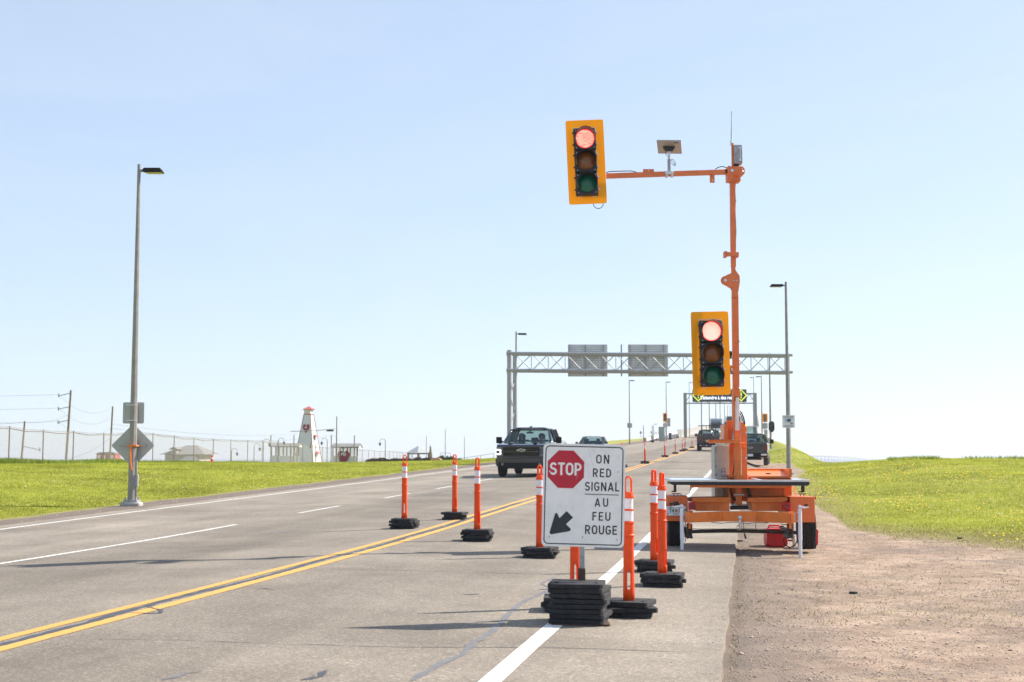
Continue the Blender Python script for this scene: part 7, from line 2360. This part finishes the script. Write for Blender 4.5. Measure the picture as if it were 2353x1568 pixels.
def pickup(name, label, paint, style):
    """style: 'front' detailed grille pickup, 'work' with rack, 'tail' plain tail"""
    t = thing(name, label, 'pickup truck')
    hw = 1.02
    L = 2.90
    # lower body with bonnet and bed, wheel arches cut into the outline
    def arch(yc, r=.50, n=8, zc_=.42):
        return [(yc + r * math.cos(R(180 * k / n)), zc_ + r * math.sin(R(180 * k / n)) * .98) for k in range(n + 1)]
    out = [(L - .02, .50), (L, .62), (L, .95), (L - .03, 1.18), (L - .10, 1.24), (L - .35, 1.27), (1.35, 1.34), (1.30, 1.32), (-.95, 1.32), (-1.0, 1.36), (-L + .03, 1.36), (-L, 1.30), (-L, .62), (-L + .05, .50)]
    lower = [(-L + .05, .42), (-1.95 - .52, .42)] 
    ring = out + [(-L + .35, .45)] + [(y, z) for y, z in reversed(arch(-1.95))] + [(-1.3, .40), (1.35, .40)] + [(y, z) for y, z in reversed(arch(1.95))] + [(L - .38, .42)]
    sides = []
    def half(z, y):
        v = hw - .05 * max(0, z - 1.0) / .35 - .04 * max(0, .65 - z) / .25
        if y > L - .12: v -= .06 * (y - (L - .12)) / .12
        return v
    rings = [[(s * half(z, y), y, z) for y, z in ring] for s in (-1, 1)]
    body = MB(); n = len(ring)
    vs = rings[0] + rings[1]
    fs = [tuple(range(n)), tuple(reversed(range(n, 2 * n)))] + [(i, (i + 1) % n, n + (i + 1) % n, n + i) for i in range(n)]
    body.add(vs, fs)
    # bed: real opening
    bd = body.build('body', paint, t, bevel=.035, seg=3)
    MB().box(-.86, .86, -L + .12, -1.02, 1.345, 1.362).build('bed_cover' if style != 'work' else 'bed_liner', M['trim'], t)
    for yc in (-1.95, 1.95):
        MB().box(-.95, .95, yc - .44, yc + .44, .55, .92).build('wheel_well', M['interior'], t)
    MB().box(-.60, .60, -2.6, 2.6, .34, .50).build('chassis', M['interior'], t)
    # bonnet bulges
    if style == 'front':
        for s in (-1, 1):
            MB().prism([(s * .38, 1.36), (s * .58, 2.70), (s * .44, 2.72), (s * .24, 1.36)], 1.28, 1.325, 'z').build('bonnet_ridge', paint, bd, bevel=.02)
    # cab: pillars, roof, glass
    zb, zt = 1.30, 1.86
    yA, yB = 1.30, .62        # windscreen foot / head
    yC, yD = -.85, -.98       # rear glass head / foot
    xb, xt = .93, .74
    roof = loft([[(s * xt * f, y, zt + dz) for y, dz in ((yB + .04, -.06), (yB - .15, .0), (yC + .15, .0), (yC - .02, -.06))] for s, f in ((-1, 1),)] + [[(s * xt * .7, y, zt + dz + .05) for y, dz in ((yB + .06, -.06), (yB - .15, .0), (yC + .15, .0), (yC - .02, -.06))] for s in (-1, 1)] + [[(xt, y, zt + dz) for y, dz in ((yB + .04, -.06), (yB - .15, .0), (yC + .15, .0), (yC - .02, -.06))]], closed_ends=False)
    rf = roof.build('roof', paint, t)
    so = rf.modifiers.new('wall', 'SOLIDIFY'); so.thickness = .06; so.offset = -1
    rf.data.shade_smooth()
    pil = MB()
    for s in (-1, 1):
        pil.bar((s * xb, yA, zb), (s * xt, yB, zt - .05), .09, .07)
        pil.bar((s * xb, .10, zb), (s * xt, .02, zt - .03), .05, .10)
        pil.bar((s * xb, yD + .08, zb), (s * xt, yC, zt - .05), .09, .22)
        pil.bar((s * (xb + .01), yA + .05, zb + .01), (s * (xb + .01), yD, zb + .01), .05, .08)
    pil.bar((-xt, yB, zt - .04), (xt, yB, zt - .04), .06, .05); pil.bar((-xt, yC, zt - .05), (xt, yC, zt - .05), .06, .06)
    pil.bar((-xb, yD, zb + .03), (xb, yD, zb + .03), .08, .12)
    pil.build('pillar_frame', paint, t, bevel=.015)
    G_ = M['glass']
    MB().add([(-xb + .03, yA - .01, zb + .02), (xb - .03, yA - .01, zb + .02), (xt - .02, yB, zt - .06), (-xt + .02, yB, zt - .06)], [(0, 1, 2, 3)]).build('windscreen', G_, t, fix=False)
    MB().add([(-xb + .05, yD, zb + .06), (xb - .05, yD, zb + .06), (xt - .03, yC, zt - .08), (-xt + .03, yC, zt - .08)], [(0, 1, 2, 3)]).build('rear_window', G_, t, fix=False)
    for s in (-1, 1):
        MB().add([(s * xb, yA - .1, zb + .03), (s * xb, .14, zb + .03), (s * xt, .06, zt - .05), (s * xt, yB - .03, zt - .05)], [(0, 1, 2, 3)]).build('side_window', G_, t, fix=False)
        MB().add([(s * xb, .06, zb + .03), (s * xb, yD + .2, zb + .03), (s * xt, yC + .12, zt - .05), (s * xt, -.02, zt - .05)], [(0, 1, 2, 3)]).build('side_window', G_, t, fix=False)
        mr = MB().box(s * 1.08 - .0, s * 1.30, .92, 1.06, 1.28, 1.53) if s > 0 else MB().box(-1.30, -1.08, .92, 1.06, 1.28, 1.53)
        mr.bar((s * .98, .98, 1.33), (s * 1.1, .98, 1.36), .06, .05)
        mr.build('wing_mirror', M['trim'], t, bevel=.025)
        MB().box(s * 1.021 if s > 0 else -1.035, s * 1.035 if s > 0 else -1.021, -.1, .1, 1.0, 1.04).build('door_handle', M['trim'], t)
    # interior
    MB().box(-.85, .85, .95, 1.28, 1.0, 1.31).build('dashboard', M['interior'], t, bevel=.04)
    for s in (-.40, .40):
        MB().box(s - .26, s + .26, -.02, .12, .8, 1.42).box(s - .13, s + .13, .02, .12, 1.43, 1.62).build('seat', M['interior'], t, bevel=.04)
    MB().box(-.8, .8, -.75, -.60, .8, 1.38).box(-.15, .15, -.72, -.62, 1.38, 1.5).build('rear_seat', M['interior'], t, bevel=.04)
    st = MB().tube([(-.40 + .18 * math.cos(R(a)), .82 - .08 * math.sin(R(a)), 1.22 + .16 * math.sin(R(a))) for a in range(0, 361, 30)], .016, 6)
    st.build('steering_wheel', M['interior'], t)
    MB().box(-.14, .14, .66, .70, 1.66, 1.73).box(-.03, .03, .64, .68, 1.72, 1.80).build('rear_mirror', M['black'], t, bevel=.01)
    rm = M['black'] if style == 'front' else M['silver']
    for x in (-.88, .88):
        for y in (-1.95, 1.95): vwheel(t, x, y, .42, .28, rm)
    # ---- front end
    F = L + .004
    if style == 'front':
        MB().box(-.70, .70, F - .02, F + .012, .80, 1.17).build('grille', M['trim'], t, bevel=.01)
        gr_ = bpy.data.objects[t.children[-1].name]
        for k in range(6):
            z = .83 + k * .058
            MB().box(-.66, .66, F + .013, F + .022, z - .006, z + .006).build('grille_bar', M['car_black'], gr_)
        MB().box(-.92, .92, F - .01, F + .035, .955, 1.0).build('grille_bar', M['car_black'], t, bevel=.01)
        MB().box(-.90, .90, F - .01, F + .02, 1.14, 1.165).build('grille_bar', M['car_black'], t, bevel=.008)
        # bow-tie shaped badge
        z = 1.035
        MB().prism([(-.15, z - .035), (-.06, z - .035), (-.06, z - .06), (.045, z - .06), (.045, z - .035), (.17, z - .035), (.15, z + .03), (.06, z + .03), (.06, z + .055), (-.045, z + .055), (-.045, z + .03), (-.17, z + .03)], F + .036, F + .05, 'y').build('badge', M['chrome'], t, bevel=.005)
        MB().prism([(-.125, z - .018), (-.04, z - .018), (-.04, z - .042), (.03, z - .042), (.03, z - .018), (.14, z - .018), (.125, z + .014), (.04, z + .014), (.04, z + .038), (-.03, z + .038), (-.03, z + .014), (-.14, z + .014)], F + .050, F + .053, 'y').build('badge_face', M['black'], t)
        for s in (-1, 1):
            MB().box(min(s * .70, s * .96), max(s * .70, s * .96), F - .06, F + .02, 1.08, 1.15).build('headlight', M['headlamp'], t, bevel=.015)
            hl = [c for c in t.children if c.name.startswith('headlight')][-1]
            c_ = MB()
            c_.bar((s * .97, F + .02, 1.05), (s * .80, F + .03, 1.04), .026, .026)
            c_.bar((s * .80, F + .03, 1.05), (s * .80, F + .03, .88), .026, .026)
            c_.bar((s * .80, F + .03, .885), (s * .98, F + .02, .875), .026, .026)
            c_.build('running_light', M['lamp_lit'] if s > 0 else M['headlamp'], hl)
            MB().box(min(s * .70, s * .97), max(s * .70, s * .97), F - .05, F + .015, .80, .85).build('lower_lamp', M['headlamp'], t, bevel=.01)
            MB().cyl((s * .72, F + .02, .50), (s * .72, F + .075, .50), .055, n=14).build('fog_light', M['headlamp'], t)
        bp = MB()
        bp.prism([(-.99, .46), (.99, .46), (1.0, .70), (.94, .74), (-.94, .74), (-1.0, .70)], F - .08, F + .05, 'y')
        bp.build('bumper', paint, t, bevel=.03)
        MB().prism([(-.90, .60), (-.80, .40), (.80, .40), (.90, .60), (.70, .56), (-.70, .56)], F + .0, F + .065, 'y').build('lower_intake', M['trim'], t, bevel=.01)
        MB().prism([(-.80, .33), (.80, .33), (.98, .46), (-.98, .46)], F - .2, F + .06, 'y').build('air_dam', M['trim'], t, bevel=.03)
        MB().prism([(.50, 1.86 + .03), (.56, 1.90), (.60, 1.96), (.62, 1.96), (.58, 1.88)], -.02, .02, 'x').prism([(.2, 1.90), (.3, 1.97), (.34, 1.97), (.34, 1.9)], -.03, .0, 'x').build('roof_fin', M['trim'], t)
    else:
        MB().box(-.95, .95, F - .1, F + .08, .48, .70).build('bumper', M['chrome'], t, bevel=.03)
    # ---- rear end
    Bk = -L - .002
    MB().box(-.84, .84, Bk - .02, Bk + .01, .74, 1.33).build('tailgate', paint, t, bevel=.02)
    for s in (-1, 1):
        MB().box(min(s * .86, s * 1.0), max(s * .86, s * 1.0), Bk - .02, Bk + .12, .86, 1.28).build('tail_light', M['tail_red'], t, bevel=.015)
    MB().box(-.97, .97, Bk - .16, Bk + .02, .52, .70).build('rear_bumper', M['trim'], t, bevel=.025)
    if style == 'tail':
        for s in (-1, 1): MB().box(min(s * .62, s * .98), max(s * .62, s * .98), Bk - .17, Bk + .02, .60, .71).build('bumper_corner', M['chrome'], t, bevel=.02)
    if style == 'tail':
        MB().box(-.16, .16, Bk - .17, Bk - .161, .56, .70).build('licence_plate', M['white_wall'], t)
        mb = MB(); pts = circle(0, 0, 1, 20)
        mb.prism([(.14 * a, 1.07 + .055 * b_) for a, b_ in pts], Bk - .035, Bk - .021, 'y').build('badge', M['chrome'], t, bevel=.004)
        mb = MB().prism([(.115 * a, 1.07 + .038 * b_) for a, b_ in pts], Bk - .038, Bk - .0355, 'y').build('badge_face', M['black'], t)
        MB().box(-.5, -.38, Bk - .165, Bk - .155, .56, .68).build('reflector', M['brake_lit'], t)
    if style == 'work':
        rk = MB()
        for s in (-.6, .6):
            rk.bar((s, -1.05, 1.3), (s, -1.05, 2.25), .06, .06)
            rk.bar((s, -2.7, 1.3), (s, -2.7, 1.75), .06, .06)
        for s in (-.2, .2): rk.bar((s, -1.05, 1.3), (s, -1.05, 2.25), .035, .035)
        rk.bar((-.95, -1.05, 2.25), (.95, -1.05, 2.25), .10, .07)
        rk.build('headache_rack', M['black'], t)
        MB().box(-.45, .45, -2.2, -1.6, 1.36, 1.62).build('cargo', M['white_wall'], t, bevel=.02)
        g = MB()
        for k in range(9): g.box(-.46 + k * .105, -.40 + k * .105, -2.27, -2.22, 1.1, 1.55)
        g.box(-.5, .5, -2.29, -2.275, 1.52, 1.58)
        g.build('ladder_rack', M['black'], t)
        MB().box(-.8, .8, Bk - .5, Bk - .17, .40, .60).build('hitch_carrier', M['black'], t, bevel=.01)
        for k in range(6):
            MB().box(-.72 + k * .26, -.60 + k * .26, Bk - .51, Bk - .501, .50, .56).build('reflector', M['red_paint'] if k % 2 else M['white_wall'], t)
        MB().box(-.12, .12, Bk - .03, Bk - .021, .80, .92).build('licence_plate', M['white_wall'], t)
    return t

def sedan(name, label, paint, h=1.45, suv=False, length=4.7):
    t = thing(name, label, 'suv' if suv else 'car')
    hw = .92; L = length / 2
    zb = .95 if not suv else 1.08
    ring = [(L, .40), (L, .65), (L - .15, .80), (.95, zb), (-L + .35, zb), (-L, zb - .08), (-L, .42), (-1.85, .32), (-1.75, .55), (-1.4, .68), (-1.05, .55), (-.95, .30), (1.0, .30), (1.1, .55), (1.4, .68), (1.75, .55), (1.85, .32)]
    rings = [[(s * (hw - .08 * max(0, z - .7)), y, z) for y, z in ring] for s in (-1, 1)]
    n = len(ring)
    MB().add(rings[0] + rings[1], [tuple(range(n)), tuple(reversed(range(n, 2 * n)))] + [(i, (i + 1) % n, n + (i + 1) % n, n + i) for i in range(n)]).build('body', paint, t, bevel=.05, seg=3)
    yA, yB = .95, .15
    yC, yD = (-1.2, -1.85) if not suv else (-L + .45, -L + .12)
    xb, xt = .82, .62
    zt = h
    secs = []
    for s, f, dz in ((-1, 1, 0), (-1, .6, .045), (1, .6, .045), (1, 1, 0)):
        secs.append([(s * xt * f, yB, zt - .06 + dz), (s * xt * f, yB - .25, zt + dz - .03), (s * xt * f, yC + .3, zt + dz - .03), (s * xt * f, yC, zt - .07 + dz)])
    rf = loft(secs, False).build('roof', paint, t)
    so = rf.modifiers.new('wall', 'SOLIDIFY'); so.thickness = .04; so.offset = -1; rf.data.shade_smooth()
    pil = MB()
    for s in (-1, 1):
        pil.bar((s * xb, yA, zb), (s * xt, yB, zt - .05), .07, .06)
        pil.bar((s * xb, -.45, zb), (s * xt, -.45, zt - .04), .05, .08)
        pil.bar((s * xb, yD, zb), (s * xt, yC, zt - .05), .07, .14)
    pil.build('pillar_frame', paint, t, bevel=.01)
    G_ = M['glass']
    MB().add([(-xb, yA, zb), (xb, yA, zb), (xt, yB, zt - .05), (-xt, yB, zt - .05)], [(0, 1, 2, 3)]).build('windscreen', G_, t, fix=False)
    MB().add([(-xb, yD, zb), (xb, yD, zb), (xt, yC, zt - .05), (-xt, yC, zt - .05)], [(0, 1, 2, 3)]).build('rear_window', G_, t, fix=False)
    for s in (-1, 1):
        MB().add([(s * xb, yA, zb), (s * xb, yD, zb), (s * xt, yC, zt - .05), (s * xt, yB, zt - .05)], [(0, 1, 2, 3)]).build('side_window', G_, t, fix=False)
        MB().box(min(s * .92, s * 1.08), max(s * .92, s * 1.08), .62, .74, zb, zb + .14).build('wing_mirror', paint, t, bevel=.02)
        MB().box(min(s * .62, s * .86), max(s * .62, s * .86), L - .08, L + .01, .62, .74).build('headlight', M['headlamp'], t, bevel=.01)
        MB().box(min(s * .66, s * .86), max(s * .66, s * .86), -L - .01, -L + .08, zb - .25, zb - .1).build('tail_light', M['tail_red'], t, bevel=.01)
        MB().box(s * .38 - .22, s * .38 + .22, -.1, .05, .5, 1.12).box(s * .38 - .12, s * .38 + .12, -.08, .02, 1.14, 1.3).build('seat', M['interior'], t, bevel=.03)
    MB().box(-.75, .75, .6, .9, .6, zb - .02).build('dashboard', M['interior'], t)
    MB().box(-.7, .7, -1.15, -1.0, .5, zb + .2).build('rear_seat', M['interior'], t, bevel=.03)
    for x in (-.80, .80):
        for y in (-1.42, 1.42): vwheel(t, x, y, .34, .22, M['silver'])
    return t

def heavy_truck(name, label, paint, lit=True, trailer_col=None, bh=3.95):
    t = thing(name, label, 'truck')
    MB().box(-1.15, 1.15, 1.0, 2.6, 1.0, 3.0).build('cab', paint, t, bevel=.12, seg=3)
    MB().prism([(1.3, 3.0), (2.3, 3.0), (1.0, 3.75), (.2, 3.8), (.2, 3.0)], -1.05, 1.05, 'x').build('wind_deflector', paint, t, bevel=.1)
    MB().box(-1.0, 1.0, 2.6, 4.0, .9, 2.0).build('bonnet', paint, t, bevel=.15, seg=3)
    MB().box(-.55, .55, 4.0, 4.05, .95, 1.9).build('grille', M['chrome'], t, bevel=.02)
    MB().box(-1.0, 1.0, 2.61, 2.64, 2.05, 2.85).build('windscreen', M['black'], t, bevel=.02)
    MB().box(-1.2, 1.2, 3.9, 4.15, .4, .85).build('bumper', M['chrome'], t, bevel=.05)
    for s in (-1, 1):
        MB().cyl((s * .88, 3.98, 1.25), (s * .88, 4.04, 1.25), .15, n=14).build('headlight', M['lamp_warm'] if lit else M['headlamp'], t)
        MB().box(s * 1.35 - .12, s * 1.35 + .12, 2.5, 2.62, 1.9, 2.8).build('wing_mirror', M['black'], t, bevel=.02)
        MB().cyl((s * 1.2, 1.0, 1.0), (s * 1.2, 1.0, 3.9), .08, n=10).build('exhaust', M['chrome'], t)
        for y in (3.2, -.4, -1.6): vwheel(t, s * 1.0, y, .5, .3, M['silver'])
    MB().box(-1.25, 1.25, -12, .6, 1.1, bh).build('cargo_box', trailer_col or M['car_white'], t, bevel=.03)
    MB().box(-.5, .5, -11.5, 2.8, .6, 1.05).build('chassis', M['interior'], t)
    return t

def park(t, px, y, away, dz=0, c=None, rot=0, on=None):
    q = W(px, 1052, y)
    cc = q.x - float(rx(y))
    z = float(road_z(min(max(cc, C_L), C_R), y)) if cc < C_R else gz(q.x, y)
    slope = (float(rx(y + 2)) - float(rx(y - 2))) / 4
    g = math.atan((float(zc(y + 3)) - float(zc(y - 3))) / 6)
    head = -math.atan(slope)
    t.location = (q.x, y, z + dz)
    if away: t.rotation_euler = Euler((g, 0, head + rot), 'XYZ')
    else: t.rotation_euler = Euler((-g, 0, head + math.pi + rot), 'XYZ')
    return t

tk = pickup('pickup_truck', 'black pickup truck with lit headlights driving towards the camera, left of the STOP sign', M['car_blue_black'], 'front')
park(tk, 1224, 57.2, False, 0)
tk.scale = (1, 1, 1)
from mathutils import Matrix as _M
bpy.context.view_layer.update()
for lx, lab, pas in ((-.40, 'driver in a grey top sitting behind the wheel of the black pickup', False), (.40, 'passenger with long dark hair sitting in the front of the black pickup', True)):
    loc = tk.matrix_world @ Vector((lx, .22, .86))
    pr = person(loc, tk.rotation_euler.z, lab, passenger=pas)
cr = park(sedan('car', 'dark car following the black pickup, only its roof showing above the STOP sign', M['car_blue_black']), 1362, 96, False)
wk = park(pickup('pickup_truck', 'dark work pickup with a rack, seen from behind, left of the orange mast', M['car_black'], 'work'), 1630, 128, True)
fk = park(pickup('pickup_truck', 'black pickup truck pulled over on the right shoulder behind the trailer mast', M['car_black'], 'tail'), 1728, 87, True, 0.0, rot=R(-2))
sv = park(sedan('van', 'silver van in front of the right hand black pickup, its rear window showing', M['car_silver'], 2.3, True, 5.2), 1723, 140, True, 0)
MB_ = MB().box(-.85, -.25, -.6, -.4, 2.32, 2.44).build('beacon', M['lamp_orange'], sv)
heavy_truck_a = park(heavy_truck('semi_truck', 'dark blue semi truck with lit headlights coming downhill behind the rack pickup', M['car_blue_black']), 1647, 300, False)
q = park(heavy_truck('semi_truck', 'far truck with a teal top behind the dark blue semi truck', mat('teal_paint', (.03, .28, .25), .4), True, mat('teal_box', (.05, .33, .30), .5)), 1652, 420, False)
wv_ = park(sedan('van', 'white van between the rack pickup and the orange mast', M['car_white'], 2.0, True, 5.2), 1668, 150, False, 0)
bt = park(heavy_truck('box_truck', 'dark truck half hidden behind the left side of the orange mast base', M['car_blue_black'], True, M['car_blue_black'], 2.9), 1687, 215, True, 0)
park(heavy_truck('box_truck', 'distant grey truck on the bridge right of the orange mast', M['car_silver'], False), 1716, 330, True, 0)
park(heavy_truck('box_truck', 'distant pale truck on the bridge left of the orange mast', M['car_white'], False), 1678, 430, True, 0)
# ------------------------------------------------------------------ air
m = bpy.data.materials.new('haze_air'); m.use_nodes = True
nt = m.node_tree
for n in list(nt.nodes): nt.nodes.remove(n)
vo = nt.nodes.new("ShaderNodeVolumePrincipled")
vo.inputs["Color"].default_value = (.86, .92, 1, 1)
vo.inputs["Density"].default_value = .00021
vo.inputs["Anisotropy"].default_value = .2
ou = nt.nodes.new("ShaderNodeOutputMaterial")
nt.links.new(vo.outputs[0], ou.inputs["Volume"])
hz = MB().box(-14500, 14500, -300, 22500, -12, 42).build('haze', m)
hz['kind'] = 'stuff'
hz['label'] = 'pale sea haze that fades the far bridge and water'
for o in list(bpy.data.objects):
    if o.parent is None and o.type == 'MESH' and o.get('kind') is None and o.get('label') is None:
        print('UNLABELLED', o.name)

for o in bpy.data.objects:
    if o.get('label') and len(o['label'].split()) > 16: print('LONG', o.name, o['label'])
